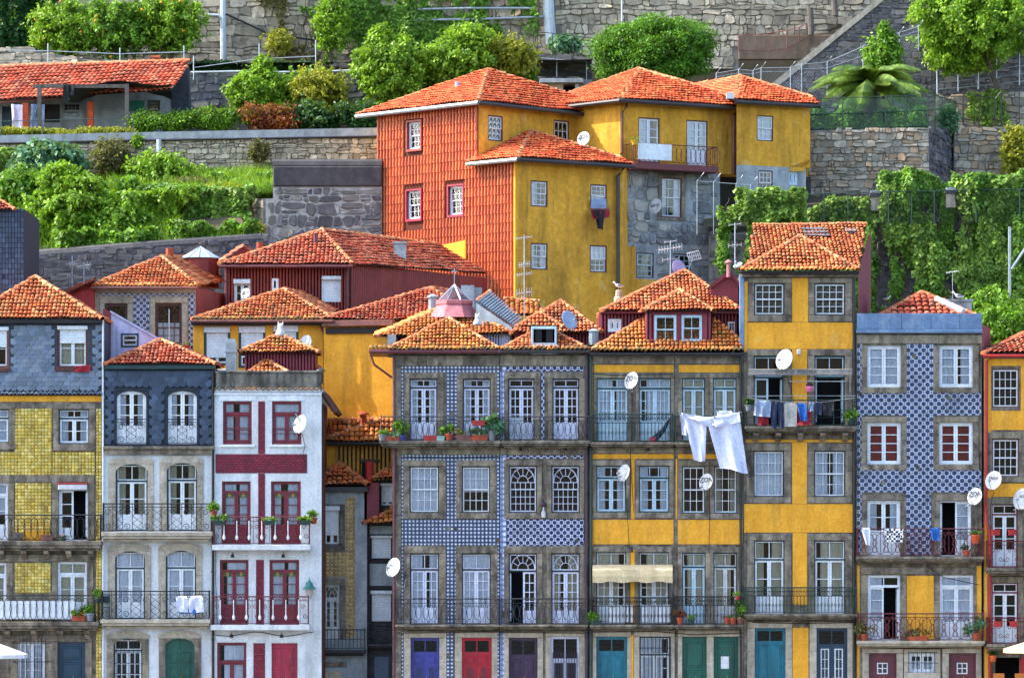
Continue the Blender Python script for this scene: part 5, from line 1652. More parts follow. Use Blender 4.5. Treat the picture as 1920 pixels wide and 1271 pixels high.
pipe(DE, FR, 739, 668, 1326, gutter_m, .05, .1)
pipe(E, FR, 1099.5, 660, 1326, door_purple, .05, .1)
hip(E, FR, 938, 1104, 655, 1020, 611, 1.8, tile_or, over=.3, back=False, rr=.08)
dm = MB(FR); R = FR.rect(996, 612, 1044, 654)
dm.box(R[0], R[2], -.9, .05, R[1] - .2, R[3]); dm.build('dormer', ltblue, E)
fd2 = Fr(1000, -.08)
window(E, fd2, (997, 614, 1043, 646), 'casement', ltblue, rows=(1,), fw=.06, n=.0, name='dormer_window').hide_render = False
MB(fd2).bbox(fd2.U(1000), fd2.U(1040), .0, .02, fd2.Z(1000, 643), fd2.Z(1000, 617), .005).build('dormer_shade_sheet', room, E)  # near-black sheet paints the unlit inside of the dormer
MB(fd2).bbox(fd2.U(995), fd2.U(1045), .0, .1, fd2.Z(1000, 655), fd2.Z(1000, 647), .02).build('dormer_sill', ltblue, E)
hip(E, Fr(1000, .6), 968, 1056, 613, 1012, 586, .9, tile_or, over=.05, back=False, eaves=[], rr=.08)
# ================================================================ F, G  ochre pair
F_ = building('ochre_house', 'ochre house with a rolled cream awning and green railings', FR, 1105, 1264)
hF = [(1119, 709, 1178, 828), (1198, 709, 1258, 828), (1118, 873, 1174, 960), (1198, 873, 1255, 960), (1118, 1035, 1174, 1171), (1198, 1035, 1254, 1171), (1118, 1193, 1176, 1328), (1199, 1193, 1257, 1328)]
wall(F_, FR, (1104.4, 662, 1264, 1328), hF, granite, back=6.5)
for h in hF[:2]: window(F_, FR, h, 'door', ltblue, outer=teal_dk, leafc=3, rows=(3,), trans=.15, tcols=3, pan=.36, sur=(6, 10, 6, 0), cur=(curtain_w, 'full'), fw=.035)
window(F_, FR, hF[2], 'casement', ltblue, outer=teal_dk, rows=(3,), trans=.25, tcols=2, sur=(7, 11, 7, 11), cur=(curtain_w, 'sides'), fw=.04)
window(F_, FR, hF[3], 'casement', ltblue, outer=teal_dk, rows=(3,), trans=.25, tcols=3, sur=(7, 11, 8, 11), cur=(curtain_w, 'sides'), fw=.04)
for h in hF[4:6]: window(F_, FR, h, 'door', white, outer=teal_dk, leafc=2, rows=(4,), trans=.2, tcols=2, pan=.3, sur=(7, 11, 7, 0), cur=(curtain_c, 'full'), fw=.035)
wood_door(F_, FR, hF[6], door_teal, 2, .2, sur=(7, 12, 7, 0), smat=granite_pale, rows=(.5, .94))
w = window(F_, FR, hF[7], 'casement', white, outer=teal_dk, leafc=2, rows=(3,), trans=.24, tcols=2, pan=.3, sur=(10, 12, 8, 0), smat=granite_pale, cur=(curtain_w, 'full'))
gb = MB(FR)
for x in range(1201, 1259, 7): gb.tube([(FR.U(x, .05), .05, FR.Z(x, 1326)), (FR.U(x, .05), .05, FR.Z(x, 1193))], .016, 4)
for y in (1214, 1284): gb.tube([(FR.U(1198, .05), .05, FR.Z(1198, y)), (FR.U(1258, .05), .05, FR.Z(1258, y))], .016, 4)
gb.build('window_grille', iron_grey, w)
G_ = building('ochre_house', 'ochre house with paired narrow French windows under a maroon dormer', FR, 1264, 1395)
hG = [(1279, 709, 1322, 828), (1337, 709, 1381, 828), (1279, 874, 1322, 962), (1339, 874, 1382, 962), (1279, 1036, 1323, 1171), (1338, 1036, 1382, 1171), (1279, 1193, 1325, 1328), (1338, 1193, 1385, 1328)]
wall(G_, FR, (1264.4, 662, 1394, 1328), hG, granite, back=6.5)
for h in hG[:2]: window(G_, FR, h, 'door', ltblue, outer=teal_dk, rows=(2,), trans=.15, tcols=2, pan=.32, sur=(7, 10, 7, 0), cur=(curtain_c, 'full'), fw=.035)
window(G_, FR, hG[2], 'sash', white, cols=3, rows=(2, 2), sur=(8, 11, 8, 11), fw=.035, outer=teal_dk)
window(G_, FR, hG[3], 'sash', white, cols=3, rows=(2, 2), sur=(8, 11, 8, 11), fw=.035, outer=teal_dk, cur=(curtain_c, 'sides'))
for i, h in enumerate(hG[4:6]): window(G_, FR, h, 'door', peel_white if i else ltblue, outer=teal_dk, rows=(2,), trans=.19, tcols=2, pan=.3, sur=(8, 11, 8, 0), cur=(curtain_c, 'full'), fw=.035)
d1 = wood_door(G_, FR, hG[6], door_green, 1, 0, sur=(8, 12, 7, 0), smat=granite_pale, rows=(.55, .95), slot=True)
d2 = wood_door(G_, FR, hG[7], door_green, 1, 0, sur=(7, 12, 7, 0), smat=granite_pale, rows=(.96,), slot=False)
MB(FR).box(FR.U(1352), FR.U(1367), -.1, -.088, FR.Z(1360, 1253), FR.Z(1360, 1230)).build('paper_notice', canvas_w, d2)
for P, x0, x1 in ((F_, 1106, 1264), (G_, 1265, 1393)):
 panel(P, FR, [(x0 + 8, 684, x1 - 1, 698), (x0 + 6, 851, x1 - 1, 860), (x0 + 6, 974, x1 - 1, 1020)], yellow)
 board(P, FR, x0, 664, x1, 682, -.02, .05, granite_block, 'cornice_stone'); board(P, FR, x0, 839, x1, 849, -.02, .04, granite_block, 'stone_course')
panel(F_, FR, [(1106, 684, 1111, 1168), (1106, 1184, 1110, 1328), (1183, 860.2, 1190, 973), (1182, 1030, 1190, 1168), (1182, 1190, 1188, 1328)], yellow)
panel(G_, FR, [(1386, 974, 1393, 1020.0)] if False else [(1267, 860.2, 1270, 973)], yellow)
balcony(F_, FR, 1106, 829, 1264, 839, .62, granite, 0, 776, 'bars', iron_green)
balcony(G_, FR, 1264.5, 829, 1394, 839, .62, granite, 0, 780, 'plain', iron_green)
balcony(F_, FR, 1106, 1171, 1264, 1181, .62, granite, 0, 1120, 'bars', iron)
balcony(G_, FR, 1264.5, 1171, 1394, 1181, .62, granite, 0, 1118, 'bars', iron)
for x0, x1 in ((1140, 1192), (1202, 1262)):     # white painted balusters behind the railing
 for q in range(int((x1 - x0) / 8)):
  x = x0 + 4 + q * 8
  board(F_, FR, x - 2.4, 1133, x + 2.4, 1166, .46, .5, white, 'painted_slat', .004)
for px_, P in ((1108, F_), (1389, G_)): pipe(P, FR, px_, 664, 1326, iron_green if px_ < 1200 else iron, .05, .1)
for P, x0, x1 in ((F_, 1107, 1263), (G_, 1264, 1396)):
 gutter(P, FR.w(FR.U(x0, .42), .42, FR.Z(x0, 664, .42)), FR.w(FR.U(x1, .42), .42, FR.Z(x1, 664, .42)), iron, .07)
am = MB(FR)
prof = [(.02, 1058), (.5, 1063), (.72, 1068), (.74, 1080), (.7, 1091), (.66, 1090), (.69, 1072), (.48, 1068), (.02, 1064)]
k = len(prof); rows_ = []
for i in range(17):
 x = 1111 + (1261 - 1111) * i / 16
 rows_.append([am.p(FR.U(x, a), a, FR.Z(x, b + (1.5 * math.sin(i * 1.3) if q in (4, 5) else 0), a)) for q, (a, b) in enumerate(prof)])
for a, b in zip(rows_, rows_[1:]):
 for q in range(k): am.face((a[q], b[q], b[(q + 1) % k], a[(q + 1) % k]))
am.face(rows_[0][::-1]); am.face(rows_[-1])
am.build('awning', canvas, F_)
for x in (1112, 1260): MB(FR).tube([(FR.U(x, .02), .02, FR.Z(x, 1120)), (FR.U(x, .68), .68, FR.Z(x, 1088, .68))], .018, 5).build('awning_arm', galv, F_)
FG = Fr(1110, 0.0)
P0, P1 = FR.w(FR.U(1108, .3), .3, FR.Z(1108, 657, .3)), FR.w(FR.U(1393, .3), .3, FR.Z(1393, 657, .3))
P2, P3 = FR.w(FR.U(1386, -1.6), -1.6, FR.Z(1386, 618, -1.6)), FR.w(FR.U(1200, -1.6), -1.6, FR.Z(1200, 598, -1.6))
P3b = FR.w(FR.U(1208, -1.6), -1.6, FR.Z(1208, 597, -1.6)); P2b = FR.w(FR.U(1340, -1.6), -1.6, FR.Z(1340, 606, -1.6))
PC = FR.w(FR.U(1388, -.4), -.4, FR.Z(1388, 640, -.4))
roof(F_, [[P0, P1, PC, P2b, P3b]], tile_gold, [(P0, P3b), (PC, P2b)], eaves=[(P0, P1)])
fa = Fr(1200, 1.7)
hAt = [(1140, 598, 1166, 622), (1364, 603, 1380, 630)]
wall(F_, fa, (1124, 584, 1384, 650), hAt, maroon_sheet, back=5, name='attic_wall')
corrugated(F_, fa, (1126, 587, 1384, 650), hAt, maroon_sheet, .13, .022)
for h in hAt: window(F_, fa, h, 'casement', white, rows=(1,), n=-.06, fw=.07, cur=(curtain_c, 'full') if h[0] < 1200 else None)
hip(F_, fa, 1128, 1392, 583, 1284, 508, 3.0, tile_or, over=.3, eaves=[], rr=.09)
board(F_, fa, 1126, 583, 1386, 588, -.05, .2, maroon, 'eave_board')
fdm = Fr(1270, .15)
hDm = [(1227, 591, 1268, 645), (1278, 591, 1316, 640)]
wall(F_, fdm, (1211, 582, 1335, 660), hDm, maroon_sheet, back=1.5, name='dormer_wall', rm=False)
corrugated(F_, fdm, (1211, 585, 1335, 660), [(1222, 585, 1322, 650)], maroon_sheet, .13, .02)
board(F_, fdm, 1222, 584, 1322, 590, -.02, .03, maroon, 'dormer_trim'); board(F_, fdm, 1268.5, 590.3, 1277.5, 646, -.02, .03, maroon, 'dormer_trim')
for h in hDm: window(F_, fdm, h, 'sash', ltblue, cols=2, rows=(1, 1), n=-.05, fw=.05)
hip(F_, fdm, 1206, 1338, 583, 1273, 545, 1.4, tile_or, over=.25, eaves=[], rr=.09)
for (x0, y0, x1, y1, dn) in ((1222, 547, 1248, 553, 1.35), (1207, 555, 1232, 561, 1.0), (1308, 547, 1316, 554, 1.4), (1314, 556, 1331, 563, 1.0)):
 a = MB(fa); q = [(fa.U(x, -dn), -dn, fa.Z(x, y, -dn) + .06) for x, y in ((x0, y1), (x1, y1), (x1, y0), (x0, y0))]
 q = [(q[0][0], -dn + .25, q[0][2]), (q[1][0], -dn + .25, q[1][2]), (q[2][0], -dn - .15, q[2][2]), (q[3][0], -dn - .15, q[3][2])]
 a.poly(q); a.poly([(u, n_, z - .05) for u, n_, z in q][::-1])
 for i in range(4):
  r, s = q[i], q[(i + 1) % 4]
  a.poly([r, s, (s[0], s[1], s[2] - .05), (r[0], r[1], r[2] - .05)])
 a.build('glass_tile', glass_dirty, F_)
# ================================================================ H  tall yellow house
H_ = building('tall_house', 'tall yellow house with grey stone window surrounds and laundry on its upper balcony', FR, 1395, 1605)
hH = [(1414, 531, 1471, 591), (1527, 531, 1585, 591), (1413, 667, 1469, 798), (1527, 667, 1584, 798), (1413, 845, 1470, 931), (1527, 845, 1585, 931), (1414, 1013, 1471, 1152), (1527, 1013, 1585, 1152), (1415, 1177, 1473, 1328), (1531, 1177, 1589, 1328)]
wall(H_, FR, (1394.4, 508, 1604, 1328), hH, granite, back=7)
fl = [(1403, 521, 1484, 604), (1516, 521, 1599, 604), (1400, 655, 1484, 800), (1514, 655, 1599, 800), (1398, 830, 1484, 944), (1514, 830, 1599, 944), (1400, 999, 1485, 1152), (1514, 999, 1599, 1152)]
panel(H_, FR, [(1395, 528, 1402, 660), (1402.5, 604.5, 1602, 654.5), (1484.5, 521, 1515.5, 604), (1485, 655, 1513.5, 798), (1398, 824, 1600, 829), (1485, 829.5, 1513.5, 944), (1395, 944.5, 1601, 998), (1486, 998.5, 1513.5, 1134), (1486, 1176, 1516, 1328)], yellow)
for h in hH[:2]: window(H_, FR, h, 'sash', white, outer=iron, cols=4, rows=(2, 2), sur=(11, 10, 13, 12), fw=.045)
window(H_, FR, hH[2], 'door', ltblue, outer=teal_dk, rows=(2,), trans=.3, tcols=2, pan=.2, sur=(12, 12, 14, 0), gap=2)
window(H_, FR, hH[3], 'door', ltblue, outer=teal_dk, rows=(2,), trans=.3, tcols=2, pan=.2, sur=(12, 12, 14, 0), gap=(0, 1))
for h in hH[4:6]: window(H_, FR, h, 'sash', white, outer=iron, cols=4, rows=(2, 2), sur=(13, 14, 13, 12), cur=(curtain_w, 'full'), fw=.04)
for h in hH[6:8]: window(H_, FR, h, 'door', white, outer=teal_dk, rows=(2,), trans=.25, tcols=2, pan=.3, sur=(13, 13, 13, 0), cur=(curtain_c, 'full'), fw=.04)
wood_door(H_, FR, hH[8], door_teal, 2, .16, sur=(14, 12, 12, 0), smat=granite_pale, rows=(.96,))
wood_door(H_, FR, hH[9], door_navy, 2, .2, grid=True, slot=False, sur=(13, 12, 11, 0), smat=granite_pale)
balcony(H_, FR, 1397, 799, 1607, 811, .62, granite, 5, 750, 'plain', iron_green)
balcony(H_, FR, 1395, 1151, 1608, 1161, .62, granite, 0, 1101, 'bars', iron_green)
pipe(H_, FR, 1601, 512, 1326, iron, .05, .1); board(H_, FR, 1387, 514, 1395.5, 656, -.3, .05, zinc, 'flashing')
board(H_, FR, 1390, 509, 1609, 519, -.1, .22, granite, 'cornice')
gutter(H_, FR.w(FR.U(1388, .38), .38, FR.Z(1388, 511, .38)), FR.w(FR.U(1611, .38), .38, FR.Z(1611, 511, .38)), iron, .06)
a, b = FR.w(FR.U(1388, .3), .3, FR.Z(1388, 506, .3)), FR.w(FR.U(1611, .3), .3, FR.Z(1611, 506, .3))
c = FR.w(FR.U(1501, -2.2), -2.2, FR.Z(1501, 443, -2.2))
l0, r0 = FR.w(FR.U(1402, -.5), -.5, FR.Z(1402, 503, -.5)), FR.w(FR.U(1613, -.5), -.5, FR.Z(1613, 503, -.5))
l1, r1 = FR.w(FR.U(1413, -5.2), -5.2, FR.Z(1413, 423, -5.2)), FR.w(FR.U(1624, -5.2), -5.2, FR.Z(1624, 421, -5.2))
roof(H_, [[a, b, c], [l0, r0, r1, l1]], tile_or, [(a, c), (b, c), (l1, r1)], eaves=[(a, b)], emat=tile_gold)
for i in range(6):
 for j in range(3):
  x, y = 1506 + i * 8 + j * 3, 432 + j * 6
  q = FR.w(FR.U(x, -4.6 + j * .4), -4.6 + j * .4, FR.Z(x, y, -4.6 + j * .4) + .07)
  m = MB(); m.box(q.x - .058, q.x + .058, q.y - .15, q.y + .15, q.z - .03, q.z + .03); m.build('glass_tile', glass_dirty, H_)
q = FR.w(FR.U(1596, -4.2), -4.2, FR.Z(1596, 441, -4.2))
m = MB(); m.box(q.x - .16, q.x + .16, q.y - .1, q.y + .3, q.z - .22, q.z + .16); m.box(q.x - .2, q.x + .2, q.y + .2, q.y + .34, q.z + .16, q.z + .26, 1); m.build('skylight', [cement_dark, plastic_w], H_)
fg = Fr(1609, 0.2, 1632, 5.4)
zt0, zt1 = FR.Z(1609, 505), r1.z
corrugated(H_, fg, (1609, 430, 1632, 680), [], maroon_sheet, .22, .03, ztop=lambda u: zt0 + (zt1 - zt0) * u / fg.L * .9)
wl = MB(); wl.poly([FR.w(FR.U(1402, -.5), -.5, FR.Z(1402, 600))[:], l0[:], l1[:], FR.w(FR.U(1413, -5.2), -5.2, FR.Z(1413, 600))[:]])
wl.build('gable_wall', zinc, H_)
vb = MB(FR); vb.bbox(FR.U(1404, .5), FR.U(1598, .5), .44, .5, FR.Z(1500, 703, .5), FR.Z(1500, 693, .5), .01); vb.tube([(FR.U(1404, .52), .5, FR.Z(1404, 693, .5)), (FR.U(1598, .52), .5, FR.Z(1598, 693, .5))], .03, 6)
va = vb.build('awning_valance', canvas_w if False else M('aged_canvas', '#a39c94', '#8b857e', 3, .9, '#5c5650', .6, 2), H_)
t = lettering('FAMILIA  PEREIRA', .2, ink_s, va)
t.location = FR.w(FR.U(1493, .52), .503, FR.Z(1493, 698, .52)) - org(va); t.rotation_euler = (PI / 2, 0, 0)
vr = MB(FR); vr.tube([(FR.U(1480, .3), .3, FR.Z(1480, 715, .3)), (FR.U(1586, .3), .3, FR.Z(1586, 715, .3))], .016, 5)
vr.build('curtain_rod', galv, H_)
for x in (1408, 1594): MB(FR).tube([(FR.U(x, .02), .02, FR.Z(x, 740)), (FR.U(x, .46), .46, FR.Z(x, 697, .46))], .018, 5).build('awning_arm', galv, H_)
wl = MB(FR); wl.bbox(FR.U(1494), FR.U(1501), -.02, .1, FR.Z(1497, 665), FR.Z(1497, 655), .02); wl.build('bulkhead_lamp', plastic_w, H_)
# ================================================================ I  slate-blue tiled house
I_ = building('tiled_house', 'house of slate blue rosette tiles under a grey blue zinc parapet', FR, 1606, 1843)
hI = [(1626, 648, 1689, 726), (1761, 648, 1824, 726), (1626, 792, 1689, 870), (1761, 792, 1824, 870), (1626, 938, 1688, 1042), (1762, 939, 1821, 1042), (1627, 1078, 1688, 1200), (1762, 1078, 1825, 1200), (1629, 1224, 1681, 1328), (1704, 1224, 1754, 1260), (1779, 1224, 1830, 1328)]
wall(I_, FR, (1605.4, 622, 1841, 1328), hI, granite, back=6)
blk = [(1614, 637, 1699, 737), (1750, 637, 1841, 737), (1614, 781, 1699, 882), (1750, 781, 1841, 882), (1614, 926, 1699, 1062), (1749, 926, 1841, 1062)]
tile_grid(I_, FR, [(1607, 645, 1840, 1040)], blk, .144, az_grey, 'rosette_tiles')
for x0, x1 in ((1606, 1680), (1680.5, 1760), (1760.5, 1841)): board(I_, FR, x0, 628, x1, 644, -.02, .05, granite_block, 'cornice_stone')
sI = (11, 11, 11, 11)
for h in hI[:2]: window(I_, FR, h, 'casement', white, rows=(4,), sur=(11, 0, 11, 11), cur=(curtain_w, 'full'), fw=.06)
for h in hI[2:4]: window(I_, FR, h, 'casement', white, rows=(4,), sur=(11, 11, 11, 11), cur=(curtain_r, 'blind'), fw=.06)
window(I_, FR, hI[4], 'door', white, rows=(2,), pan=.42, sur=(11, 11, 11, 0), cur=(curtain_w, 'sides'), fw=.06)
window(I_, FR, hI[5], 'door', white, rows=(3,), pan=.25, sur=(11, 12, 12, 0), gap=1, cur=(curtain_w, 'right'), fw=.05)
panel(I_, FR, [(1700, 1079, 1751, 1199), (1607, 1060, 1612, 1328), (1831, 1060, 1840, 1328)], yellow)
board(I_, FR, 1612, 1063, 1831, 1076, -.02, .045, granite_block, 'string_course')
window(I_, FR, hI[6], 'door', white, rows=(3,), trans=.16, tcols=2, pan=.3, sur=(13, 0, 11, 0), gap=2, cur=(curtain_w, 'left'), fw=.06)
window(I_, FR, hI[7], 'door', white, rows=(3,), trans=.16, tcols=2, pan=.3, sur=(11, 0, 6, 0), cur=(curtain_w, 'full'), fw=.06)
balcony(I_, FR, 1606, 1043, 1846, 1055, .62, granite, 0, 991, 'rings', iron_red)
balcony(I_, FR, 1608, 1201, 1847, 1213, .62, granite_pale, 0, 1150, 'rings', iron_red)
wood_door(I_, FR, hI[8], door_brown, 1, 0, little=True, slot=False, sur=(12, 10, 12, 0), smat=granite_pale)
w = window(I_, FR, hI[9], 'casement', white, rows=(2,), leafc=2, sur=(9, 8, 9, 12), smat=granite_pale, cur=(curtain_w, 'low'))
gb = MB(FR)
for x in range(1704, 1757, 8): gb.tube([(FR.U(x, .06), .06, FR.Z(x, 1262)), (FR.U(x, .06), .06, FR.Z(x, 1222))], .011, 4)
for y in (1222, 1242, 1262): gb.tube([(FR.U(1702, .06), .06, FR.Z(1702, y)), (FR.U(1757, .06), .06, FR.Z(1757, y))], .011, 4)
gb.build('window_grille', iron_grey, w)
wood_door(I_, FR, hI[10], door_brown, 1, 0, little=True, slot=True, sur=(12, 10, 10, 0), smat=granite_pale)
pz = MB(FR)
for x0, x1 in ((1606, 1690), (1690.6, 1745), (1745.6, 1799), (1799.6, 1840)): pz.bbox(FR.U(x0), FR.U(x1), -.2, .12, FR.Z(x0, 618), FR.Z(x0, 588), .01)
pz.bbox(FR.U(1605), FR.U(1841), -.2, .2, FR.Z(1605, 625), FR.Z(1605, 618.4), .02)
pz.build('parapet', zinc, I_)
fI = Fr(1700, 1.2)
hip(I_, fI, 1648, 1830, 592, 1729, 549, 1.6, tile_red, over=.0, eaves=[], pw=.24, rl=.32, h=.06, rmat=ridge_or)
ca = fI.w(fI.U(1755, -1.0), -1.0, fI.Z(1755, 566, -1.0)); cb_ = fI.w(fI.U(1806, .0), .0, fI.Z(1806, 588))
rl = MB(); rl.tube([ca + Vector((0, -.05, .1)), cb_ + Vector((0, -.05, .08))], .13, 6); rl.build('ridge_mortar', white_pl, I_)
cx = MB(); p = W(1797, 585, 2.6); cx.box(p.x - .45, p.x + .45, p.y - .5, p.y + .5, p.z - .5, p.z + .38); cx.box(p.x - .5, p.x + .5, p.y - .55, p.y + .55, p.z + .38, p.z + .46); cx.build('tank_housing', cement, I_)
corrugated(I_, Fr(1841.5, 0.05, 1858, 4), (1841.5, 612, 1856, 700), [], maroon_sheet, .2, .03)
# ================================================================ J  ochre house, right edge
J_ = building('ochre_house', 'ochre house with red drainpipe and maroon balconies at the right edge', FR, 1846, 2000)
hJ = [(1860, 691, 1911, 764), (1860, 822, 1911, 894), (1860, 945, 1908, 1064), (1860, 1092, 1909, 1207), (1866, 1232, 1912, 1328), (1946, 691, 1990, 764), (1946, 822, 1990, 894), (1946, 945, 1990, 1064)]
wall(J_, FR, (1844.5, 664, 2010, 1328), hJ, granite, back=6)
panel(J_, FR, [(1846, 672, 1858, 1200), (1858.3, 672, 2009, 686), (1858.3, 770, 2009, 806), (1914, 686.3, 2009, 769.6), (1846, 906, 1853, 912), (1858.3, 906, 2009, 931), (1846, 1210, 1856, 1328)], yellow)
for h in (hJ[0], hJ[1], hJ[5], hJ[6]): window(J_, FR, h, 'sash', white, outer=gutter_b, cols=4, rows=(2, 2), sur=(9, 12, 9, 10) if h[1] > 800 else None, fw=.05)
for h in (hJ[2], hJ[3], hJ[7]): window(J_, FR, h, 'door', white, outer=maroon, rows=(3,), trans=.15, tcols=2, pan=.3, sur=(9, 12, 9, 0), fw=.04)
balcony(J_, FR, 1850, 1064, 2008, 1078, .62, granite, 0, 1014, 'scroll', iron_red)
balcony(J_, FR, 1850, 1207, 2008, 1220, .62, granite, 0, 1158, 'scroll', iron_red)
dp = MB(FR); dp.bbox(FR.U(1912.5), FR.U(1926), -.05, .08, FR.Z(1920, 1328), FR.Z(1920, 1232), .02); dp.build('door_post', red_paint, J_)
pipe(J_, FR, 1849, 678, 1200, red_paint, .06, .12, pts=[(1866, 668), (1850, 676), (1849, 980), (1856, 1000), (1856, 1330)])
gutter(J_, FR.w(FR.U(1843, .4), .4, FR.Z(1843, 667, .4)), FR.w(FR.U(2012, .4), .4, FR.Z(2012, 667, .4)), red_paint, .06)
hip(J_, FR, 1843, 2012, 663, 1932, 622, 2.6, tile_red, over=.3, pw=.2, rl=.3, eaves=None or [], h=.06)
# ================================================================ second row, stepped up the slope
BACK = 'houses stepped up the slope'
def tri(fr, pts):
 return [fr.w(fr.U(x, n), n, fr.Z(x, y, n)) for x, y, n in pts]
# ---- blue-tiled house with arched red windows
f = Fr(180, 9.0)
N1 = building('tiled_house', 'small blue tiled house with arched brown windows and a sandstone frame', f, 172, 370, group=BACK, z=2)
hN = [(196, 569, 239, 660), (291, 568, 341, 660)]
wall(N1, f, (178, 538, 367, 760), hN, granite_pale, back=5)
tile_grid(N1, f, [(250, 556, 280, 690), (353, 556, 365, 690), (181, 550, 365, 555.5)], [], .126, az_rose, 'rosette_tiles', t=.03)
trim_b = M('brown_frame_paint', '#5e3024', '#4f281e', 4, .55, bump=.1)
for h in hN: window(N1, f, h, 'sash', trim_b, cols=4, rows=(3, 3), fan=True, sur=(9, 10, 10, 0), smat=granite_pale, fw=.06, cur=(curtain_w, 'low'))
board(N1, f, 178, 538, 367, 549, -.02, .06, granite_pale, 'cornice')
P = tri(f, [(172, 536, .35), (371, 536, .35), (303, 482, -2.6)])
bk = [W(416, 530, 14.5), W(392, 487, 15.0)]
roof(N1, [P, [P[1], bk[0], bk[1], P[2]]], tile_or, [(P[0], P[2]), (P[1], P[2]), (P[2], bk[1])], eaves=[(P[0], P[1])], emat=tile_gold, rr=.1, h=.05)
gutter(N1, P[0] + Vector((0, -.25, -.1)), P[1] + Vector((0, -.25, -.1)), gutter_b, .06)
sd = Fr(368, 9.0, 424, 13.0)
corrugated(N1, sd, (368, 526, 424, 640), [], rust_sheet, .12, .02, name='side_cladding', ztop=lambda u: P[1].z - .05)
chimney_pipe(N1, 318, 466, 486, 13, terracotta, .16, False)
lw = Fr(120, 8.6)
lm = MB(lw); lm.prism([(lw.U(x), lw.Z(x, y)) for x, y in ((122, 552), (176, 528), (177, 640), (122, 640))], -3, 0); lm.build('lean_to', red_paint, N1)
roof(N1, [[W(118, 556, 8.3), W(178, 530, 8.3), W(178, 524, 10.5), W(128, 545, 10.5)]], tile_red, [], h=.04)
lp = MB(); a = W(317, 646, 8.6); lp.tube([a, W(317, 580, 8.6)], .02, 6); lp.build('flag_pole', white, N1)
# ---- lilac corrugated lean-to
f = Fr(205, 3.0)
N2 = building('lean_to', 'lilac corrugated lean-to with a sloping top and one small navy window', f, 193, 302, group=BACK, z=2)
hW = [(227, 625, 260, 651)]
z0_, z1_ = f.Z(208, 585), f.Z(302, 639)
u0_, u1_ = f.U(207), f.U(302)
corrugated(N2, f, (207, 585, 302, 720), hW, lilac_sheet, .2, .008, ztop=lambda u: z0_ + (z1_ - z0_) * (u - u0_) / (u1_ - u0_))
m = MB(f); m.prism([(f.U(193), f.Z(193, 720)), (f.U(207), f.Z(207, 720)), (f.U(208), z0_), (f.U(193), f.Z(193, 578))], -3, .03); m.build('maroon_side', maroon_sheet, N2)
m = MB(f); m.prism([(u0_, z0_ + .06), (u1_, z1_ + .06), (u1_, z1_ - .02), (u0_, z0_ - .02)], -3, .08); m.build('roof', lilac_sheet, N2)
window(N2, f, hW[0], 'sash', white, outer=door_navy, cols=1, rows=(1, 1), fw=.07, n=-.03)
m = MB(f); R = f.rect(*hW[0]); m.box(R[0] - .2, R[2] + .2, -.8, -.75, R[1] - .2, R[3] + .2); m.build('room_shade_sheet', room, N2)  # near-black sheet behind the window, painted as indoor shade
# ---- red corrugated house
f = Fr(420, 12.0)
N3 = building('red_house', 'red corrugated iron house with a long hipped roof and white roller shutter', f, 414, 660, group=BACK, z=4)
hR = [(438, 523, 470, 570), (509, 522, 522, 545), (603, 517, 640, 566)]
wall(N3, f, (421, 493, 657, 700), hR, rust_sheet, back=6)
corrugated(N3, f, (421, 497, 657, 640), hR, rust_sheet, .13, .03)
shuttered(N3, f, hR[0], .2, frame=white, box=.2, frame_w=.07)
window(N3, f, hR[1], 'casement', white, rows=(1,), fw=.1, n=-.05)
shuttered(N3, f, hR[2], .93, frame=white, box=.16, frame_w=.07)
c0 = W(657, 490, 12.0); c1 = W(915, 520, 19.5)
sd = Fr(657.5, 12.0, 914, 19.4)
corrugated(N3, sd, (658, 480, 914, 640), [], rust_sheet, .14, .03, name='side_cladding', ztop=lambda u: c0.z - .05 + (c1.z - c0.z) * u / sd.L)
body = MB(); q = [W(657.5, 490, 12.1), W(914, 515, 19.5)]
A0, B0 = W(410, 496, 11.6), W(662, 490, 11.6); Ap = W(603, 432, 14.6); Bf = W(914, 514, 19.4); Rf = W(822, 460, 21.6); Lf = W(440, 500, 19)
B0.z = A0.z
roof(N3, [[A0, B0, Ap], [B0, Bf, Rf, Ap], [Lf, A0, Ap]], tile_red, [(A0, Ap), (B0, Ap), (Ap, Rf)], rr=.1, pw=.17, rl=.27, h=.045)
gutter(N3, A0 + Vector((0, -.05, -.08)), B0 + Vector((0, -.05, -.08)), gutter_m, .07)
pipe(N3, f, 652, 498, 640, gutter_m, .06, .12); pipe(N3, f, 424, 498, 640, gutter_m, .06, .12)
chimney_pipe(N3, 592, 440, 468, 13.4, gutter_m, .1, False)
ch = MB(); p = W(750, 478, 16.0); ch.box(p.x - .25, p.x + .25, p.y - .3, p.y + .3, p.z - .4, p.z + .45); ch.box(p.x - .3, p.x + .3, p.y - .35, p.y + .35, p.z + .45, p.z + .53); ch.build('chimney', cement, N3)
tb = W(376, 486, 15); tu = MB(); tu.lathe([(.75, -1.2), (.75, .0)], tb, 12); tu.build('turret_base', rust_sheet, N3)
tg = MB(); apx = tb + Vector((0, 0, .52)); seg = 12
rim = [tb + Vector((.85 * math.cos(2 * PI * k / seg), .85 * math.sin(2 * PI * k / seg), .02)) for k in range(seg)]
for k in range(seg):
 m = MB(); m.poly([rim[k][:], rim[(k + 1) % seg][:], apx[:]]); m.build('glass_pane', grey_sheet, N3)
 tg.tube([rim[k], apx], .022, 4)
tg.build('glazing_bars', galv, N3)
gb = MB(); a, b, c = W(418, 492, 14.2), W(493, 487, 14.2), W(456, 463, 14.2)
gb.poly([a[:], b[:], c[:]]); gb.build('gable', rust_sheet, N3)
roof(N3, [[W(414, 490, 14.0), W(414, 490, 16.5), W(456, 462, 16.5), W(456, 462, 14.0)], [W(497, 490, 16.5), W(497, 490, 14.0), W(456, 462, 14.0), W(456, 462, 16.5)]], tile_red, [], h=.04)
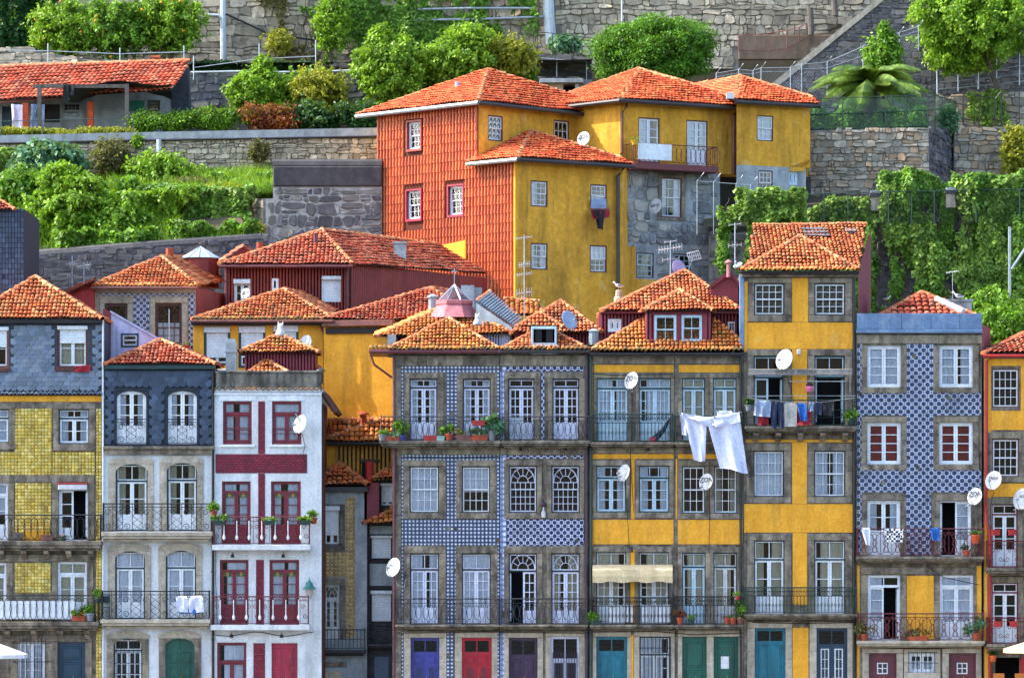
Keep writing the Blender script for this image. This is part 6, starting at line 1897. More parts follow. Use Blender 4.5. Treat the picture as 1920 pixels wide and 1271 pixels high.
chimney_pipe(N3, 487, 455, 475, 14.8, terracotta, .14, False)
# ---- ochre house with three roller shutters
f = Fr(365, 6.0)
N4 = building('ochre_house', 'ochre house with three white roller shutters below a mossy hipped roof', f, 362, 606, group=BACK, z=2)
hS = [(382, 612, 432, 685), (447, 611, 498, 690), (512, 609, 560, 690)]
wall(N4, f, (362, 598, 606, 1000), hS, yellow, back=4)
for h, fr_ in zip(hS, (.8, .75, .8)): shuttered(N4, f, h, fr_, frame=teal_dk, box=.16, frame_w=.1)
board(N4, f, 358, 599, 622, 609, -.1, .35, fascia, 'eave_board')
P = tri(f, [(360, 599, .4), (626, 599, .4), (531, 543, -2.6)])
b2 = [W(628, 585, 10.5), W(590, 550, 11)]
roof(N4, [P, [P[1], b2[0], b2[1], P[2]]], tile_or, [(P[0], P[2]), (P[1], P[2])], eaves=[(P[0], P[1])], rr=.1)
gutter(N4, P[0] + Vector((0, -.3, -.08)), P[1] + Vector((0, -.3, -.08)), gutter_b, .06)
pipe(N4, f, 0, 0, 0, gutter_b, .06, .14, pts=[(600, 603), (602, 612), (614, 640), (614, 780)])
for x0, x1 in ((448, 505),): board(N4, f, 375, 692, 440, 697, -.02, .08, white, 'window_sill')
# ---- long ochre wall above the alley
f = Fr(607, 5.75, 740, 5.0)
N5 = building('ochre_house', 'windowless ochre wall above the alley under a long tiled roof', f, 605, 760, group=BACK, z=2)
wall(N5, f, (607, 606, 736, 1000), [], yellow, back=1.5)
board(N5, f, 603, 600, 736, 611, -.1, .3, gutter_b, 'eave_board'); board(N5, f, 610, 614, 736, 625, -.05, .12, fascia, 'soffit_board')
P = [W(598, 600, 5.4), W(760, 600, 5.2), W(808, 541, 9.2)]
P[1] = W(900, 600, 5.4); P[1].z = P[0].z
roof(N5, [P, [P[1], W(900, 575, 13), W(845, 548, 13.5), P[2]]], tile_red, [(P[0], P[2]), (P[1], P[2]), (P[2], W(850, 548, 13.5))], rr=.1, pw=.16)
# ---- attics behind the blue-tiled pair
f = Fr(740, 2.2)
v1 = P0 = tri(f, [(704, 632, .3), (962, 624, .3), (850, 570, -2.6)])
att = wall(DE, f, (742, 628, 940, 662), [], maroon_sheet, back=4.4, name='attic_wall')
corrugated(DE, f, (742, 628, 850, 660), [], brown_sheet, .16, .02); corrugated(DE, f, (900, 622, 956, 660), [], lilac_sheet, .1, .015)
v1[1].z = v1[0].z + .12
roof(DE, [v1, [W(709, 620, 7.0), v1[0], v1[2]]], tile_gold, [(v1[0], v1[2]), (v1[1], v1[2])], rr=.09, h=.055)
m = MB(); p = W(735, 645, 1.9); m.box(p.x - .16, p.x + .16, p.y - .3, p.y + .3, p.z - .5, p.z + .35); m.build('chimney', cement, DE)
m = MB(); p = W(811, 573, 5); m.tube([p + Vector((0, 0, -.8)), p + Vector((0, 0, .3))], .16, 9); m.lathe([(.22, 0), (.22, .06), (.1, .14)], p + Vector((0, 0, .3)), 10); m.build('chimney_pot', grey_sheet, DE)
c = W(852, 592, 3.9)
lb = MB()
prof = ((1.02, 0), (.98, .06), (.72, .5), (.76, .52), (.76, .66), (.66, .68))
seg = 8; rings = []
for r, z in prof: rings.append([lb.p(c.x + r * math.cos(PI / 8 + k * PI / 4), c.y + r * math.sin(PI / 8 + k * PI / 4), c.z - .1 + z) for k in range(seg)])
for A_, B_ in zip(rings, rings[1:]):
 for k in range(seg): lb.face((A_[k], A_[(k + 1) % seg], B_[(k + 1) % seg], B_[k]))
lb.face(rings[-1]); lb = lb.build('lantern_base', pink_paint, DE)
apx = c + Vector((0, 0, 1.2)); rim = [c + Vector((.64 * math.cos(PI / 8 + k * PI / 4), .64 * math.sin(PI / 8 + k * PI / 4), .59)) for k in range(seg)]
for k in range(seg):
 m = MB(); m.poly([rim[k][:], rim[(k + 1) % seg][:], apx[:]]); m.build('glass_pane', glassmat('lantern_glass', (.7, .78, .82), 1.3) if k == 0 else bpy.data.materials['lantern_glass'], lb)
m = MB()
for k in range(seg): m.tube([rim[k], apx], .025, 4)
m.tube([apx, apx + Vector((0, 0, .62))], .016, 5); m.tube([apx + Vector((-.13, 0, .5)), apx + Vector((.13, 0, .5))], .016, 5)
m.build('lantern_frame', galv, lb)
m = MB(); p = W(877, 562, 7.5); m.box(p.x - .26, p.x + .26, p.y - .3, p.y + .3, p.z - .6, p.z + .55); p = W(895, 562, 7.8); m.box(p.x - .18, p.x + .18, p.y - .3, p.y + .3, p.z - .6, p.z + .46); m.build('water_tank', grey_sheet, DE)
s0, s1, s2, s3 = W(893, 568, 3.0), W(960, 614, 2.6), W(978, 600, 4.4), W(918, 549, 5.4)
m = MB(); K = 15
def lerp2(a, b, t): return a + (b - a) * t
nn = (s1 - s0).cross(s3 - s0).normalized()
if nn.z < 0: nn = -nn
for i in range(K):
 for j, (ta, tb_, oa, ob_) in enumerate(((0, .2, 0, .11), (.2, .45, .11, .11), (.45, .65, .11, 0), (.65, 1, 0, 0))):
  t0, t1 = (i + ta) / K, (i + tb_) / K
  a, b = lerp2(s0, s1, t0) + nn * oa, lerp2(s0, s1, t1) + nn * ob_
  d, e = lerp2(s3, s2, t0) + nn * oa, lerp2(s3, s2, t1) + nn * ob_
  m.poly([a[:], b[:], e[:], d[:]])
m.poly([s0[:], s1[:], (s1 - Vector((0, 0, 1)))[:], (s0 - Vector((0, 0, 1)))[:]])
m.build('sheet_roof', grey_sheet, DE)
rf = bpy.data.objects[[o.name for o in DE.children if o.name.startswith('roof')][0]]
ridge_line(rf, s3 + Vector((0, 0, .05)), W(893, 565, 3.0), ridge_or, .07)
roof(E, [[W(938, 592, 8), W(1020, 592, 8), W(1010, 566, 10), W(945, 560, 10)]], tile_gold, [(W(945, 560, 10), W(1010, 566, 10))], h=.06, pw=.2)
f = Fr(950, 1.8)
wall(E, f, (965, 615, 1120, 662), [], maroon_sheet, back=4, name='attic_wall')
corrugated(E, f, (1060, 618, 1124, 660), [], maroon_sheet, .12, .02)
hip(E, f, 958, 1130, 624, 1051, 565, 2.4, tile_or, over=.3, eaves=[], rr=.09)
m = MB(); p = W(1113, 622, 1.5); m.lathe([(.2, -.5), (.2, .0), (.26, .02), (.05, .12)], p, 10); m.build('flue', grey_sheet, E)
# ================================================================ alley
f = Fr(612, 3.9)
N6 = building('alley_house', 'ochre corrugated house at the top of the alley with terracotta flue', f, 608, 740, group=BACK, z=1)
hO = [(678, 866, 704, 905)]
wall(N6, f, (606, 832, 735, 1328), hO, yellow, back=.9, rm=False)
corrugated(N6, f, (629, 832, 740, 940), hO, yellow_sheet, .16, .03)
m = MB(f); R = f.rect(*hO[0]); m.bbox(R[0], R[2], -.1, -.06, R[1], R[3], .01); m.build('opening', room, N6); board(N6, f, 674, 861, 712, 867, -.02, .05, brown_sheet, 'window_head')  # solid near-black panel fills the hole, shade put into its colour
A_, B_ = tri(f, [(598, 828, .4), (748, 828, .4)])
roof(N6, [[A_, B_, W(748, 788, 4.7), W(714, 786, 4.7)], [W(570, 830, 4.1), W(740, 830, 4.1), W(740, 786, 5.0), W(570, 788, 5.0)]], tile_gold, [(A_, W(714, 786, 4.7)), (W(606, 788, 5.0), W(714, 787, 5.0))], rr=.1, h=.06, pw=.19, rl=.3)
gutter(N6, A_ + Vector((0, -.05, -.08)), B_ + Vector((0, -.05, -.08)), fascia, .08)
chimney_pipe(N6, 681, 778, 800, 4.4, terracotta, .13); chimney_pipe(N6, 621, 803, 822, 4.2, terracotta, .09, False)
f = Fr(608, 2.5)
N7 = building('alley_house', 'narrow alley house with tan relief tiles and a rusted balcony', f, 606, 688, group=BACK)
hP = [(606, 948, 638, 1022), (607, 1096, 637, 1198)]
wall(N7, f, (604, 912, 688, 1328), hP, cement, back=1.3, rm=False)
tile_grid(N7, f, [(648, 932, 666, 1035), (604, 1035, 666, 1082), (649, 1082, 666, 1195)], [], .15, tile_tan, 'relief_tiles', 'relief')
shuttered(N7, f, hP[0], .75, frame=granite, box=.12, sur=(0, 3, 9, 12))
window(N7, f, hP[1], 'door', peel_white, rows=(4,), trans=.25, fan=True, pan=.25, sur=(0, 12, 11, 0))
balcony(N7, f, 604, 1218, 686, 1229, .5, cement_dark, 0, 1180, 'sticks', iron)
board(N7, f, 604, 1240, 650, 1250, -.02, .05, granite_block, 'lintel')
hip(N7, f, 592, 690, 909, 636, 868, 1.0, tile_or, over=.3, eaves=[], pw=.2, rl=.26, rr=.1, h=.06)
board(N7, f, 606, 912, 690, 922, -.05, .2, gutter_d, 'eave_board')
board(N7, f, 608, 1258, 640, 1328, -.02, .03, M('alley_door', '#c8b8a0', '#b0a088', 3), 'side_door')
f = Fr(685, 3.0)
N8 = building('alley_house', 'narrow grey alley house with stacked white roller shutters', f, 684, 742, group=BACK)
hQ = [(694, 1003, 736, 1049), (694, 1106, 736, 1167), (712, 905, 740, 950), (703, 1232, 728, 1328)]
wall(N8, f, (684, 900, 745, 1328), hQ, cement_dark, back=.9, rm=False)
for h, q in zip(hQ[:3], (.98, .98, .8)): shuttered(N8, f, h, q, frame=fascia, box=.12)
board(N8, f, 693, 985, 742, 1001, -.02, .06, cement, 'render_panel'); board(N8, f, 693, 1056, 742, 1098, -.02, .06, cement, 'render_panel'); board(N8, f, 693, 1049.5, 742, 1055.5, -.02, .1, fascia, 'dark_band'); board(N8, f, 693, 1098.5, 742, 1105, -.02, .1, fascia, 'dark_band')
balcony(N8, f, 688, 1207, 748, 1216, .5, cement_dark, 0, 1168, 'scroll', iron)
board(N8, f, 702, 1230, 729, 1328, -.05, .02, slate_lt, 'door_leaf')
m = MB(f); m.bbox(f.U(683), f.U(712), -.1, .5, f.Z(690, 982), f.Z(690, 905), .02); m.build('red_bay', maroon_sheet, N8)
m = MB(f); m.tube([(f.U(693, .35), .35, f.Z(693, 905)), (f.U(693, .35), .35, f.Z(693, 866))], .16, 10); m.build('red_duct', red_paint, N8)
roof(N8, [[f.w(f.U(680, .7), .7, f.Z(680, 981, .7)), f.w(f.U(748, .7), .7, f.Z(748, 981, .7)), f.w(f.U(748), .0, f.Z(748, 950)), f.w(f.U(738), .0, f.Z(738, 950))]], tile_gold, [(f.w(f.U(680, .7), .7, f.Z(680, 981, .7)), f.w(f.U(738), .0, f.Z(738, 951)))], rr=.08, h=.055, pw=.19)
roof(N8, [[f.w(f.U(698, .6), .6, f.Z(698, 897, .6)), f.w(f.U(748, .6), .6, f.Z(748, 897, .6)), f.w(f.U(748, -1), -1., f.Z(748, 866, -1)), f.w(f.U(735, -1), -1., f.Z(735, 870, -1))]], tile_or, [(f.w(f.U(698, .6), .6, f.Z(698, 897, .6)), f.w(f.U(735, -1), -1., f.Z(735, 870, -1)))], rr=.08, h=.055, pw=.19)
# ---- dark slate-hung house at the far left
f = Fr(0, 5.0)
N9 = building('slate_house', 'dark slate hung flank of a taller house at the left edge', f, -60, 45, group=BACK, z=3)
wall(N9, f, (-70, 392, 45, 700), [], slate_base_dk, back=5)
tile_grid(N9, f, [(-70, 392, 45, 600)], [], .12, slate_dk, 'hung_slates', 'flat', pz=.2)
roof(N9, [[W(-70, 394, 4.7), W(28, 393, 4.7), W(2, 378, 6), W(-70, 374, 6)]], tile_red, [(W(28, 393, 4.7), W(2, 378, 6))], rr=.07)
# ================================================================ the big house on the slope
fL = Fr(708, 24.5, 970, 18.5)
HH = thing('hillside_house', 'large ochre house on the slope with a flank of bright hung tiles', 'house', W(970, 600, 20), None)
def onL(px): return fL.w(fL.U(px), 0, 0)
def fr_pts(a, b):
 q = Fr.__new__(Fr); q.o = Vector((a.x, a.y, 0)); d = Vector((b.x - a.x, b.y - a.y, 0)); q.L = d.length; q.u = d / q.L
 q.n = Vector((q.u.y, -q.u.x, 0)); q.ang = math.atan2(q.u.y, q.u.x); return q
pT0 = onL(897); pT1 = W(1078, 0, 24.2)
fT = fr_pts(pT0, pT1); fF = Fr(970, 18.5, 1168, 21.2); fI2 = Fr(1078, 24.2, 1163, 22.2); fM = Fr(1163, 22.2, 1383, 25.0); fR = Fr(1380, 24.0, 1519, 25.6)
zT = fT.Z(897, 192); zF = fF.Z(970, 298); zM = fM.Z(1163, 188); zR = fR.Z(1383, 190)
hL = [(766, 229, 791, 280), (765, 358, 791, 411), (843, 349, 870, 403)]
hT = [(915, 217, 943, 265), (1038, 226, 1067, 300)]
hF_ = [(995, 339, 1027, 388), (1107, 346, 1138, 391), (995, 456, 1027, 506), (1106, 460, 1138, 511)]
hM = [(1197, 221, 1237, 306), (1287, 226, 1327, 312), (1240, 334, 1278, 408), (1193, 474, 1226, 521), (1263, 476, 1296, 522)]
hRr = [(1419, 217, 1450, 265), (1422, 320, 1449, 366), (1479, 322, 1496, 347)]
def hwall(fr, x0, x1, z0, z1, holes, mat, name='wall', back=2.5):
 """like wall(), with world heights"""
 mb = MB(fr); u0, u1 = fr.U(x0), fr.U(x1); Hs = [fr.rect(*h) for h in holes]
 us = sorted({u0, u1} | {a for h in Hs for a in (h[0], h[2])}); zs = sorted({z0, z1} | {a for h in Hs for a in (h[1], h[3]) if z0 < a < z1})
 for a, b in zip(us, us[1:]):
  for c, d in zip(zs, zs[1:]):
   if any(h[0] < (a + b) / 2 < h[2] and h[1] < (c + d) / 2 < h[3] for h in Hs): continue
   mb.poly([(a, 0, c), (b, 0, c), (b, 0, d), (a, 0, d)])
 for a, c, b, d in Hs:
  for p, q in (((a, c), (a, d)), ((a, d), (b, d)), ((b, d), (b, c)), ((b, c), (a, c))):
   mb.poly([(p[0], 0, p[1]), (p[0], -.25, p[1]), (q[0], -.25, q[1]), (q[0], 0, q[1])])
  mb.poly([(a - .2, -.9, c - .2), (b + .2, -.9, c - .2), (b + .2, -.9, d + .2), (a - .2, -.9, d + .2)], 1)  # near-black sheet behind each window, painted room shade
 return mb.build(name, [mat, room], HH)
zb = 0
hung_back = M('hung_tile_gap_shade', '#5e2008', '#4a1806', 2, .9)  # surface behind the tiles, darkened to paint shade between the ribs
hwall(fL, 708, 897, W(708, 520, 24).z, zT, hL, hung_back)
hwall(fL, 897, 970, fF.Z(970, 640), zF, [], hung_back)
Vt = MB(fL)
pit, row = .19, .40
Hs = [fL.rect(x0 - 2, y0 - 2, x1 + 2, y1 + 3) for x0, y0, x1, y1 in hL]
uT, uE = fL.U(897), fL.L
k = int(uE / pit); zlo = W(708, 520, 24).z
jj = int((zT - zlo) / row) + 8
for i in range(k):
 u = (i + .5) * uE / k; r = uE / k * .5
 zt_ = zT if u < uT else zF
 for j in range(jj):
  z = zT - (j + 1) * row
  if z + row * .5 > zt_ or z < zlo - 2.6 - 0 * u: continue
  if any(h[0] - r < u < h[2] + r and h[1] - row * .5 < z + row / 2 < h[3] + row * .3 for h in Hs): continue
  ts = np.linspace(0, PI, 6); o = 0
  A_ = [Vt.p(u - r * .7 * math.cos(t), .02 + o + r * 1.15 * math.sin(t), z - .02) for t in ts]
  B_ = [Vt.p(u - r * .64 * math.cos(t), .0 + r * 1.0 * math.sin(t), z + row * .95) for t in ts]
  C_ = [Vt.p(u - r * .70 * math.cos(t), .0 + r * .8 * math.sin(t), z - .02) for t in ts]
  for q in range(5): Vt.face((A_[q], A_[q + 1], B_[q + 1], B_[q])); Vt.face((C_[q], C_[q + 1], A_[q + 1], A_[q]))
Vt.build('hung_tiles', tile_hang, HH, kind='stuff')
for h, fm in zip(hL, (M('red_brown_frame', '#9a3a34', '#8a322c', 3, .5), maroon, maroon)):
 m = MB(fL); R = fL.rect(*h)
 for q in ((R[0] - .07, R[0], R[1] - .1, R[3] + .07), (R[2], R[2] + .07, R[1] - .1, R[3] + .07), (R[0], R[2], R[3], R[3] + .07), (R[0], R[2], R[1] - .1, R[1])): m.box(q[0], q[1], -.22, .11, q[2], q[3])
 m.build('window_casing', door_pink if fm is maroon else fm, HH)
 window(HH, fL, h, 'sash', white, cols=3, rows=(2, 2), n=-.1, cur=(curtain_w, 'full'), fw=.05)
hwall(fT, 897, 1077, fT.Z(897, 420), zT, hT, yellow_hill)
for h in hT: window(HH, fT, h, 'sash', white, outer=trim_b, cols=3, rows=(2, 2), n=-.08, fw=.06, cur=(curtain_w, 'full') if h[0] < 1000 else None)
hwall(fI2, 1078, 1163, fI2.Z(1163, 420), zM, [], yellow_hill)
hwall(fF, 970, 1168, fF.Z(970, 680), zF, hF_, yellow_hill)
for i, h in enumerate(hF_): window(HH, fF, h, 'sash', white, outer=trim_b, cols=3, rows=(2, 2), n=-.08, fw=.06, cur=(curtain_w, ('left', 'low', 'sides', 'top')[i]))
m = MB(); a, b = fF.w(fF.U(1168), 0, 0), fM.w(fM.U(1172), -.1, 0)
m.poly([(a.x, a.y, 5), (b.x + .6, b.y + 2, 5), (b.x + .6, b.y + 2, zF), (a.x, a.y, zF)]); m.build('end_wall', yellow_hill, HH)
zs = fM.Z(1270, 318)
hwall(fM, 1163, 1383, zs, zM, hM[:2], yellow_hill)
hwall(fM, 1163, 1350, fM.Z(1200, 640), zs - .002, hM[2:], cement, name='stone_base')
rubble(HH, fM, [(1166, 322), (1345, 322), (1345, 600), (1166, 600)], .5, .4, rub_light, joint=.05, proud=.05, limit=180, holes=[(1232, 326, 1286, 416), (1180, 466, 1234, 530), (1256, 470, 1302, 530)], seed=5, big=.12, n0=.0)
panel(HH, fM, [(1166, 462, 1190, 620), (1190.3, 524, 1228, 620)], yellow_hill, n1=.08)
MB(fM).box(fM.U(1163), fM.U(1383), -.02, .02, zs - .1, zs).build('string_band', yellow_hill, HH)
window(HH, fM, hM[0], 'door', white, outer=trim_b, rows=(3,), pan=.34, n=-.08, cur=(curtain_w, 'left'), fw=.05)
window(HH, fM, hM[1], 'door', white, outer=trim_b, rows=(4,), pan=.3, n=-.08, cur=(curtain_w, 'full'), fw=.05)
window(HH, fM, hM[2], 'sash', white, outer=trim_b, cols=3, rows=(2, 2), n=-.08, cur=(curtain_w, 'sides'), fw=.05, sur=(8, 8, 8, 6))
window(HH, fM, hM[3], 'sash', ltblue, outer=trim_b, cols=3, rows=(2, 2), n=-.08, cur=(curtain_c, 'full'), fw=.05)
window(HH, fM, hM[4], 'sash', ltblue, outer=trim_b, cols=3, rows=(2, 2), n=-.08, fw=.05)
balcony(HH, fM, 1191, 304, 1348, 316, .9, iron_red, 0, 268, 'ellipses', iron_red, mould=False)
m = MB(fM); m.box(fM.U(1197, .9), fM.U(1260, .9), .86, .88, fM.Z(1230, 300, .9), fM.Z(1230, 270, .9)); m.build('balcony_screen', white, HH)
zr2 = fR.Z(1440, 312)
hwall(fR, 1381, 1519, zr2, zR, hRr[:1], yellow_hill)
hwall(fR, 1381, 1511, fR.Z(1440, 470), zr2 - .002, hRr[1:], cement, name='cement_base')
m = MB(fR); m.prism([(fR.U(1481), fR.Z(1481, 322)), (fR.U(1506), fR.Z(1506, 322)), (fR.U(1519), fR.Z(1519, 300)), (fR.U(1519), zr2 + .02), (fR.U(1481), zr2 + .02)], -.2, .03); m.build('corbelled_corner', yellow_hill, HH)
window(HH, fR, hRr[0], 'sash', white, outer=trim_b, cols=3, rows=(2, 2), n=-.08, fw=.05, cur=(curtain_w, 'full')); window(HH, fR, hRr[1], 'sash', white, outer=trim_b, cols=3, rows=(2, 2), n=-.08, fw=.05)
window(HH, fR, hRr[2], 'casement', ltblue, rows=(1,), n=-.1, fw=.05)
m = MB(); a, b = fR.w(fR.U(1519), 0, 0), fR.w(fR.U(1519), -4, 0)
m.poly([(a.x, a.y, zr2), (b.x, b.y, zr2), (b.x, b.y, zR), (a.x, a.y, zR)]); m.build('end_wall', yellow_hill, HH)
m = MB(fL); m.prism([(fL.U(822), fL.Z(822, 462)), (fL.U(877), fL.Z(877, 500)), (fL.U(877), fL.Z(877, 451))], .0, .14); m.build('plaster_wedge', yellow, HH)
m = MB(fL); m.bbox(fL.U(967), fL.L + .02, -.05, .14, fF.Z(970, 640), zF, .01); m.build('corner_strip', yellow, HH)
def at(fr, px, z, n): q = fr.w(fr.U(px, n), n, z); return q
eL0 = fL.w(-.9, .45, zT - .02); eC = fL.w(fL.U(897), .45, zT - .02) + fL.u * .45; eR = fT.w(fT.L + .2, .45, zT - .02)
apT = W(915, 131, 25.2)
bkT = W(760, 175, 31); bkT.z = zT
roof(HH, [[eL0, eC, apT], [eC, eR, W(1090, 186, 26.5), apT]], tile_new, [(eC, apT), (eL0, apT), (W(1090, 184, 26.5), apT)], pw=.165, rl=.28, rmat=ridge_or, rr=.1, h=.06)
gutter(HH, eL0 + Vector((0, -.05, -.08)), eC + Vector((0, -.08, -.08)), galv, .09); gutter(HH, eC + Vector((0, -.08, -.08)), eR + Vector((0, -.08, -.08)), gutter_d, .09)
eI = fI2.w(-.2, .45, zM - .02); eM = fI2.w(fI2.L, .45, zM - .02) + fI2.u * .45; eMr = fM.w(fM.L + .35, .45, zM - .02); apM = W(1197, 131, 26.5)
roof(HH, [[eI, eM, apM, W(1062, 178, 29)], [eM, eMr, W(1390, 186, 27), apM]], tile_new, [(eM, apM), (apM, W(1062, 178, 29)), (apM, W(1390, 186, 27))], pw=.165, rl=.28, rr=.1, h=.055)
gutter(HH, eI + Vector((0, -.08, -.08)), eM + Vector((0, -.08, -.08)), gutter_d, .09); gutter(HH, eM + Vector((0, -.08, -.08)), eMr + Vector((0, -.08, -.08)), gutter_d, .09)
eRl = fR.w(-.3, .45, zR - .02); eRr = fR.w(fR.L + .25, .45, zR - .02); apR = W(1388, 145, 27.5)
roof(HH, [[W(1296, 168, 29), eRl, apR, W(1300, 160, 30)], [eRl, eRr, W(1524, 184, 28), apR]], tile_new, [(eRl, apR), (apR, W(1300, 160, 30)), (apR, W(1524, 184, 28))], pw=.165, rl=.28, rr=.1, h=.055)
gutter(HH, eRl + Vector((0, -.08, -.08)), eRr + Vector((0, -.08, -.08)), gutter_d, .09)
eF0 = fL.w(fL.U(890), .45, zF - .02); eFc = fL.w(fL.L, .45, zF - .02) + fL.u * .45; eFr = fF.w(fF.L + .3, .45, zF - .02); apF = W(996, 246, 22.0)
roof(HH, [[eF0, eFc, apF], [eFc, eFr, W(1165, 297, 23.4), apF]], tile_new, [(eFc, apF), (eF0, apF), (W(1165, 296, 23.2), apF)], pw=.165, rl=.28, rr=.1, h=.055)
gutter(HH, eF0 + Vector((0, -.08, -.08)), eFc + Vector((0, -.08, -.08)), galv, .09); gutter(HH, eFc + Vector((0, -.08, -.08)), eFr + Vector((0, -.08, -.08)), gutter_d, .09)
pipe(HH, fF, 1159, 306, 600, gutter_d, .08, .14, pts=[(1172, 306), (1172, 312), (1159, 330), (1159, 600)])
pipe(HH, fM, 1168, 190, 300, gutter_b, .07, .14, pts=[(1175, 192), (1175, 200), (1166, 212), (1166, 286), (1160, 298)])
pipe(HH, fM, 1378, 190, 330, gutter_b, .09, .16, pts=[(1390, 194), (1390, 202), (1376, 216), (1376, 326)])
m = MB(); p = W(858, 172, 23.5); m.tube([p - Vector((0, 0, .4)), p + Vector((0, 0, .42))], .13, 10); m.build('chimney_pipe', grey_sheet, HH)
m = MB(); p = W(1369, 181, 23.4); m.box(p.x - .16, p.x + .16, p.y - .2, p.y + .2, p.z - .12, p.z + .14); m.build('white_box', plastic_w, HH)
m = MB(); a = W(708, 0, 24.5); b = W(1519, 0, 27); m.box(a.x, b.x, 26.5, 31, 2, W(960, 330, 26).z); m.build('rear_wing', cement_dark, HH)
m = MB(); m.box(a.x + .1, b.x - .1, 27, 31, W(960, 330, 26).z, W(960, 195, 26).z); m.build('upper_wing', yellow_hill, HH)
# ================================================================ terraces, retaining walls
def ground_strip(name, label, pts, mat=earth):
 """pts: list of (left, right) world pairs from front to back"""
 mb = MB()
 for (a, b), (c, d) in zip(pts, pts[1:]): mb.poly([a[:], b[:], d[:], c[:]])
 o = mb.build(name, mat); return tag(o, label, 'ground', None, 'structure')
ground_strip('hillside', 'earth of the steep hillside behind the terraces', [(W(-500, 500, 20.0) - Vector((0, 0, 20)), W(2500, 500, 20) - Vector((0, 0, 20))), (Vector((-60, 31, 6)), Vector((60, 31, 6))), (Vector((-60, 52, 16)), Vector((60, 52, 16))), (Vector((-70, 55, 45)), Vector((70, 55, 45))), (Vector((-90, 120, 60)), Vector((90, 120, 60)))])
ground_strip('lower_terrace', 'grassy bank between the low wall and the rubble wall', [(W(-80, 484, 21.3), W(468, 452, 21.3)), (W(-80, 445, 24), W(452, 405, 24)), (W(-80, 352, 29.9), W(720, 335, 29.9))])
ground_strip('upper_terrace', 'terrace in front of the garden shed', [(W(-80, 262, 30.4), W(730, 245, 30.4)), (Vector((-30, 44, W(300, 250, 30.4).z)), Vector((-3, 44, W(300, 250, 30.4).z)))])
ground_strip('top_terrace', 'narrow terrace path under the great wall', [(W(-80, 124, 40.5), W(1110, 112, 40.5)), (W(-80, 124, 44.5), W(1110, 112, 44.5))])
ground_strip('side_terrace', 'terrace behind the fence where the palm stands', [(W(1490, 245, 28.4), W(1741, 241, 28.4)), (W(1490, 249, 33.5), W(1785, 246, 33.5)), (Vector((12, 42, W(1700, 241, 28.4).z)), Vector((20.5, 42, W(1700, 241, 28.4).z)))])
ground_strip('rear_terrace', 'strip of ground on the wall with orange stones', [(W(1786, 243, 32.9), W(1960, 238, 32.9)), (W(1786, 247, 38), W(1960, 242, 38))])
ground_strip('ivy_bank', 'bank between the ivy wall and the upper rubble wall', [(W(1320, 425, 22.6), W(1990, 420, 22.6)), (W(1320, 378, 28.0), W(1990, 345, 28.0))])
f = Fr(0, 21.0)
stone_wall('long dark retaining wall sloping up behind the left roofs', 'retaining_wall', f, [(-80, 486), (45, 480), (250, 464), (490, 447), (520, 449), (520, 640), (-80, 640)], .5, .42, .26, rub_dark, mortar_dk, proud=.05, joint=.022, limit=200, seed=11)
m = MB(f); pts = [(-80, 486), (45, 480), (250, 464), (490, 447), (500, 449)]
for (xa, ya), (xb, yb) in zip(pts, pts[1:]): m.tube([(f.U(xa), -.2, f.Z(xa, ya)), (f.U(xb), -.2, f.Z(xb, yb))], .24, 9)
cp = m.build('coping', rub_dark); w_ = bpy.data.objects['retaining_wall']; cp.parent = w_; cp.location = -w_.location
f = Fr(493, 24.0)
t = stone_wall('dark stone wall with pale mortar and a parapet beside the hung tile flank', 'retaining_wall', f, [(494, 374), (512, 372), (512, 350), (716, 350), (716, 520), (494, 520)], .6, .52, .42, rub_grey, M('white_mortar', '#b5b2ac', '#96938d', 3, .9, '#5a5856', .5, 2), proud=.05, joint=.06, limit=220, seed=12)  # front stones greyed to carry the shade on this face
b = MB(f); b.bbox(f.U(512), f.U(716), -.5, .12, f.Z(600, 350), f.Z(600, 312), .05); b.tube([(f.U(511), -.2, f.Z(511, 310)), (f.U(716), -.2, f.Z(716, 310))], .28, 9); b.build('parapet', cement_dark, t)
fl = Fr(446, 27.5, 493.5, 24.0)
t2 = stone_wall('sunlit end of the stone wall turning back into the ivy', 'retaining_wall', fl, [(446, 374), (494, 372), (494, 520), (446, 520)], .5, .6, .42, rub_pale, mortar, proud=.05, joint=.022, limit=80, seed=13)  # paler stones than the front: sunlight put into the stone colour
f = Fr(0, 30.0)
t = stone_wall('rubble terrace wall under a concrete kerb below the garden shed', 'terrace_wall', f, [(-80, 272), (250, 264), (716, 256), (716, 345), (520, 350), (-80, 400)], .7, .32, .22, rub_pale, mortar, proud=.07, joint=.022, limit=300, seed=14)
k = MB(f)
k.prism([(f.U(x), f.Z(x, y)) for x, y in ((-80, 256), (250, 249), (716, 240), (716, 255), (250, 262), (-80, 270))], -.5, .1); k.build('kerb', cement, t)
k = MB(f); k.tube([(f.U(x, .15), .15, f.Z(x, y, .15)) for x, y in ((-80, 271), (250, 264), (480, 260), (716, 256))], .05, 6); k.build('pipe', iron, t)
k = MB(f); k.tube([(f.U(298, .3), .3, f.Z(298, 262, .3)), (f.U(298, .3), .3, f.Z(298, 335, .3))], .11, 9); k.build('downpipe', pvc, t)
f = Fr(360, 39.0)
t = stone_wall('low dark wall with a white pipe behind the shrubs', 'garden_wall', f, [(352, 136), (720, 134), (1110, 150), (1110, 260), (352, 260)], .5, .5, .36, rub_grey, mortar_dk, proud=.05, joint=.022, limit=120, seed=15)
k = MB(f); k.tube([(f.U(x, .1), .1, f.Z(x, y, .1)) for x, y in ((358, 136), (450, 134), (470, 136), (590, 135), (720, 130))], .05, 6); k.build('pipe', pvc, t)
f = Fr(-80, 40.3)
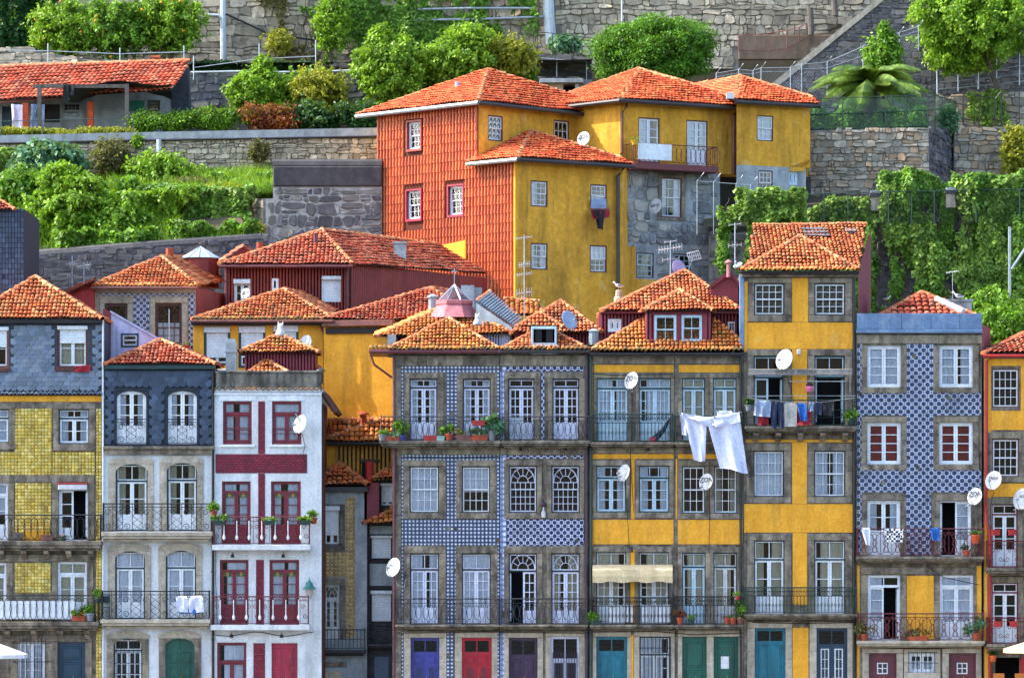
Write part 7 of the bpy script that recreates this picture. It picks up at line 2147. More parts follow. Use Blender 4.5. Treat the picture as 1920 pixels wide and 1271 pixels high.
stone_wall('pale rubble wall showing over the shed roof', 'garden_wall', f, [(-80, 88), (40, 90), (160, 112), (350, 114), (350, 140), (-80, 140)], .4, .55, .36, rub_pale, mortar, proud=.06, joint=.022, limit=120, seed=16)
f = Fr(0, 45.0)
t = stone_wall('great granite wall of big squared blocks at the top of the slope', 'city_wall', f, [(-80, -40), (1040, -40), (1040, 130), (-80, 130)], 1.2, .7, .43, rub_pale, mortar, proud=.07, joint=.022, limit=300, seed=17)
f2 = Fr(1040, 45.6)
t = stone_wall('pale rubble city wall above the clipped round bush', 'city_wall', f2, [(1040, -40), (1700, -40), (1640, 20), (1530, 66), (1385, 66), (1385, 130), (1040, 130)], 1.2, .48, .38, rub_pale, mortar, proud=.08, joint=.022, limit=300, seed=18)
f3 = Fr(1385, 45.4)
k = MB(f3); k.bbox(f3.U(1385), f3.U(1560), -.4, .05, f3.Z(1400, 112), f3.Z(1400, 66), .03)
top(k, 'rendered_wall', [M('peach_render', '#8c7662', '#766350', 2, .9, '#4a3e34', .7, 1.2, bump=.3)], 'peach rendered wall beside the stair at the foot of the pale city wall', 'wall', f3.w(f3.U(1470), 0, f3.Z(1470, 112)))
f4 = Fr(960, 42.0)
stone_wall('dark block wall under the railing left of the round bush', 'garden_wall', f4, [(930, 100), (1110, 108), (1110, 200), (930, 200)], .6, .8, .5, rub_dark, mortar_dk, proud=.05, joint=.022, limit=60, seed=19)
f5 = Fr(1035, 36.0)
hut = building('garden_hut', 'small stone hut with a flat slab roof behind the tiled ridges', f5, 1030, 1092, 'hut', None, z=W(1060, 185, 36).z)
wall(hut, f5, (1030, 156, 1090, 240), [(1056, 158, 1078, 200)], granite_pale, back=2)
board(hut, f5, 1012, 148, 1094, 155, -2, .5, cement, 'slab_roof'); board(hut, f5, 1079, 155.5, 1085, 200, .05, .2, pvc, 'post')
f = Fr(1430, 40.0)
t = stone_wall('dark rubble stair wall climbing diagonally at the upper right', 'stair_wall', f, [(1400, 190), (1448, 160), (1644, 2), (1690, -40), (1960, -40), (1960, 190), (1740, 260), (1400, 260)], .8, .34, .26, rub_grey, mortar_dk, proud=.06, joint=.022, limit=300, seed=20)
m = MB(f); m.prism([(f.U(x), f.Z(x, y)) for x, y in ((1436, 166), (1640, 3), (1685, -40), (1700, -40), (1654, 4), (1452, 168))], -.9, .12); m.build('coping', granite_pale, t)
f = Fr(1500, 28.0); fsd = Fr(1742, 28.0, 1791, 33.5)
stone_wall('warm rubble terrace wall under the green wire fence', 'terrace_wall', f, [(1500, 245), (1742, 240), (1742, 400), (1500, 400)], .6, .36, .27, rub_gold, mortar, proud=.07, joint=.022, limit=300, seed=21)
stone_wall('shaded return of the terrace wall beside the palm terrace', 'terrace_wall', fsd, [(1742, 240), (1791, 246), (1791, 400), (1742, 400)], .6, .45, .32, rub_dark, mortar_dk, proud=.06, joint=.022, limit=100, seed=22)  # same wall as the front; darker stones and mortar stand in for shade
f = Fr(1790, 32.5)
stone_wall('warm rubble wall with orange stones at the right edge', 'terrace_wall', f, [(1788, 242), (1960, 236), (1960, 400), (1788, 400)], .6, .38, .28, rub_gold, mortar, proud=.08, joint=.022, limit=250, seed=23)
f = Fr(1790, 38.0)
stone_wall('ochre rubble wall below the pipe railing at the upper right', 'garden_wall', f, [(1755, 182), (1960, 168), (1960, 250), (1755, 250)], .5, .6, .42, rub_gold, mortar, proud=.06, joint=.022, limit=80, seed=24)
f = Fr(1330, 22.0)
stone_wall('tall retaining wall almost hidden under ivy on the right', 'retaining_wall', f, [(1330, 440), (1440, 432), (1638, 425), (1642, 345), (1990, 338), (1990, 760), (1330, 760)], .6, .75, .55, rub_grey, mortar_dk, proud=.06, joint=.022, limit=120, seed=25)
for px, y0, y1, lb in ((1641, 358, 402, 'white gate pillar with grey cap in the ivy nearer the hillside house'), (1782, 352, 396, 'white gate pillar with grey cap in the ivy below the shaded wall')):
 b = W(px, y1 - 6, 21.35); t = thing('gate_pillar', lb, 'pillar', b, 'gate pillars in the ivy')
 h = W(px, y0, 21.35).z - b.z
 MB().box(b.x - .2, b.x + .2, b.y - .2, b.y + .2, b.z, b.z + h * .68).build('shaft', granite_pale, t)
 MB().box(b.x - .25, b.x + .25, b.y - .25, b.y + .25, b.z + h * .68, b.z + h * .86).build('cap', cement_dark, t)
 MB().box(b.x - .19, b.x + .19, b.y - .19, b.y + .19, b.z + h * .86, b.z + h).build('top_stone', cement, t)
# ================================================================ garden shed on the terrace
f = Fr(0, 35.5)
SH = thing('garden_shed', 'long shed with a red tiled roof and a netted pergola on the upper terrace', 'shed', W(150, 246, 35))
hD_ = [(4, 200, 22, 244), (84, 196, 112, 230), (117, 192, 152, 223), (243, 189, 271, 209), (276, 188, 300, 210)]
wall(SH, f, (-80, 170, 322, 252), hD_, cement, back=4)
window(SH, f, hD_[2], 'sash', galv, cols=4, rows=(2, 2), n=-.1)
window(SH, f, hD_[4], 'sash', wood, cols=1, rows=(1, 2), n=-.1, cur=(curtain_c, 'full'))
board(SH, f, 243, 189, 271, 209, -.1, .03, M('shed_shutter', '#1f7a5c', '#1a6a50', 3, .5), 'green_shutter'); board(SH, f, 5, 200, 21, 244, -.12, -.06, door_navy, 'shed_door'); board(SH, f, 85, 196, 111, 230, -.12, -.06, cement_dark, 'shed_door')
rl_, rr_ = W(-80, 127, 38.5), W(356, 115, 36.0)
el, er = W(-80, 196, 34.0), W(320, 160, 32.5)
er.z = el.z = (el.z + er.z) / 2 - .25
el2, er2 = W(-80, 194, 34.0), W(322, 170, 31.6)
roof(SH, [[el2, er2, rr_, rl_]], tile_red, [(rl_, rr_)], pw=.24, rl=.36, rr=.1, h=.07)
gutter(SH, el2 + Vector((0, -.05, -.1)), W(118, 184, 33.1), gutter_b, .06)
m = MB(f); m.prism([(f.U(x), f.Z(x, y)) for x, y in ((322, 165), (352, 122), (356, 210), (350, 235), (322, 245))], -1, .05); m.build('end_boards', slate_base, SH)
m = MB(); a = W(292, 123, 37); m.tube([a - Vector((0, 0, .4)), a + Vector((0, 0, .3))], .09, 8); m.tube([a + Vector((-.22, 0, .36)), a + Vector((.22, 0, .36))], .1, 8); m.build('flue', terracotta, SH)
for x, y0 in ((48, 194), (170, 192)):
 p = W(x, 245, 33); q = W(x, y0, 33); m = MB()
 n_ = 11
 for i in range(n_): m.box(p.x - .13, p.x + .13, p.y - .13, p.y + .13, p.z + (q.z - p.z) * i / n_ + .006, p.z + (q.z - p.z) * (i + 1) / n_)
 m.build('brick_pillar', brick_or, SH)
for x, y0, y1 in ((74, 160, 246), (238, 158, 246)):
 m = MB(); p, q = W(x, y1, 31.5), W(x, y0, 31.5); m.box(p.x - .09, p.x + .09, p.y - .09, p.y + .09, p.z, q.z); m.build('pergola_post', wood, SH)
m = MB(); p, q = W(62, 162, 31.5), W(242, 160, 31.5); m.box(p.x, q.x, p.y - .06, p.y + .06, p.z - .08, p.z + .08); m.build('pergola_beam', wood, SH)
m = MB(); g = []
for j in range(9):
 row = []
 for i in range(15):
  s, t_ = i / 14, j / 8
  x = 118 + (322 - 118) * s; y = 156 + 4 * math.sin(s * 9) + t_ * 26 * (.75 + .3 * math.sin(s * 6 + 1))
  if j > 5: y += 8 * max(0, math.sin(s * 13 + .4))
  q = W(x, y, 31.4 + t_ * 1.6); row.append(m.p(*q))
 g.append(row)
for j in range(8):
 for i in range(14): m.face((g[j][i], g[j][i + 1], g[j + 1][i + 1], g[j + 1][i]))
m.build('shade_net', net_m, SH, smooth=True)
m = MB(); g = []
for j in range(7):
 row = []
 for i in range(7): q = W(119 + i * 3.4 + j * .8 * math.sin(i), 160 + j * (5.4 - .4 * i % 3), 31.3 + .1 * math.sin(i * 2)); row.append(m.p(*q))
 g.append(row)
for j in range(6):
 for i in range(6): m.face((g[j][i], g[j][i + 1], g[j + 1][i + 1], g[j + 1][i]))
m.build('net_flap', net_m, SH, smooth=True)
fc = Fr(0, 33.4)
cloth('white sheet hanging in the porch of the garden shed', fc, .02, [(21, 196), (42, 197)], [(24, 240), (44, 243)], cloth_w, wav=.06, pegs=False, group=None)
cloth('pale grey sheet hung beside the brick pillar of the shed', fc, .02, [(58, 196), (84, 196)], [(58, 239), (82, 239)], cloth_lb, wav=.05, pegs=False, group=None)
cloth('green balloon shaped bag hanging in the shed porch', fc, .2, [(66, 208), (72, 209)], [(67, 220), (71, 220)], lamp_teal, name='hanging_bag', cat='bag', wav=.04, k=6, rows=4, pegs=False, group=None)
# ================================================================ fences, railings, pipes
def post_fence(label, name, pts, Y, top_rows, post_h_px, mat, r=.03, rails=(1.0,), every=1, arm=0, cat='fence', mesh=False, gm_=None):
 """pts: (px, py_foot) along the fence; posts at each"""
 base = W(pts[len(pts) // 2][0], pts[len(pts) // 2][1], Y)
 t = thing(name, label, cat, base)
 for (x, y), yt in zip(pts, top_rows):
  m = MB(); a, b = W(x, y, Y), W(x, yt, Y); P_ = [a, b]
  if arm: P_.append(b + Vector((arm, -.1, abs(arm) * 1.2)))
  m.tube(P_, r, 6); m.build('post', mat, t)
 for q in rails:
  m = MB(); m.tube([W(x, y + (yt - y) * q, Y) for (x, y), yt in zip(pts, top_rows)], r * .7, 5); m.build('rail', mat, t)
 if mesh:
  m = MB()
  for ((x0, y0), t0), ((x1, y1), t1) in zip(zip(pts, top_rows), list(zip(pts, top_rows))[1:]):
   k = max(2, int((x1 - x0) / 5))
   for i in range(k):
    s, e = i / k, (i + 1) / k
    A_, B_ = W(x0 + (x1 - x0) * s, y0 + (y1 - y0) * s, Y), W(x0 + (x1 - x0) * s, t0 + (t1 - t0) * s, Y)
    C_, D_ = W(x0 + (x1 - x0) * e, y0 + (y1 - y0) * e, Y), W(x0 + (x1 - x0) * e, t0 + (t1 - t0) * e, Y)
    h = max(1, int((B_ - A_).length / .16))
    for j in range(h):
     p, q = A_.lerp(B_, j / h), C_.lerp(D_, (j + 1) / h); u, v = A_.lerp(B_, (j + 1) / h), C_.lerp(D_, j / h)
     m.tube([p, q], .004, 3, cap=False); m.tube([u, v], .004, 3, cap=False)
  m.build('wire_mesh', gm_ or mat, t)
 return t
post_fence('white security fence with cranked posts climbing past the palm', 'security_fence', [(1343, 176), (1385, 170), (1412, 168), (1427, 168), (1482, 168), (1503, 172), (1551, 180), (1618, 185), (1686, 110), (1722, 95)], 35, [138, 131, 133, 128, 127, 121, 117, 88, 62, 50], 0, galv, .024, (1.0, .82), arm=.22, mesh=True, gm_=galv)
post_fence('green wire fence on the palm terrace', 'wire_fence', [(1506, 244), (1580, 243), (1660, 240), (1699, 239), (1739, 237)], 28.2, [186, 184, 181, 180, 176], 0, iron_green, .03, (1.0, .5, .02), mesh=True, gm_=iron_green)
gp = thing('glass_screen', 'green tinted screen panels at the corner of the palm terrace', 'screen', W(1770, 246, 30))
fq = Fr(1740, 28.2, 1794, 33.6)
for i, (x0, x1) in enumerate(((1740, 1753), (1753.5, 1766), (1766.5, 1780), (1780.5, 1793))):
 m = MB(fq); R = fq.rect(x0, 177 + i * 4, x1, 246 + i * 1.5); m.box(R[0], R[2], -.01, .01, R[1], R[3]); m.build('glass_panel', glass_teal, gp)
 m = MB(fq); m.tube([(R[0], 0, R[1]), (R[0], 0, R[3]), (R[2], 0, R[3])], .03, 5); m.build('post', iron_green, gp)
fq2 = Fr(1506, 28.0)
for i, (x0, x1) in enumerate(((1512, 1578), (1582, 1658), (1662, 1737))):
 m = MB(fq2); R = fq2.rect(x0, 187 - i * 3, x1, 243 - i * 2); m.box(R[0], R[2], -.3, -.29, R[1], R[3]); m.build('glass_panel', glass_teal, gp)
post_fence('grey pipe railing under the bright tree at the upper right', 'pipe_railing', [(1757, 175), (1796, 172), (1834, 168), (1868, 166), (1911, 160), (1960, 156)], 37.8, [118, 115, 112, 108, 100, 98], 0, galv, .04, (1.0, .6, .35, .12))
post_fence('iron railing with wire below the ochre rubble wall', 'iron_railing', [(1806, 236), (1836, 236), (1866, 238), (1877, 238), (1911, 232), (1960, 232)], 32.4, [175, 180, 186, 172, 170, 170], 0, iron, .03, (1.0,))
post_fence('thin green fence running through the ivy on the right', 'wire_fence', [(1512, 425), (1545, 425), (1590, 423), (1666, 420), (1709, 420), (1752, 420), (1830, 418), (1912, 418), (1960, 418)], 20.8, [365, 363, 362, 360, 359, 358, 356, 355, 355], 0, iron_green, .03, (1.0,), mesh=True, gm_=iron_green)
post_fence('wire cage of white posts against the stone base of the hillside house', 'wire_cage', [(1307, 440), (1338, 440), (1380, 430), (1407, 428)], 20.5, [340, 342, 345, 348], 0, galv, .02, (1.0,), arm=.3, mesh=True, gm_=iron_green)
post_fence('rusty handrail along the stair of the city wall', 'stair_railing', [(1385, 98), (1441, 100), (1475, 95), (1498, 82), (1512, 72)], 45.0, [68, 63, 58, 52, 44], 0, gutter_b, .035, (1.0, .1))
post_fence('dark railing over the block wall left of the round bush', 'terrace_railing', [(1000, 108), (1036, 110), (1075, 112), (1110, 114)], 42.3, [60, 63, 68, 72], 0, iron, .025, (1.0,))
post_fence('white railing in front of the block wall', 'terrace_railing', [(1005, 150), (1044, 150), (1100, 150)], 41.0, [108, 112, 116], 0, galv, .025, (1.0,))
post_fence('thin wire fence behind the shed roof', 'wire_fence', [(-60, 140), (90, 138), (225, 136), (345, 134)], 39.6, [78, 82, 90, 86], 0, galv, .03, (.75, .3))
post_fence('terrace edge fence of thin posts before the garden shed', 'wire_fence', [(-60, 262), (2, 262), (80, 260), (155, 258), (250, 255)], 30.5, [228, 228, 226, 224, 221], 0, iron_green, .025, (1.0,))
post_fence('slender posts carrying wire above the garden path', 'wire_fence', [(363, 150), (486, 140), (592, 136)], 38.6, [105, 82, 76], 0, galv, .03, (.5,))
def wallpipe(label, pts, Y, mat, r, name='wall_pipe', cat='pipe'):
 m = MB(); m.tube([W(x, y, Y) for x, y in pts], r, 10)
 o = top(m, name, [mat], label, cat, W(pts[-1][0], pts[-1][1], Y))
 return o
wallpipe('tall grey drainpipe on the great wall beside the orange trees', [(418, -30), (419, 118)], 44.7, pvc, .16)
wallpipe('thin branch pipe bending into the grey drainpipe', [(390, 28), (410, 29), (416, 36)], 44.6, pvc, .06)
wallpipe('dark cable slanting across the granite blocks', [(424, 27), (500, 62), (600, 78)], 44.6, iron, .05)
wallpipe('thick pale pipe standing against the city wall left of the bush', [(1027, -30), (1029, 30), (1034, 84)], 44.6, pvc, .28)
wallpipe('upper bluish pipe along the ivied wall', [(784, 18), (880, 16), (1000, 16)], 44.4, galv, .06)
wallpipe('lower bluish pipe along the ivied wall', [(770, 38), (880, 37), (1018, 32)], 44.4, galv, .06)
wallpipe('thin white conduit on the pale rubble wall', [(1166, -30), (1166, 48)], 45.2, plastic_w, .04)
wallpipe('dark wooden post leaning on the stair wall', [(1521, 66), (1519, 16)], 44.6, wood, .16, 'wooden_post', 'post')
wallpipe('dark wooden post at the head of the stair', [(1566, 30), (1562, -30)], 44.6, wood, .16, 'wooden_post', 'post')
lp = thing('lamp_post', 'grey lamp post with slanting stay in front of the ivy at the right', 'post', W(1893, 560, 19))
MB().tube([W(1893, 560, 19), W(1893, 425, 19)], .06, 7).build('pole', galv, lp)
MB().tube([W(1896, 505, 19), W(1922, 466, 19)], .06, 6).build('stay', galv, lp)
# ================================================================ vegetation
FT = Fr(0, 44.6); FI = Fr(1330, 21.6); FB = Fr(1500, 27.6); FL1 = Fr(0, 25.0); F3 = Fr(0, 29.7)
ivy('dark ivy sheet on the great wall at the upper left corner', 'wall_ivy', FT, [(-40, -40), (110, -40), (100, 40), (70, 90), (-40, 90)], 9000, .26, lf_dark, .9, 1, thresh=-.6)
ORG_ = 'orange trees along the top terrace'
tree('leftmost orange tree, broad and loaded with fruit', 'orange_tree', 118, 52, 41.6, 62, 50, 9000, .24, lf_bright, 120, k=24, seed=21, group=ORG_, fruit=26)
tree('middle orange tree with the densest crown of the row', 'orange_tree', 215, 50, 41.2, 66, 54, 11000, .24, lf_mid, 122, k=28, seed=22, group=ORG_, fruit=34)
tree('orange tree nearest the grey drainpipe', 'orange_tree', 318, 42, 41.6, 64, 54, 11000, .24, lf_bright, 118, k=28, seed=23, group=ORG_, fruit=26)
ivy('thin scrambling creeper on the granite blocks', 'wall_creeper', FT, [(470, -40), (600, -40), (600, 110), (500, 100)], 1500, .2, lf_dry, .35, 4, thresh=.0, nscale=1.2)
ivy('grey green ivy hanging from the wall behind the pale shrub', 'wall_ivy', FT, [(630, -40), (780, -40), (780, 60), (700, 75), (640, 60)], 6500, .2, lf_ivy, .5, 5, thresh=-.35)
ivy('straggling ivy around the bluish pipes', 'wall_ivy', FT, [(780, -40), (1010, -40), (1000, 60), (960, 100), (800, 90)], 5000, .22, lf_ivy, .5, 6, thresh=-.05)
tree('yellow green shrub climbing the granite wall', 'shrub', 622, 44, 43, 33, 54, 5000, .22, lf_bright, 120, k=20, seed=31, cat='shrub')
tree('bare limbed young tree with sparse yellow leaves', 'young_tree', 522, 78, 43.2, 28, 24, 700, .2, lf_yel, 126, k=12, seed=32, cat='tree', trunk=.06)
tree('fresh green maple like tree beside the shed', 'garden_tree', 482, 172, 37, 54, 42, 7500, .26, lf_bright, 240, k=20, seed=33, extra=[(492, 130, 18, 24, 5)])
tree('shaded laurel behind the red shrub', 'laurel', 530, 185, 37.6, 42, 42, 4200, .24, lf_mid, 232, k=16, seed=34)
tree('yellow flowering loose bush in front of the low wall', 'flowering_bush', 598, 170, 37, 56, 44, 5200, .22, lf_yel, 225, k=22, seed=35, cat='bush', fill=.6)
tree('tall bright citrus tree left of the hillside roof', 'citrus_tree', 728, 130, 36, 60, 60, 11500, .26, lf_bright, 215, k=30, seed=36, extra=[(715, 72, 24, 24, 6)])
tree('broad citrus tree behind the ridge of the hung tile house', 'citrus_tree', 850, 114, 37, 70, 38, 8500, .25, lf_bright, 190, k=28, seed=37, extra=[(880, 70, 50, 26, 8)])
tree('pale thinning citrus tree beside the block wall', 'citrus_tree', 950, 110, 38, 56, 42, 5500, .25, lf_yel, 190, k=22, seed=38, fill=.6)
tree('large clipped round bush with a dense shining crown', 'round_bush', 1222, 100, 39, 130, 72, 56000, .17, lf_bush, 190, k=230, sub=.2, seed=39, cat='bush', fill=.3, ry=110, tidy=True)
tree('grassy tuft at the foot of the thick pale pipe', 'fern_tuft', 1060, 82, 43, 28, 16, 1200, .3, lf_blue, 95, k=8, seed=40, cat='fern', trunk=.04)
tree('big lime green tree overhanging the upper right corner', 'lime_tree', 1830, 42, 36.5, 112, 80, 26000, .25, lf_bright, 168, k=60, sub=.3, seed=41, trunk=.14, base_px=1872, fill=.28, extra=[(1790, 110, 50, 26, 8)])
tree('dark leaved climber shaped like a spire above the palm', 'spire_shrub', 1655, 105, 33, 34, 42, 4500, .26, lf_mid, 185, k=18, seed=42, cat='shrub', extra=[(1657, 62, 9, 22, 4)])
hedge('clipped box hedge on the path under the great wall', 'path_hedge', Fr(360, 41.0), (352, 116, 600, 138), 5000, .16, lf_dark, .8, seed=1)
hedge('clipped green hedge beside the garden shed', 'clipped_hedge', Fr(250, 31.2), (252, 210, 292, 246), 3500, .13, lf_mid, .9, seed=2)
hedge('long trimmed hedge on the kerb of the upper terrace', 'clipped_hedge', Fr(250, 31.4), (292, 204, 470, 246), 9000, .14, lf_mid, .9, seed=3)
hedge('loose red leaved shrub between the two hedges', 'red_shrub', Fr(250, 31.4), (466, 200, 545, 246), 4500, .16, lf_red, .9, 'shrub', seed=4)
hedge('dark glossy hedge ending at the hung tile house', 'dark_hedge', Fr(250, 31.4), (540, 192, 712, 246), 9500, .18, lf_dark, 1.2, seed=5)
hedge('low edging of golden shrubs along the kerb', 'edging_shrubs', Fr(0, 30.6), (-60, 240, 255, 258), 5200, .14, lf_yel, .6, 'shrub', seed=6)
tree('small fern sprouting from the kerb', 'fern_tuft', 257, 264, 29.8, 9, 14, 350, .18, lf_bright, 282, k=5, seed=44, cat='fern', trunk=.03)
tree('pale bamboo like shrub against the rubble wall', 'bamboo_clump', 92, 300, 28, 62, 34, 5200, .42, lf_blue, 350, k=22, seed=51, cat='bamboo', droop=.8, fill=.5)
tree('brown withered shrub against the rubble wall', 'withered_shrub', 208, 292, 29.2, 36, 34, 2200, .2, lf_dry, 335, k=14, seed=52, cat='shrub', fill=.7)
tree('bright fig tree with angular branches by the downpipe', 'fig_tree', 300, 320, 28.4, 58, 38, 2300, .28, lf_bright, 372, k=18, seed=53, fill=.5, sub=.3)
tree('large sunlit shrub above the dark wall', 'shrub', 140, 388, 23.6, 70, 58, 15000, .26, lf_bright, 470, k=34, seed=54, cat='shrub', extra=[(110, 330, 36, 24, 6)])
tree('shadowy laurel between the sunlit shrub and the ivy', 'laurel', 225, 425, 23.0, 56, 44, 5500, .26, lf_mid, 470, k=18, seed=55, cat='shrub')
tree('small sunlit bush at the left end of the dark wall', 'shrub', 62, 440, 22.6, 24, 32, 2600, .24, lf_bright, 480, k=10, seed=56, cat='shrub')
tree('green shrub on the bank under the bamboo', 'shrub', 45, 350, 26, 42, 36, 4200, .24, lf_mid, 400, k=14, seed=57, cat='shrub')
ivy('thick ivy curtain draped over the bank above the dark wall', 'bank_ivy', FL1, [(200, 372), (300, 345), (478, 355), (470, 390), (462, 445), (300, 466), (200, 470)], 19000, .24, lf_ivy, 1.6, 8, thresh=-.7, nscale=.5)
ivy('ivy patch spilling over the sunlit wall end', 'bank_ivy', Fr(446, 24.6), (((400, 350), (480, 352), (476, 374), (450, 400), (400, 430))), 2600, .22, lf_ivy2, .6, 9, thresh=-.5)
grass('grass', 'long bright grass on the bank below the rubble wall', [(W(300, 368, 25), W(520, 362, 25), W(520, 328, 29.6), W(300, 342, 29.6))], 5000, .4, lf_grass, 1)
grass('grass', 'rough grass along the top of the dark wall', [(W(40, 482, 21.4), W(480, 450, 21.4), W(480, 440, 24), W(40, 462, 24))], 6000, .45, lf_grass, 2)
tree('dry bush growing out of the rubble wall', 'withered_shrub', 485, 283, 29.4, 20, 22, 1100, .17, lf_dry, 305, k=9, seed=58, cat='shrub')
ivy('low ivy tangle creeping over the coping of the dark wall', 'bank_ivy', Fr(0, 21.9), [(60, 440), (300, 425), (480, 410), (484, 446), (250, 466), (60, 482)], 9000, .24, lf_mid, .7, 10, thresh=-.35)
ivy('wild creepers over the foot of the rubble wall at the left', 'wall_creeper', F3, [(-40, 300), (60, 275), (200, 300), (340, 300), (480, 330), (480, 350), (-40, 390)], 5200, .22, lf_ivy2, .6, 31, thresh=-.1, nscale=.8)
ivy('overgrown thicket covering the bank below the bamboo', 'bank_ivy', Fr(0, 26.5), [(-40, 330), (60, 325), (200, 340), (330, 335), (330, 440), (-40, 470)], 13000, .26, lf_mid, 2.2, 32, thresh=-.5, nscale=.6)
ivy('sunlit brambles running along the grassy bank', 'bank_ivy', Fr(0, 24.2), [(50, 360), (230, 372), (330, 350), (400, 356), (300, 400), (210, 450), (60, 470)], 8000, .24, lf_bright, 1.6, 33, thresh=-.2, nscale=.8)
ivy('weedy growth along the low wall behind the shrubs', 'wall_ivy', Fr(360, 38.8), [(540, 128), (720, 120), (900, 110), (1010, 130), (1010, 190), (700, 215), (540, 200)], 8000, .24, lf_mid, 1.2, 34, thresh=-.25, nscale=.8)
ivy('dry vines spreading over the block wall above the path', 'wall_creeper', FT, [(560, 10), (760, 10), (1010, 40), (1010, 120), (560, 118)], 6000, .22, lf_ivy, .6, 35, thresh=-.1, nscale=.7)
grass('grass', 'wild tall grass and weeds over the left bank', [(W(40, 470, 22), W(330, 455, 22), W(330, 380, 26), W(40, 390, 26)), (W(200, 380, 25.5), W(520, 365, 25.5), W(520, 330, 29.6), W(200, 345, 29.6))], 14000, .7, lf_bright, 5)
tree('dry yellow weeds standing in the bank grass', 'weed_clump', 420, 358, 26, 60, 14, 1800, .2, lf_yel, 372, k=10, seed=71, cat='weed', trunk=.03)
tree('seeding brown weeds along the edge of the ivy bank', 'weed_clump', 370, 345, 27.5, 70, 12, 1500, .2, lf_dry, 358, k=10, seed=72, cat='weed', trunk=.03)
ivy('ragged creepers trailing across the grassy bank', 'bank_ivy', Fr(0, 27.5), [(290, 345), (400, 326), (520, 322), (520, 368), (430, 372), (300, 372)], 4500, .2, lf_ivy, .7, 51, thresh=-.02, nscale=1.0)
pb = W(1632, 160, 31)
PM = thing('palm_tree', 'squat date palm with arching fronds behind the green fence', 'palm', W(1632, 244, 31))
m = MB(); m.tube([W(1632, 250, 31), W(1632, 190, 31), pb], .32, 9, r1=.28); m.build('trunk', bark, PM)
rp = random.Random(3)
for i in range(58):
 az = rp.uniform(0, 2 * PI); el = rp.uniform(-.2, 1.3); L = rp.uniform(2.3, 3.2)
 d = Vector((math.cos(az), math.sin(az), 0))
 pts = []
 for k in range(12):
  s = k / 11
  pts.append(pb + d * (L * s * math.cos(el * (1 - s * .35))) + Vector((0, 0, L * (s * math.sin(el) - .62 * s * s * (1.15 if el > .5 else .8)))))
 m = MB(); m.tube(pts, .025, 4, r1=.006)
 side = d.cross(Vector((0, 0, 1))).normalized()
 for k in range(1, 40):
  s = k / 40; j = min(int(s * 11), 10); q = pts[j].lerp(pts[j + 1], s * 11 - j); t = (pts[j + 1] - pts[j]).normalized()
  ln = .7 * math.sin(PI * (.12 + .86 * s)) ** .6
  for sg in (-1, 1):
   e = q + side * (sg * ln * .75) + t * ln * .55 + Vector((0, 0, -ln * .55 + .05))
   w_ = t * .045
   m.poly([(q - w_)[:], (q + w_)[:], e[:]])
 m.build('frond', lf_palm, PM)
ivy('leafy climbers behind the green wire fence', 'fence_creeper', Fr(1500, 29.5), [(1505, 200), (1600, 205), (1740, 205), (1740, 245), (1505, 248)], 4500, .22, lf_mid, .8, 12, thresh=-.4)
tree('blue green shrub in the corner of the palm terrace', 'shrub', 1775, 225, 32, 22, 26, 1800, .22, lf_blue, 248, k=9, seed=61, cat='shrub')
ivy('creeper trailing down the ochre rubble wall', 'wall_creeper', Fr(1790, 37.6), [(1815, 170), (1880, 166), (1890, 240), (1810, 240)], 1200, .2, lf_ivy2, .4, 13, thresh=-.05)
tree('olive shrub leaning over the wall with orange stones', 'shrub', 1908, 285, 31.4, 32, 52, 3800, .22, lf_yel, 340, k=16, seed=62, cat='shrub')
ivy('great ivy curtain covering the tall retaining wall on the right', 'wall_ivy', FI, [(1638, 335), (1660, 322), (1720, 326), (1790, 318), (1850, 326), (1975, 314), (1975, 670), (1880, 660), (1620, 630), (1630, 420)], 54000, .19, lf_ivy, .9, 15, thresh=-.26, nscale=.9)
ivy('pale young ivy straggling over the darker curtain', 'wall_ivy', Fr(1330, 21.2), [(1640, 340), (1975, 325), (1975, 520), (1800, 560), (1640, 500)], 9000, .2, lf_ivy2, .7, 16, thresh=.12, nscale=.8)
ivy('ivy on the lower wall behind the tall yellow house', 'wall_ivy', FI, [(1400, 435), (1520, 428), (1636, 420), (1636, 640), (1400, 540)], 9000, .21, lf_ivy, 1.0, 41, thresh=-.5, nscale=.9)
ivy('climbers over the green fence beside the hillside house', 'fence_creeper', Fr(1330, 21.4), [(1515, 390), (1560, 375), (1640, 365), (1640, 432), (1515, 432)], 3000, .2, lf_ivy2, .7, 42, thresh=-.1, nscale=1.2)
ivy('ivy around the antennas below the hillside house', 'wall_ivy', Fr(1330, 20.6), [(1345, 420), (1375, 385), (1400, 392), (1440, 368), (1470, 385), (1500, 372), (1510, 430), (1420, 430), (1395, 500), (1340, 520)], 6000, .18, lf_ivy, .6, 17, thresh=.0, nscale=1.2)
ivy('bindweed on the wire cage by the stone base', 'fence_creeper', Fr(1330, 20.2), [(1385, 352), (1505, 350), (1510, 400), (1345, 420), (1345, 380)], 3600, .22, lf_ivy2, .5, 18, thresh=-.2, nscale=1.1)
tree('yellow green bush at the foot of the ivy beside the post', 'shrub', 1862, 575, 19, 48, 36, 3200, .24, lf_mid, 640, k=18, seed=63, cat='shrub', droop=.6)
tree('dark shrub behind the right edge roof', 'shrub', 1880, 610, 17, 60, 40, 5000, .24, lf_mid, 680, k=18, seed=64, cat='shrub')
tree('yellow weed sprouting from the corner of the stone wall', 'weed', 486, 432, 23.6, 12, 14, 400, .2, lf_yel, 447, k=5, seed=66, cat='weed', trunk=.03)
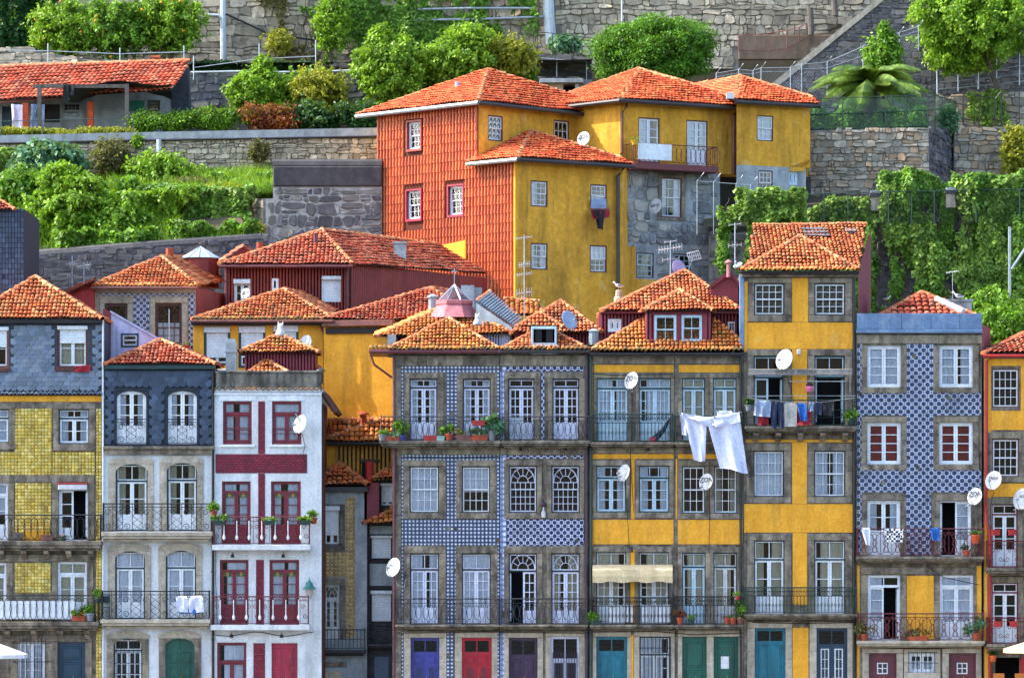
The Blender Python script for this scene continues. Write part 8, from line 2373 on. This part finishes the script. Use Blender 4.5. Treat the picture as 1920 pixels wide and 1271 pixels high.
# ================================================================ satellite dishes
dish('white satellite dish on the right edge of the maroon brick house', 564, 796, 18, FR, .45, -42, 16, None, mount=(-.6, 1.2))
dish('white dish with one small dark word on the maroon drainpipe', 739, 1064, 18.5, FR, .4, -40, 16, 'Panasonic', .1, mount=(0, -.8))
dish('dish marked ZON over the upper French windows of the awning house', 1185, 714, 17, FR, .5, -40, 16, 'ZON', .26, mount=(0, -1.3))
dish('blank white dish beside the second floor casement of the awning house', 1171, 887, 17, FR, .45, -48, 16, None, mount=(-1.2, -.5))
dish('dish marked ZON between the paired sash windows under the white sheets', 1325, 904, 16.5, FR, .45, -38, 16, 'ZON', .26, mount=(-.8, -.6))
dish('large plain dish in front of the lettered awning of the tall house', 1472, 675, 20, FR, .5, -38, 16, None, mount=(.2, -1.4))
dish('dish with a scrawled word under the barred sash at the right edge', 1864, 901, 18.5, FR, .4, -36, 16, 'Makal', .17, mount=(.2, -.8))
dish('dish marked ZON at the corner beside the red drainpipe', 1829, 931, 17, FR, .42, -38, 16, 'ZON', .26, mount=(-1.2, -1.2))
dish('dish cut by the right edge of the picture with part of a symbol', 1918, 936, 21, FR, .45, -38, 16, 'NO', .17, mount=(-.8, -1.0))
dish('bluish grey dish standing on the tall hipped roof', 1066, 601, 19, Fr(1066, .4), .0, 38, 20, None, mat=M('dish_shade_blue', '#93a5bd', '#8296b0', 3, .5), mount=(.6, -1.1))  # blue grey is the shade on a white dish, set as its colour
dish('dish marked ZON on the roof edge under the sunlit ochre wall', 1095, 261, 14, Fr(1095, 21.4), .3, -28, 16, 'ZON', .26, mount=(.4, -1.2))
dish('dish with a ring symbol on the grey stone base of the hillside house', 1230, 388, 15, Fr(1230, 22.6), .3, -36, 16, 'o-o', .24, mount=(-.6, .4))
dish('small dish marked ZON in front of the red iron house window', 461, 551, 10.5, Fr(461, 11.6), .3, -28, 16, 'ZON', .15, mount=(.3, -1.0))
dish('white dish on the wall beside the shutters of the ochre house', 574, 643, 15, Fr(574, 5.7), .3, -34, 16, None, mount=(.6, -.6))
dish('lilac dish seen behind the ridge of the maroon dormer roof', 1272, 505, 18, Fr(1272, 5.6), .2, 38, 16, None, mat=M('dish_shade_lilac', '#a99cc0', '#988bb0', 3, .5), mount=(0, -1.4))  # lilac tint paints the shading of the dish into its material
dish('small grey dish tipped skyward at the corner of the tall yellow roof', 1384, 498, 10, Fr(1384, .6), .3, -40, 55, None, mat=galv, mount=(.6, -1.0))
# ================================================================ aerials
antenna('tall white mast with several aerials in front of the ochre end wall', 983, 441, 610, 4.0, [(446, 30, 20, 4, .3), (496, 20, 30, 6, .5), (514, 28, 30, 7, .35), (549, 30, 30, 7, .8)])
antenna('mast with two crossed aerials before the dark sloping wall', 157, 492, 545, 9.6, [(498, 26, 25, 6, .45), (503, 20, 150, 5, .4)])
antenna('thin leaning aerial left of the crossed one', 135, 480, 545, 9.8, [(495, 12, 60, 4, .5), (518, 18, 15, 5, .35)])
antenna('white T shaped aerial with a grid reflector by the lilac dish', 1257, 452, 520, 5.5, [(453, 22, 10, 3, .25), (466, 46, 35, 9, .6), (486, 30, 5, 4, .4)])
antenna('thin mast with crossbars at the left of the tall yellow house', 1378, 418, 500, 1.6, [(421, 22, 12, 3, .2), (460, 24, 10, 4, .35)])
antenna('whip aerial on the rear of the zinc parapet', 1786, 508, 590, 2.4, [(510, 24, 40, 3, .2)], r=.012)
m = thing('roof_flue', 'maroon chimney flue on a small maroon gable beside the tall yellow house', 'chimney', W(1366, 560, 2.2))
MB().tube([W(1366, 520, 2.2), W(1366, 494, 2.2)], .075, 8).build('pipe', pink_paint, m)
MB().lathe([(.15, 0), (.14, .04), (.02, .13)], W(1366, 493, 2.2), 10).build('cowl', pink_paint, m)
gp_ = MB(Fr(1340, 2.4)); q = gp_.fr; gp_.prism([(q.U(x), q.Z(x, y)) for x, y in ((1332, 534), (1368, 508), (1384, 530), (1384, 575), (1332, 575))], -2.5, 0); gp_.build('gable_wall', maroon_sheet, m)
gp_ = MB(q); gp_.prism([(q.U(x), q.Z(x, y)) for x, y in ((1328, 537), (1368, 508), (1372, 512), (1332, 541))], -2.6, .15); gp_.build('gable_roof', maroon, m)
gp_ = MB(q); gp_.prism([(q.U(x), q.Z(x, y)) for x, y in ((1368, 508), (1388, 532), (1385, 537), (1366, 513))], -2.6, .15); gp_.build('gable_roof', maroon, m)
ga = thing('grid_aerial', 'square grid aerial tilted beside the lilac dish', 'aerial', W(1300, 482, 5.5), 'television aerials')
mb = MB(); mb.tube([W(1288, 520, 5.5), W(1299, 481, 5.5)], .02, 5); mb.build('mast', galv, ga)
mb = MB()
for i in range(7): mb.tube([W(1288 + i * 3.6, 475 - i * .9, 5.4), W(1293 + i * 3.6, 490 - i * .9, 5.4)], .012, 4)
for j in range(3): mb.tube([W(1288 + j * 2.5, 475 + j * 7.5, 5.4), W(1310 + j * 2.5, 470 + j * 7.5, 5.4)], .012, 4)
mb.build('grid', plastic_w, ga)
# ================================================================ gulls and ridge ornaments
st = thing('stone_finial', 'stack of white stones on the left shoulder of the dormer roof', 'ornament', W(1160, 566, 4.2))
for y0, y1, r in ((566, 556, .2), (556, 549, .14), (549, 544, .13)):
 p = W(1160, y0, 4.2); h = (y0 - y1) * .0206
 MB().lathe([(r * .9, 0), (r, h * .3), (r * .95, h * .8), (r * .7, h)], p, 9).build('stone', granite_pale, st)
gull('gull standing on the stack of white stones', 1160, 543, 4.2, .72, True)
gull('gull resting on the tank behind the zinc parapet', 1797, 563, 2.6, .8, True)
gull('gull at the left end of the zinc parapet', 1663, 565, 2.2, .5, False)
def cat_ornament(label, px, py, Y, s):
 b = W(px, py, Y); t = thing('ridge_ornament', label, 'ornament', b, 'white ridge ornaments')
 mb = MB(); mb.lathe([(.20 * s, 0), (.22 * s, .1 * s), (.16 * s, .26 * s), (.1 * s, .34 * s), (.12 * s, .4 * s), (.1 * s, .5 * s), (.03 * s, .55 * s)], b, 12); mb.build('body', plastic_w, t, smooth=True)
 for sg in (-1, 1):
  e = b + Vector((sg * .07 * s, 0, .5 * s)); MB().tube([e, e + Vector((sg * .03 * s, 0, .13 * s))], .05 * s, 5, r1=.006).build('ear', plastic_w, t)
 MB().tube([b + Vector((.16 * s, .02, .06)), b + Vector((.3 * s, .02, .08)), b + Vector((.33 * s, .02, .25 * s))], .04 * s, 6, r1=.02).build('tail', plastic_w, t)
 return t
cat_ornament('white cat figure on the ridge of the maroon attic', 526, 632, 2.2, .95)
cat_ornament('white cat figure on the tiles right of the pink lantern', 895, 610, 1.6, .75)
# ================================================================ laundry
NL = 'laundry hung out on the balconies'
o_ = .9
cloth('large white sheet drooping on the left of the long line', FR, o_, [(1281, 777), (1300, 780), (1325, 784)], [(1301, 862), (1312, 865), (1322, 864)], cloth_w, wav=.055, k=20, rows=16, seed=2)
cloth('small white pillowcase at the left end of the sheet line', FR, o_ - .05, [(1275, 774), (1290, 777)], [(1279, 815), (1294, 816)], cloth_w, wav=.05, seed=3)
cloth('broad white sheet twisted by wind on the right of the line', FR, o_ + .04, [(1324, 784), (1345, 779), (1366, 776), (1386, 773)], [(1350, 878), (1370, 879), (1388, 886), (1402, 888)], cloth_w, wav=.075, k=26, rows=18, seed=4)
cloth('white sheet folded over the line above the twisted one', FR, o_ + .22, [(1337, 782), (1362, 778), (1386, 773)], [(1341, 800), (1362, 798), (1388, 790)], cloth_w, wav=.05, k=18, seed=5)
cloth('white towel lying over the top of the sheet line', FR, o_ - .1, [(1344, 770), (1374, 770)], [(1345, 780), (1374, 780)], cloth_w, wav=.03, seed=6)
cloth('thin band of white linen gathered along the line', FR, o_ + .1, [(1278, 774), (1300, 778), (1326, 782), (1342, 781)], [(1279, 782), (1302, 786), (1326, 800), (1342, 796)], cloth_w, wav=.06, k=20, rows=5, seed=7)
ll = MB(FR); ll.tube([(FR.U(x, o_), o_, FR.Z(x, y, o_)) for x, y in ((1272, 772), (1325, 783), (1390, 772))], .008, 4)
for x, y in ((1272, 772), (1390, 772)): ll.tube([(FR.U(x, o_), o_, FR.Z(x, y, o_)), (FR.U(x, .5), .5, FR.Z(x, y + 3, .5)), (FR.U(x, .02), .02, FR.Z(x, y + 12, .02))], .014, 4)
ll.build('clothes_line', galv, G_)
o_ = .78
cloth('pale blue shirt hanging first on the tall house line', FR, o_, [(1418, 750), (1446, 751)], [(1420, 780), (1444, 782)], cloth_lb, seed=11)
cloth('white towel edge behind the pale blue shirt', FR, o_ - .1, [(1415, 748), (1422, 750)], [(1413, 778), (1421, 781)], cloth_w, seed=12)
for lb, a in (('dark blue jeans on the tall house line, left leg', (1446, 1457)), ('dark blue jeans on the tall house line, right leg', (1457, 1468))):
 cloth(lb, FR, o_ + random.uniform(0, .05), [(a[0], 752), (a[1], 753)], [(a[0] + (0 if a[0] < 1450 else 4), 803), (a[1] + (0 if a[0] < 1450 else 2), 804)], cloth_blue, k=8, seed=int(a[0]), name='hanging_jeans')
t_ = cloth('light grey towel with a faint round print on the tall house line', FR, o_, [(1470, 755), (1494, 756)], [(1471, 800), (1494, 799)], cloth_gr, wav=.02, seed=14)
rg = MB(FR)
for r in (.12, .09): rg.tube([(FR.U(1482, o_) + r * math.cos(t), o_ + .045, FR.Z(1482, 777, o_) + r * 1.1 * math.sin(t)) for t in np.linspace(0, 2 * PI, 18)[:-1]], .006, 3, closed=True)
rg.build('print', pot_grey, t_)
cloth('bright blue trousers on the tall house line', FR, o_, [(1494, 755), (1512, 756)], [(1500, 787), (1514, 790)], cloth_bb, seed=15)
cloth('red cloth peeping out below the blue trousers', FR, o_ - .15, [(1490, 770), (1520, 770)], [(1491, 797), (1521, 797)], cloth_red, seed=16, pegs=False)
cloth('red box cover behind the pale blue shirt', FR, o_ - .2, [(1421, 780), (1441, 780)], [(1421, 797), (1441, 797)], cloth_red, seed=17, pegs=False)
cloth('row of small white and blue socks on the tall house line', FR, o_, [(1515, 754), (1527, 755)], [(1516, 770), (1526, 771)], cloth_lb, wav=.06, seed=18)
cloth('blue striped shorts next to the socks', FR, o_, [(1528, 754), (1541, 754)], [(1528, 777), (1540, 778)], cloth_bb if False else cloth_blue, seed=19)
cloth('black top at the end of the tall house line', FR, o_, [(1542, 753), (1563, 752)], [(1544, 779), (1562, 780)], cloth_dk, seed=20)
ll = MB(FR); ll.tube([(FR.U(x, .78), .78, FR.Z(x, y, .78)) for x, y in ((1400, 746), (1480, 754), (1540, 754), (1603, 746))], .008, 4)
for y in (742,): ll.tube([(FR.U(x, .66), .66, FR.Z(x, y, .66)) for x in (1400, 1605)], .01, 4)
ll.build('clothes_line', galv, H_)
hl = W(1518, 727, -.35); pk = thing('hanging_bag', 'pink and black round bag hanging by the right window of the tall house', 'bag', hl)
mb = MB(); mb.lathe([(.03, -.2), (.13, -.14), (.165, 0), (.15, .06)], hl, 14); mb.build('pouch', cloth_pink, pk, smooth=True)
mb = MB(); mb.lathe([(.15, .062), (.12, .14), (.05, .19), (.02, .21)], hl, 14); mb.build('cover', cloth_dk, pk, smooth=True)
cloth('white shirt with blue hem on the arched door balcony', FR, .72, [(330, 1117), (352, 1117)], [(331, 1146), (352, 1148)], cloth_w, seed=21)
cloth('second white shirt nearest the corner of the arched door balcony', FR, .72, [(354, 1117), (380, 1116)], [(354, 1148), (383, 1147)], cloth_w, seed=22)
cloth('blue cloth showing below the white shirts', FR, .66, [(336, 1140), (376, 1140)], [(338, 1150), (374, 1150)], cloth_bb, seed=23, pegs=False)
def checker(name, c1, c2, p):
 t = NT(name); x = t.n('ShaderNodeTexChecker'); t.l(t.coord(), x.inputs['Vector']); x.inputs['Scale'].default_value = 1 / p
 x.inputs['Color1'].default_value = (*lin(c1), 1); x.inputs['Color2'].default_value = (*lin(c2), 1); t.l(x.outputs[0], t.b.inputs['Base Color']); t.b.inputs['Roughness'].default_value = .9
 return t.mat
cloth('white cloth pinned at the left of the slate blue balcony', FR, .68, [(1614, 989), (1632, 989)], [(1624, 1021), (1631, 1022)], cloth_w, seed=24)
cloth('black and white checked cloth on the slate blue balcony', FR, .68, [(1656, 990), (1694, 991)], [(1662, 1018), (1693, 1017)], checker('checked_cloth', '#e6e6ea', '#1e1e26', .085), seed=25)
cloth('bright blue cloth on the slate blue balcony', FR, .68, [(1743, 990), (1762, 989)], [(1748, 1012), (1761, 1014)], cloth_bb, seed=26)
cloth('red and dark clothes hanging below the sash of the ochre front', fF, .35, [(1107, 392), (1143, 392)], [(1112, 412), (1142, 408)], cloth_red, seed=27, k=10)
cloth('tangle of dark clothes over the red ones', fF, .45, [(1112, 393), (1136, 394)], [(1122, 428), (1130, 432)], cloth_dk, seed=28, k=10, wav=.09)
cloth('striped pale cloth in the lower half of the small sash', fF, .12, [(1108, 373), (1137, 373)], [(1108, 391), (1137, 391)], cloth_lb, seed=29, pegs=False, wav=.02)
cloth('red cloth over the window board of the slate storey', FR, .16, [(140, 686), (170, 684)], [(141, 698), (169, 697)], cloth_red, seed=30, pegs=False, wav=.03)
# ================================================================ potted plants
GP = 'potted plants on balconies'
oB = .5
pot('grey pot with a red flowering plant beyond the railing end', 717, 826, FR, .55, .3, .22, 'pot', pot_grey, lf_mid, .35, 220, .09)
pot('brown trough of pale herbs at the left of the long balcony', 736, 826, FR, oB, .55, .16, 'box', terracotta, lf_blue, .3, 260, .1)
pot('bushy green plant in a blue pot by the first French window', 754, 826, FR, oB, .3, .2, 'pot', door_blue, lf_mid, .75, 700, .16, spread=1.8)
pot('empty red trough on the long balcony', 807, 826, FR, oB, .5, .18, 'box', M('red_plastic', '#b02a1c', '#9a2216', 3, .5), n=0, cat='planter')
pot('pale green basin beside the red trough', 826, 826, FR, oB, .3, .16, 'box', M('mint_plastic', '#9ab8ae', '#88a89e', 3, .5), n=0, cat='planter')
pot('terracotta pot with a trailing plant in the middle of the long balcony', 842, 826, FR, oB, .34, .26, 'pot', terracotta, lf_mid, .45, 420, .13, spread=1.5)
pot('long brown trough with sparse shoots', 870, 826, FR, oB, .58, .2, 'box', gutter_b, lf_yel, .35, 90, .12)
pot('brown trough of grey green succulents', 899, 826, FR, oB, .62, .2, 'box', terracotta, lf_blue, .45, 420, .13)
pot('agave in a grey stone urn on the long balcony', 922, 826, FR, oB, .3, .38, 'pot', pot_grey, lf_blue, .6, 330, .28, spread=1.9, cat='urn plant')
pot('red window box hung on the railing by the second French window', 897, 798, FR, .7, .5, .18, 'box', M('red_planter_plastic', '#a8281e', '#942018', 3, .5), n=0, cat='planter')
pot('terracotta pot on the corner post of the maroon balcony, left', 401, 968, FR, .6, .26, .22, 'pot', terracotta, lf_mid, .4, 300, .14)
pot('green planter hung inside the maroon railing by its left end', 411, 984, FR, .68, .42, .16, 'box', pot_green, lf_mid, .35, 260, .11)
pot('green planter hung in the middle of the maroon railing', 505, 984, FR, .68, .38, .15, 'box', pot_green, lf_mid, .2, 200, .1)
pot('green planter hung near the right of the maroon railing', 572, 984, FR, .68, .42, .16, 'box', pot_green, lf_mid, .25, 240, .11)
pot('terracotta pot on the corner post of the maroon balcony, right', 588, 982, FR, .45, .28, .24, 'pot', terracotta, lf_mid, .35, 320, .12)
pot('trough of red flowers at the end of the white screened balcony', 148, 1164, FR, .5, .5, .18, 'box', terracotta, lf_mid, .4, 420, .11, flower=cloth_red)
pot('grey pot beside the red flowers', 169, 1164, FR, .5, .32, .3, 'pot', pot_grey, lf_mid, .5, 260, .15)
pot('small pot of pink flowers by the open dark doorway', 118, 1013, FR, .5, .26, .1, 'pot', pot_green, lf_dark, .12, 160, .07, flower=cloth_pink)
pot('wooden crate at the left of the ellipse railing', 34, 1013, FR, .45, .34, .28, 'box', wood, n=0, cat='crate', group=None, name='wooden_crate')
pot('ochre box panel standing behind the ellipse railing', 68, 1013, FR, .3, .8, .36, 'box', yellow, n=0, cat='box', group=None, name='painted_box')
pot('second wooden crate right of the ochre panel', 88, 1013, FR, .5, .46, .2, 'box', gutter_b, n=0, cat='crate', group=None, name='wooden_crate')
pot('plants along the foot of the awning balcony at its left end', 1118, 1170, FR, .5, .45, .14, 'box', pot_green, lf_mid, .45, 420, .14)
pot('terracotta pot of red leaves at the start of the right ochre balcony', 1275, 1170, FR, .5, .28, .26, 'pot', terracotta, lf_red, .35, 260, .12)
pot('green pot next to the red leaved one', 1296, 1170, FR, .5, .26, .2, 'pot', pot_green, lf_mid, .2, 180, .09)
pot('first of two small terracotta pots by the peeling door', 1363, 1170, FR, .5, .24, .22, 'pot', terracotta, lf_red, .1, 90, .08)
pot('second of two small terracotta pots by the peeling door', 1374, 1170, FR, .5, .26, .24, 'pot', terracotta, lf_mid, .15, 120, .08)
pot('brown pot with a tall climbing plant at the balcony corner', 1388, 1170, FR, .5, .28, .25, 'pot', gutter_b, lf_mid, 1.1, 200, .14)
pot('small red pot wired to the railing corner', 1383, 1124, FR, .66, .16, .14, 'pot', red_paint, lf_mid, .2, 90, .09)
pot('leafy plant in the shaded right corner of the laundry balcony', 1596, 798, FR, .4, .3, .26, 'pot', pot_green, lf_mid, .5, 240, .16)
pot('hanging fern on the left end of the laundry balcony', 1404, 770, FR, .6, .26, .22, 'pot', pot_grey, lf_dark, .35, 320, .13)
pot('orange ceramic pot hung at the right end of the slate blue balcony', 1829, 1019, FR, .55, .36, .34, 'pot', M('orange_glaze', '#c2491c', '#ae3f16', 3, .4), lf_mid, .2, 120, .1)
pot('terracotta pots under the orange one', 1812, 1042, FR, .5, .3, .22, 'pot', terracotta, lf_dark, .3, 160, .12)
pot('dry straggling bush at the left of the lower maroon balcony', 1621, 1200, FR, .5, .3, .24, 'pot', terracotta, lf_dry, .75, 520, .13, spread=2.2)
pot('terracotta trough before the ochre panel', 1721, 1200, FR, .5, .7, .14, 'box', M('orange_trough', '#b84a22', '#a4401c', 3, .6), lf_dry, .4, 420, .12)
pot('silvery bush in a terracotta pot at the right of the lower maroon balcony', 1831, 1200, FR, .5, .34, .26, 'pot', terracotta, lf_blue, .85, 620, .13, spread=2.4)
for x, y, lb in ((1867, 1000, 'red window box on the upper maroon balcony, left of pair'), (1898, 1000, 'red window box on the upper maroon balcony, right of pair'), (1871, 1172, 'red window box on the lower maroon balcony, left of pair'), (1901, 1172, 'red window box on the lower maroon balcony, right of pair')):
 pot(lb, x, y + 3, FR, .66, .3, .2, 'box', red_paint, n=0, cat='planter')
pot('red flower box under the arched window of the small tiled house', 345, 655, Fr(345, 8.6), .3, .45, .14, 'box', red_paint, n=60, leaf=lf_mid, lh=.15, cat='planter')
pot('green and orange hanging pot beside the dark doorway at the right', 1862, 1240, FR, .3, .26, .24, 'pot', M('orange_pot', '#d8641e', '#c25618', 3, .5), lf_dark, .25, 260, .08)
pot('yellow flower pot on the balcony corner of the hillside house', 1190, 272, fM, .95, .3, .2, 'pot', M('yellow_pot', '#d8b01c', '#c49e16', 3, .5), lf_yel, .2, 120, .1)
pot('climbing plant reaching over the end of the white screened balcony', 182, 1130, FR, .5, .2, .16, 'pot', pot_green, lf_mid, .5, 200, .12)
# ================================================================ chairs, lamps, umbrellas
def chair(label, px, py, fr, out, mat, seat_m):
 b = fr.w(fr.U(px, out), out, fr.Z(px, py, out)); t = thing('folding_chair', label, 'chair', b)
 for sx in (-1, 1):
  m = MB(); m.tube([b + Vector((sx * .2, -.2, 0)), b + Vector((sx * .2, .1, .44)), b + Vector((sx * .2, .2, .88))], .013, 5); m.build('leg', mat, t)
  m = MB(); m.tube([b + Vector((sx * .2, .22, 0)), b + Vector((sx * .2, -.16, .46))], .013, 5); m.build('leg', mat, t)
 MB().box(b.x - .21, b.x + .21, b.y - .2, b.y + .2, b.z + .43, b.z + .46).build('seat', seat_m, t)
 m = MB(); m.box(b.x - .21, b.x + .21, b.y + .17, b.y + .19, b.z + .62, b.z + .86); m.build('backrest', seat_m, t)
 return t
chair('white wire garden chair on the long blue tiled balcony', 970, 826, FR, .35, plastic_w, grey_sheet)
chair('dark green folding chair on the arched door balcony', 195, 1160, FR, .35, iron_green, teal_dk)
b = FR.w(FR.U(580, .3), .3, FR.Z(580, 1103, .3)); L_ = thing('street_lantern', 'teal street lantern on the corner of the maroon house', 'street lamp', b)
m = MB(); m.lathe([(.26, -.02), (.25, .02), (.16, .08), (.15, .1), (.12, .2), (.12, .22), (.05, .26), (.015, .34)], b, 14); m.build('hood', lamp_teal, L_)
m = MB(); m.lathe([(.04, -.36), (.09, -.3), (.17, -.021)], b, 12); m.build('globe', lamp_glass, L_)
m = MB(FR); m.tube([(FR.U(580, .3), .3, b.z + .3), (FR.U(580, .2), .2, b.z + .4), (FR.U(580, .0), .0, b.z + .2)], .02, 5); m.build('bracket', lamp_teal, L_)
b = FR.w(FR.U(1019, .14), .14, FR.Z(1019, 945, .14)); L_ = thing('wall_lamp', 'purple and white hanging wall lamp between the two fan windows', 'wall lamp', b)
m = MB(); m.lathe([(.02, -.1), (.09, -.06), (.11, 0), (.09, .06), (.02, .1)], b, 12); m.build('ball', door_purple, L_, smooth=True)
m = MB(); m.lathe([(.07, -.5), (.08, -.46), (.08, -.3), (.04, -.26), (.02, -.1)], b, 10); m.build('shade', plastic_w, L_)
m = MB(FR); m.tube([(FR.U(1019, .14), .14, b.z + .1), (FR.U(1019), .0, b.z + .2)], .012, 4); m.build('bracket', iron, L_)
for x, y, lb in ((1184, 1032, 'small black lamp over the rolled awning'), (1215, 842, 'small black lamp under the left ochre balcony'), (976, 842, 'small black lamp under the long balcony before the left fan window'), (1060, 842, 'small black lamp under the long balcony before the right fan window'),
                 (436, 1042, 'small black lamp over the left maroon door'), (531, 1042, 'small black lamp over the right maroon door'), (434, 1192, 'small black lamp over the ground floor window of the maroon house'), (528, 1192, 'small black lamp over the rose red door')):
 b = FR.w(FR.U(x, .2), .2, FR.Z(x, y, .2)); t = thing('wall_spotlight', lb, 'lamp', b, 'small facade lamps')
 MB().lathe([(.07, -.06), (.075, -.02), (.05, .05), (.02, .09)], b, 10).build('shade', iron, t)
 m = MB(FR); m.tube([(FR.U(x, .2), .2, b.z + .08), (FR.U(x, .12), .12, b.z + .14), (FR.U(x), .0, b.z + .14)], .012, 4); m.build('arm', iron, t)
def umbrella(label, px, py, Y, r_px, h_px, mat, foot=1326):
 c = W(px, py, Y); r = r_px * (D + Y) / D / S; h = h_px * (D + Y) / D / S
 t = thing('cafe_umbrella', label, 'umbrella', Vector((c.x, c.y, 0)), 'cafe umbrellas on the quay')
 seg = 8; top_ = c + Vector((0, 0, h))
 rim = [c + Vector((r * math.cos(PI / 8 + k * PI / 4), r * math.sin(PI / 8 + k * PI / 4), 0)) for k in range(seg)]
 m = MB(); low = [q - Vector((0, 0, .14)) for q in rim]
 it = top_ - Vector((0, 0, .02))
 for k in range(seg):
  a, b_ = rim[k], rim[(k + 1) % seg]
  m.poly([a[:], b_[:], top_[:]]); m.poly([low[k][:], low[(k + 1) % seg][:], b_[:], a[:]])
 m.build('canopy', mat, t)
 m = MB()
 for k in range(seg): m.tube([rim[k] - Vector((0, 0, .03)), top_ - Vector((0, 0, .05))], .012, 4)
 m.build('rib', wood, t)
 m = MB(); m.tube([Vector((c.x, c.y, 0)), top_], .03, 8); m.build('pole', wood, t)
 m = MB(); m.lathe([(.3, 0), (.3, .05), (.06, .08)], Vector((c.x, c.y, 0)), 14); m.build('base', cement_dark, t)
umbrella('white cafe umbrella cut by the lower left corner', -12, 1226, -2.6, 66, 24, canvas_w)
umbrella('cream cafe umbrella cut by the lower right corner', 1945, 1216, -2.6, 66, 20, canvas)
for x, y, lb in ((1874, 1276, 'orange wooden cafe chair back in the dark doorway at the right'), (1914, 1276, 'orange wooden cafe chair back by the red door post')):
 b = FR.w(FR.U(x, .9), .9, 0); t = thing('cafe_chair', lb, 'chair', b)
 ow = M('orange_wood', '#c8782a', '#b46a22', 4, .6) if 'orange_wood' not in bpy.data.materials else bpy.data.materials['orange_wood']
 z_ = FR.Z(x, y - 14, .9)
 for sx in (-1, 1):
  for sy in (-1, 1): MB().tube([b + Vector((sx * .18, sy * .18, 0)), b + Vector((sx * .18, sy * .18, .45 if sy < 0 else z_))], .018, 6).build('leg', ow, t)
 MB().box(b.x - .2, b.x + .2, b.y - .2, b.y + .2, .45, .49).build('seat', ow, t); MB().box(b.x - .2, b.x + .2, b.y + .16, b.y + .19, z_ - .22, z_).build('backrest', ow, t)
b = FR.w(FR.U(1240, .4), .4, FR.Z(1240, 828, .4)); t = thing('folded_parasol', 'folded navy and red parasol leaning on the upper ochre balcony', 'parasol', b)
m = MB(); m.tube([b + Vector((-.25, 0, .1)), b + Vector((.1, .05, .45)), b + Vector((.3, .1, .85))], .13, 8, r1=.04); m.build('canopy', cloth_blue, t)
m = MB(); m.tube([b + Vector((-.4, 0, .0)), b + Vector((-.2, 0, .14))], .14, 8, r1=.12); m.build('hem', cloth_red, t)
m = MB(); m.tube([b + Vector((-.42, 0, .0)), b + Vector((.34, .1, .95))], .014, 5); m.build('pole', galv, t)
for lb, pts in (('black cable drooping across the ground floors of the blue tiled pair', [(745, 1186), (900, 1184), (1100, 1186)]), ('black cable sagging under the ochre balconies', [(1106, 1184), (1230, 1183), (1300, 1189), (1394, 1186)]), ('black cable under the slate blue balcony', [(1612, 1212), (1640, 1214), (1740, 1216), (1835, 1212)]), ('black cable under the tall house balcony', [(1410, 1166), (1500, 1168), (1604, 1166)]), ('black cable falling across the top of the slate blue ground floor', [(1736, 1060), (1770, 1082), (1836, 1096)])):
 m = MB(FR); m.tube([(FR.U(x, .14), .14, FR.Z(x, y, .14)) for x, y in pts], .016, 5)
 top(m, 'cable', [iron], lb, 'cable', FR.w(FR.U(pts[0][0]), .14, FR.Z(*pts[0])), 'cables along the facades')
for i, (pts, lb) in enumerate((([(1185, 731), (1187, 780), (1182, 850), (1188, 960)], 'thin wire dropping from the dish above the ochre French windows'), ([(1171, 904), (1176, 960), (1180, 1030)], 'thin wire dropping from the blank dish by the casement'), ([(1325, 920), (1331, 970), (1329, 1035)], 'thin wire dropping from the dish between the paired sashes'),
  ([(1472, 695), (1486, 740), (1490, 790)], 'thin wire dropping from the large plain dish'), ([(739, 1082), (745, 1096), (758, 1100), (762, 1084)], 'white wire looping from the dish on the maroon drainpipe'), ([(566, 812), (572, 835), (568, 850), (574, 880)], 'thin wire curling from the dish on the maroon brick house'),
  ([(1864, 920), (1857, 950), (1859, 1010)], 'thin wire running down from the scrawled dish'), ([(405, 1010), (404, 1080), (408, 1180)], 'wire down the left edge of the maroon brick house'), ([(1110, 700), (1150, 703), (1262, 701)], 'wire pinned across the tops of the ochre French windows'), ([(760, 856), (850, 858), (935, 855)], 'wire pinned along the stone course of the ring tiled front'))):
 m = MB(FR); m.tube([(FR.U(x, .07), .07, FR.Z(x, y, .07)) for x, y in pts], .011, 4)
 top(m, 'wire', [plastic_w if i in (4,) else iron], lb, 'wire', FR.w(FR.U(pts[0][0]), .07, FR.Z(*pts[0])), 'cables along the facades')
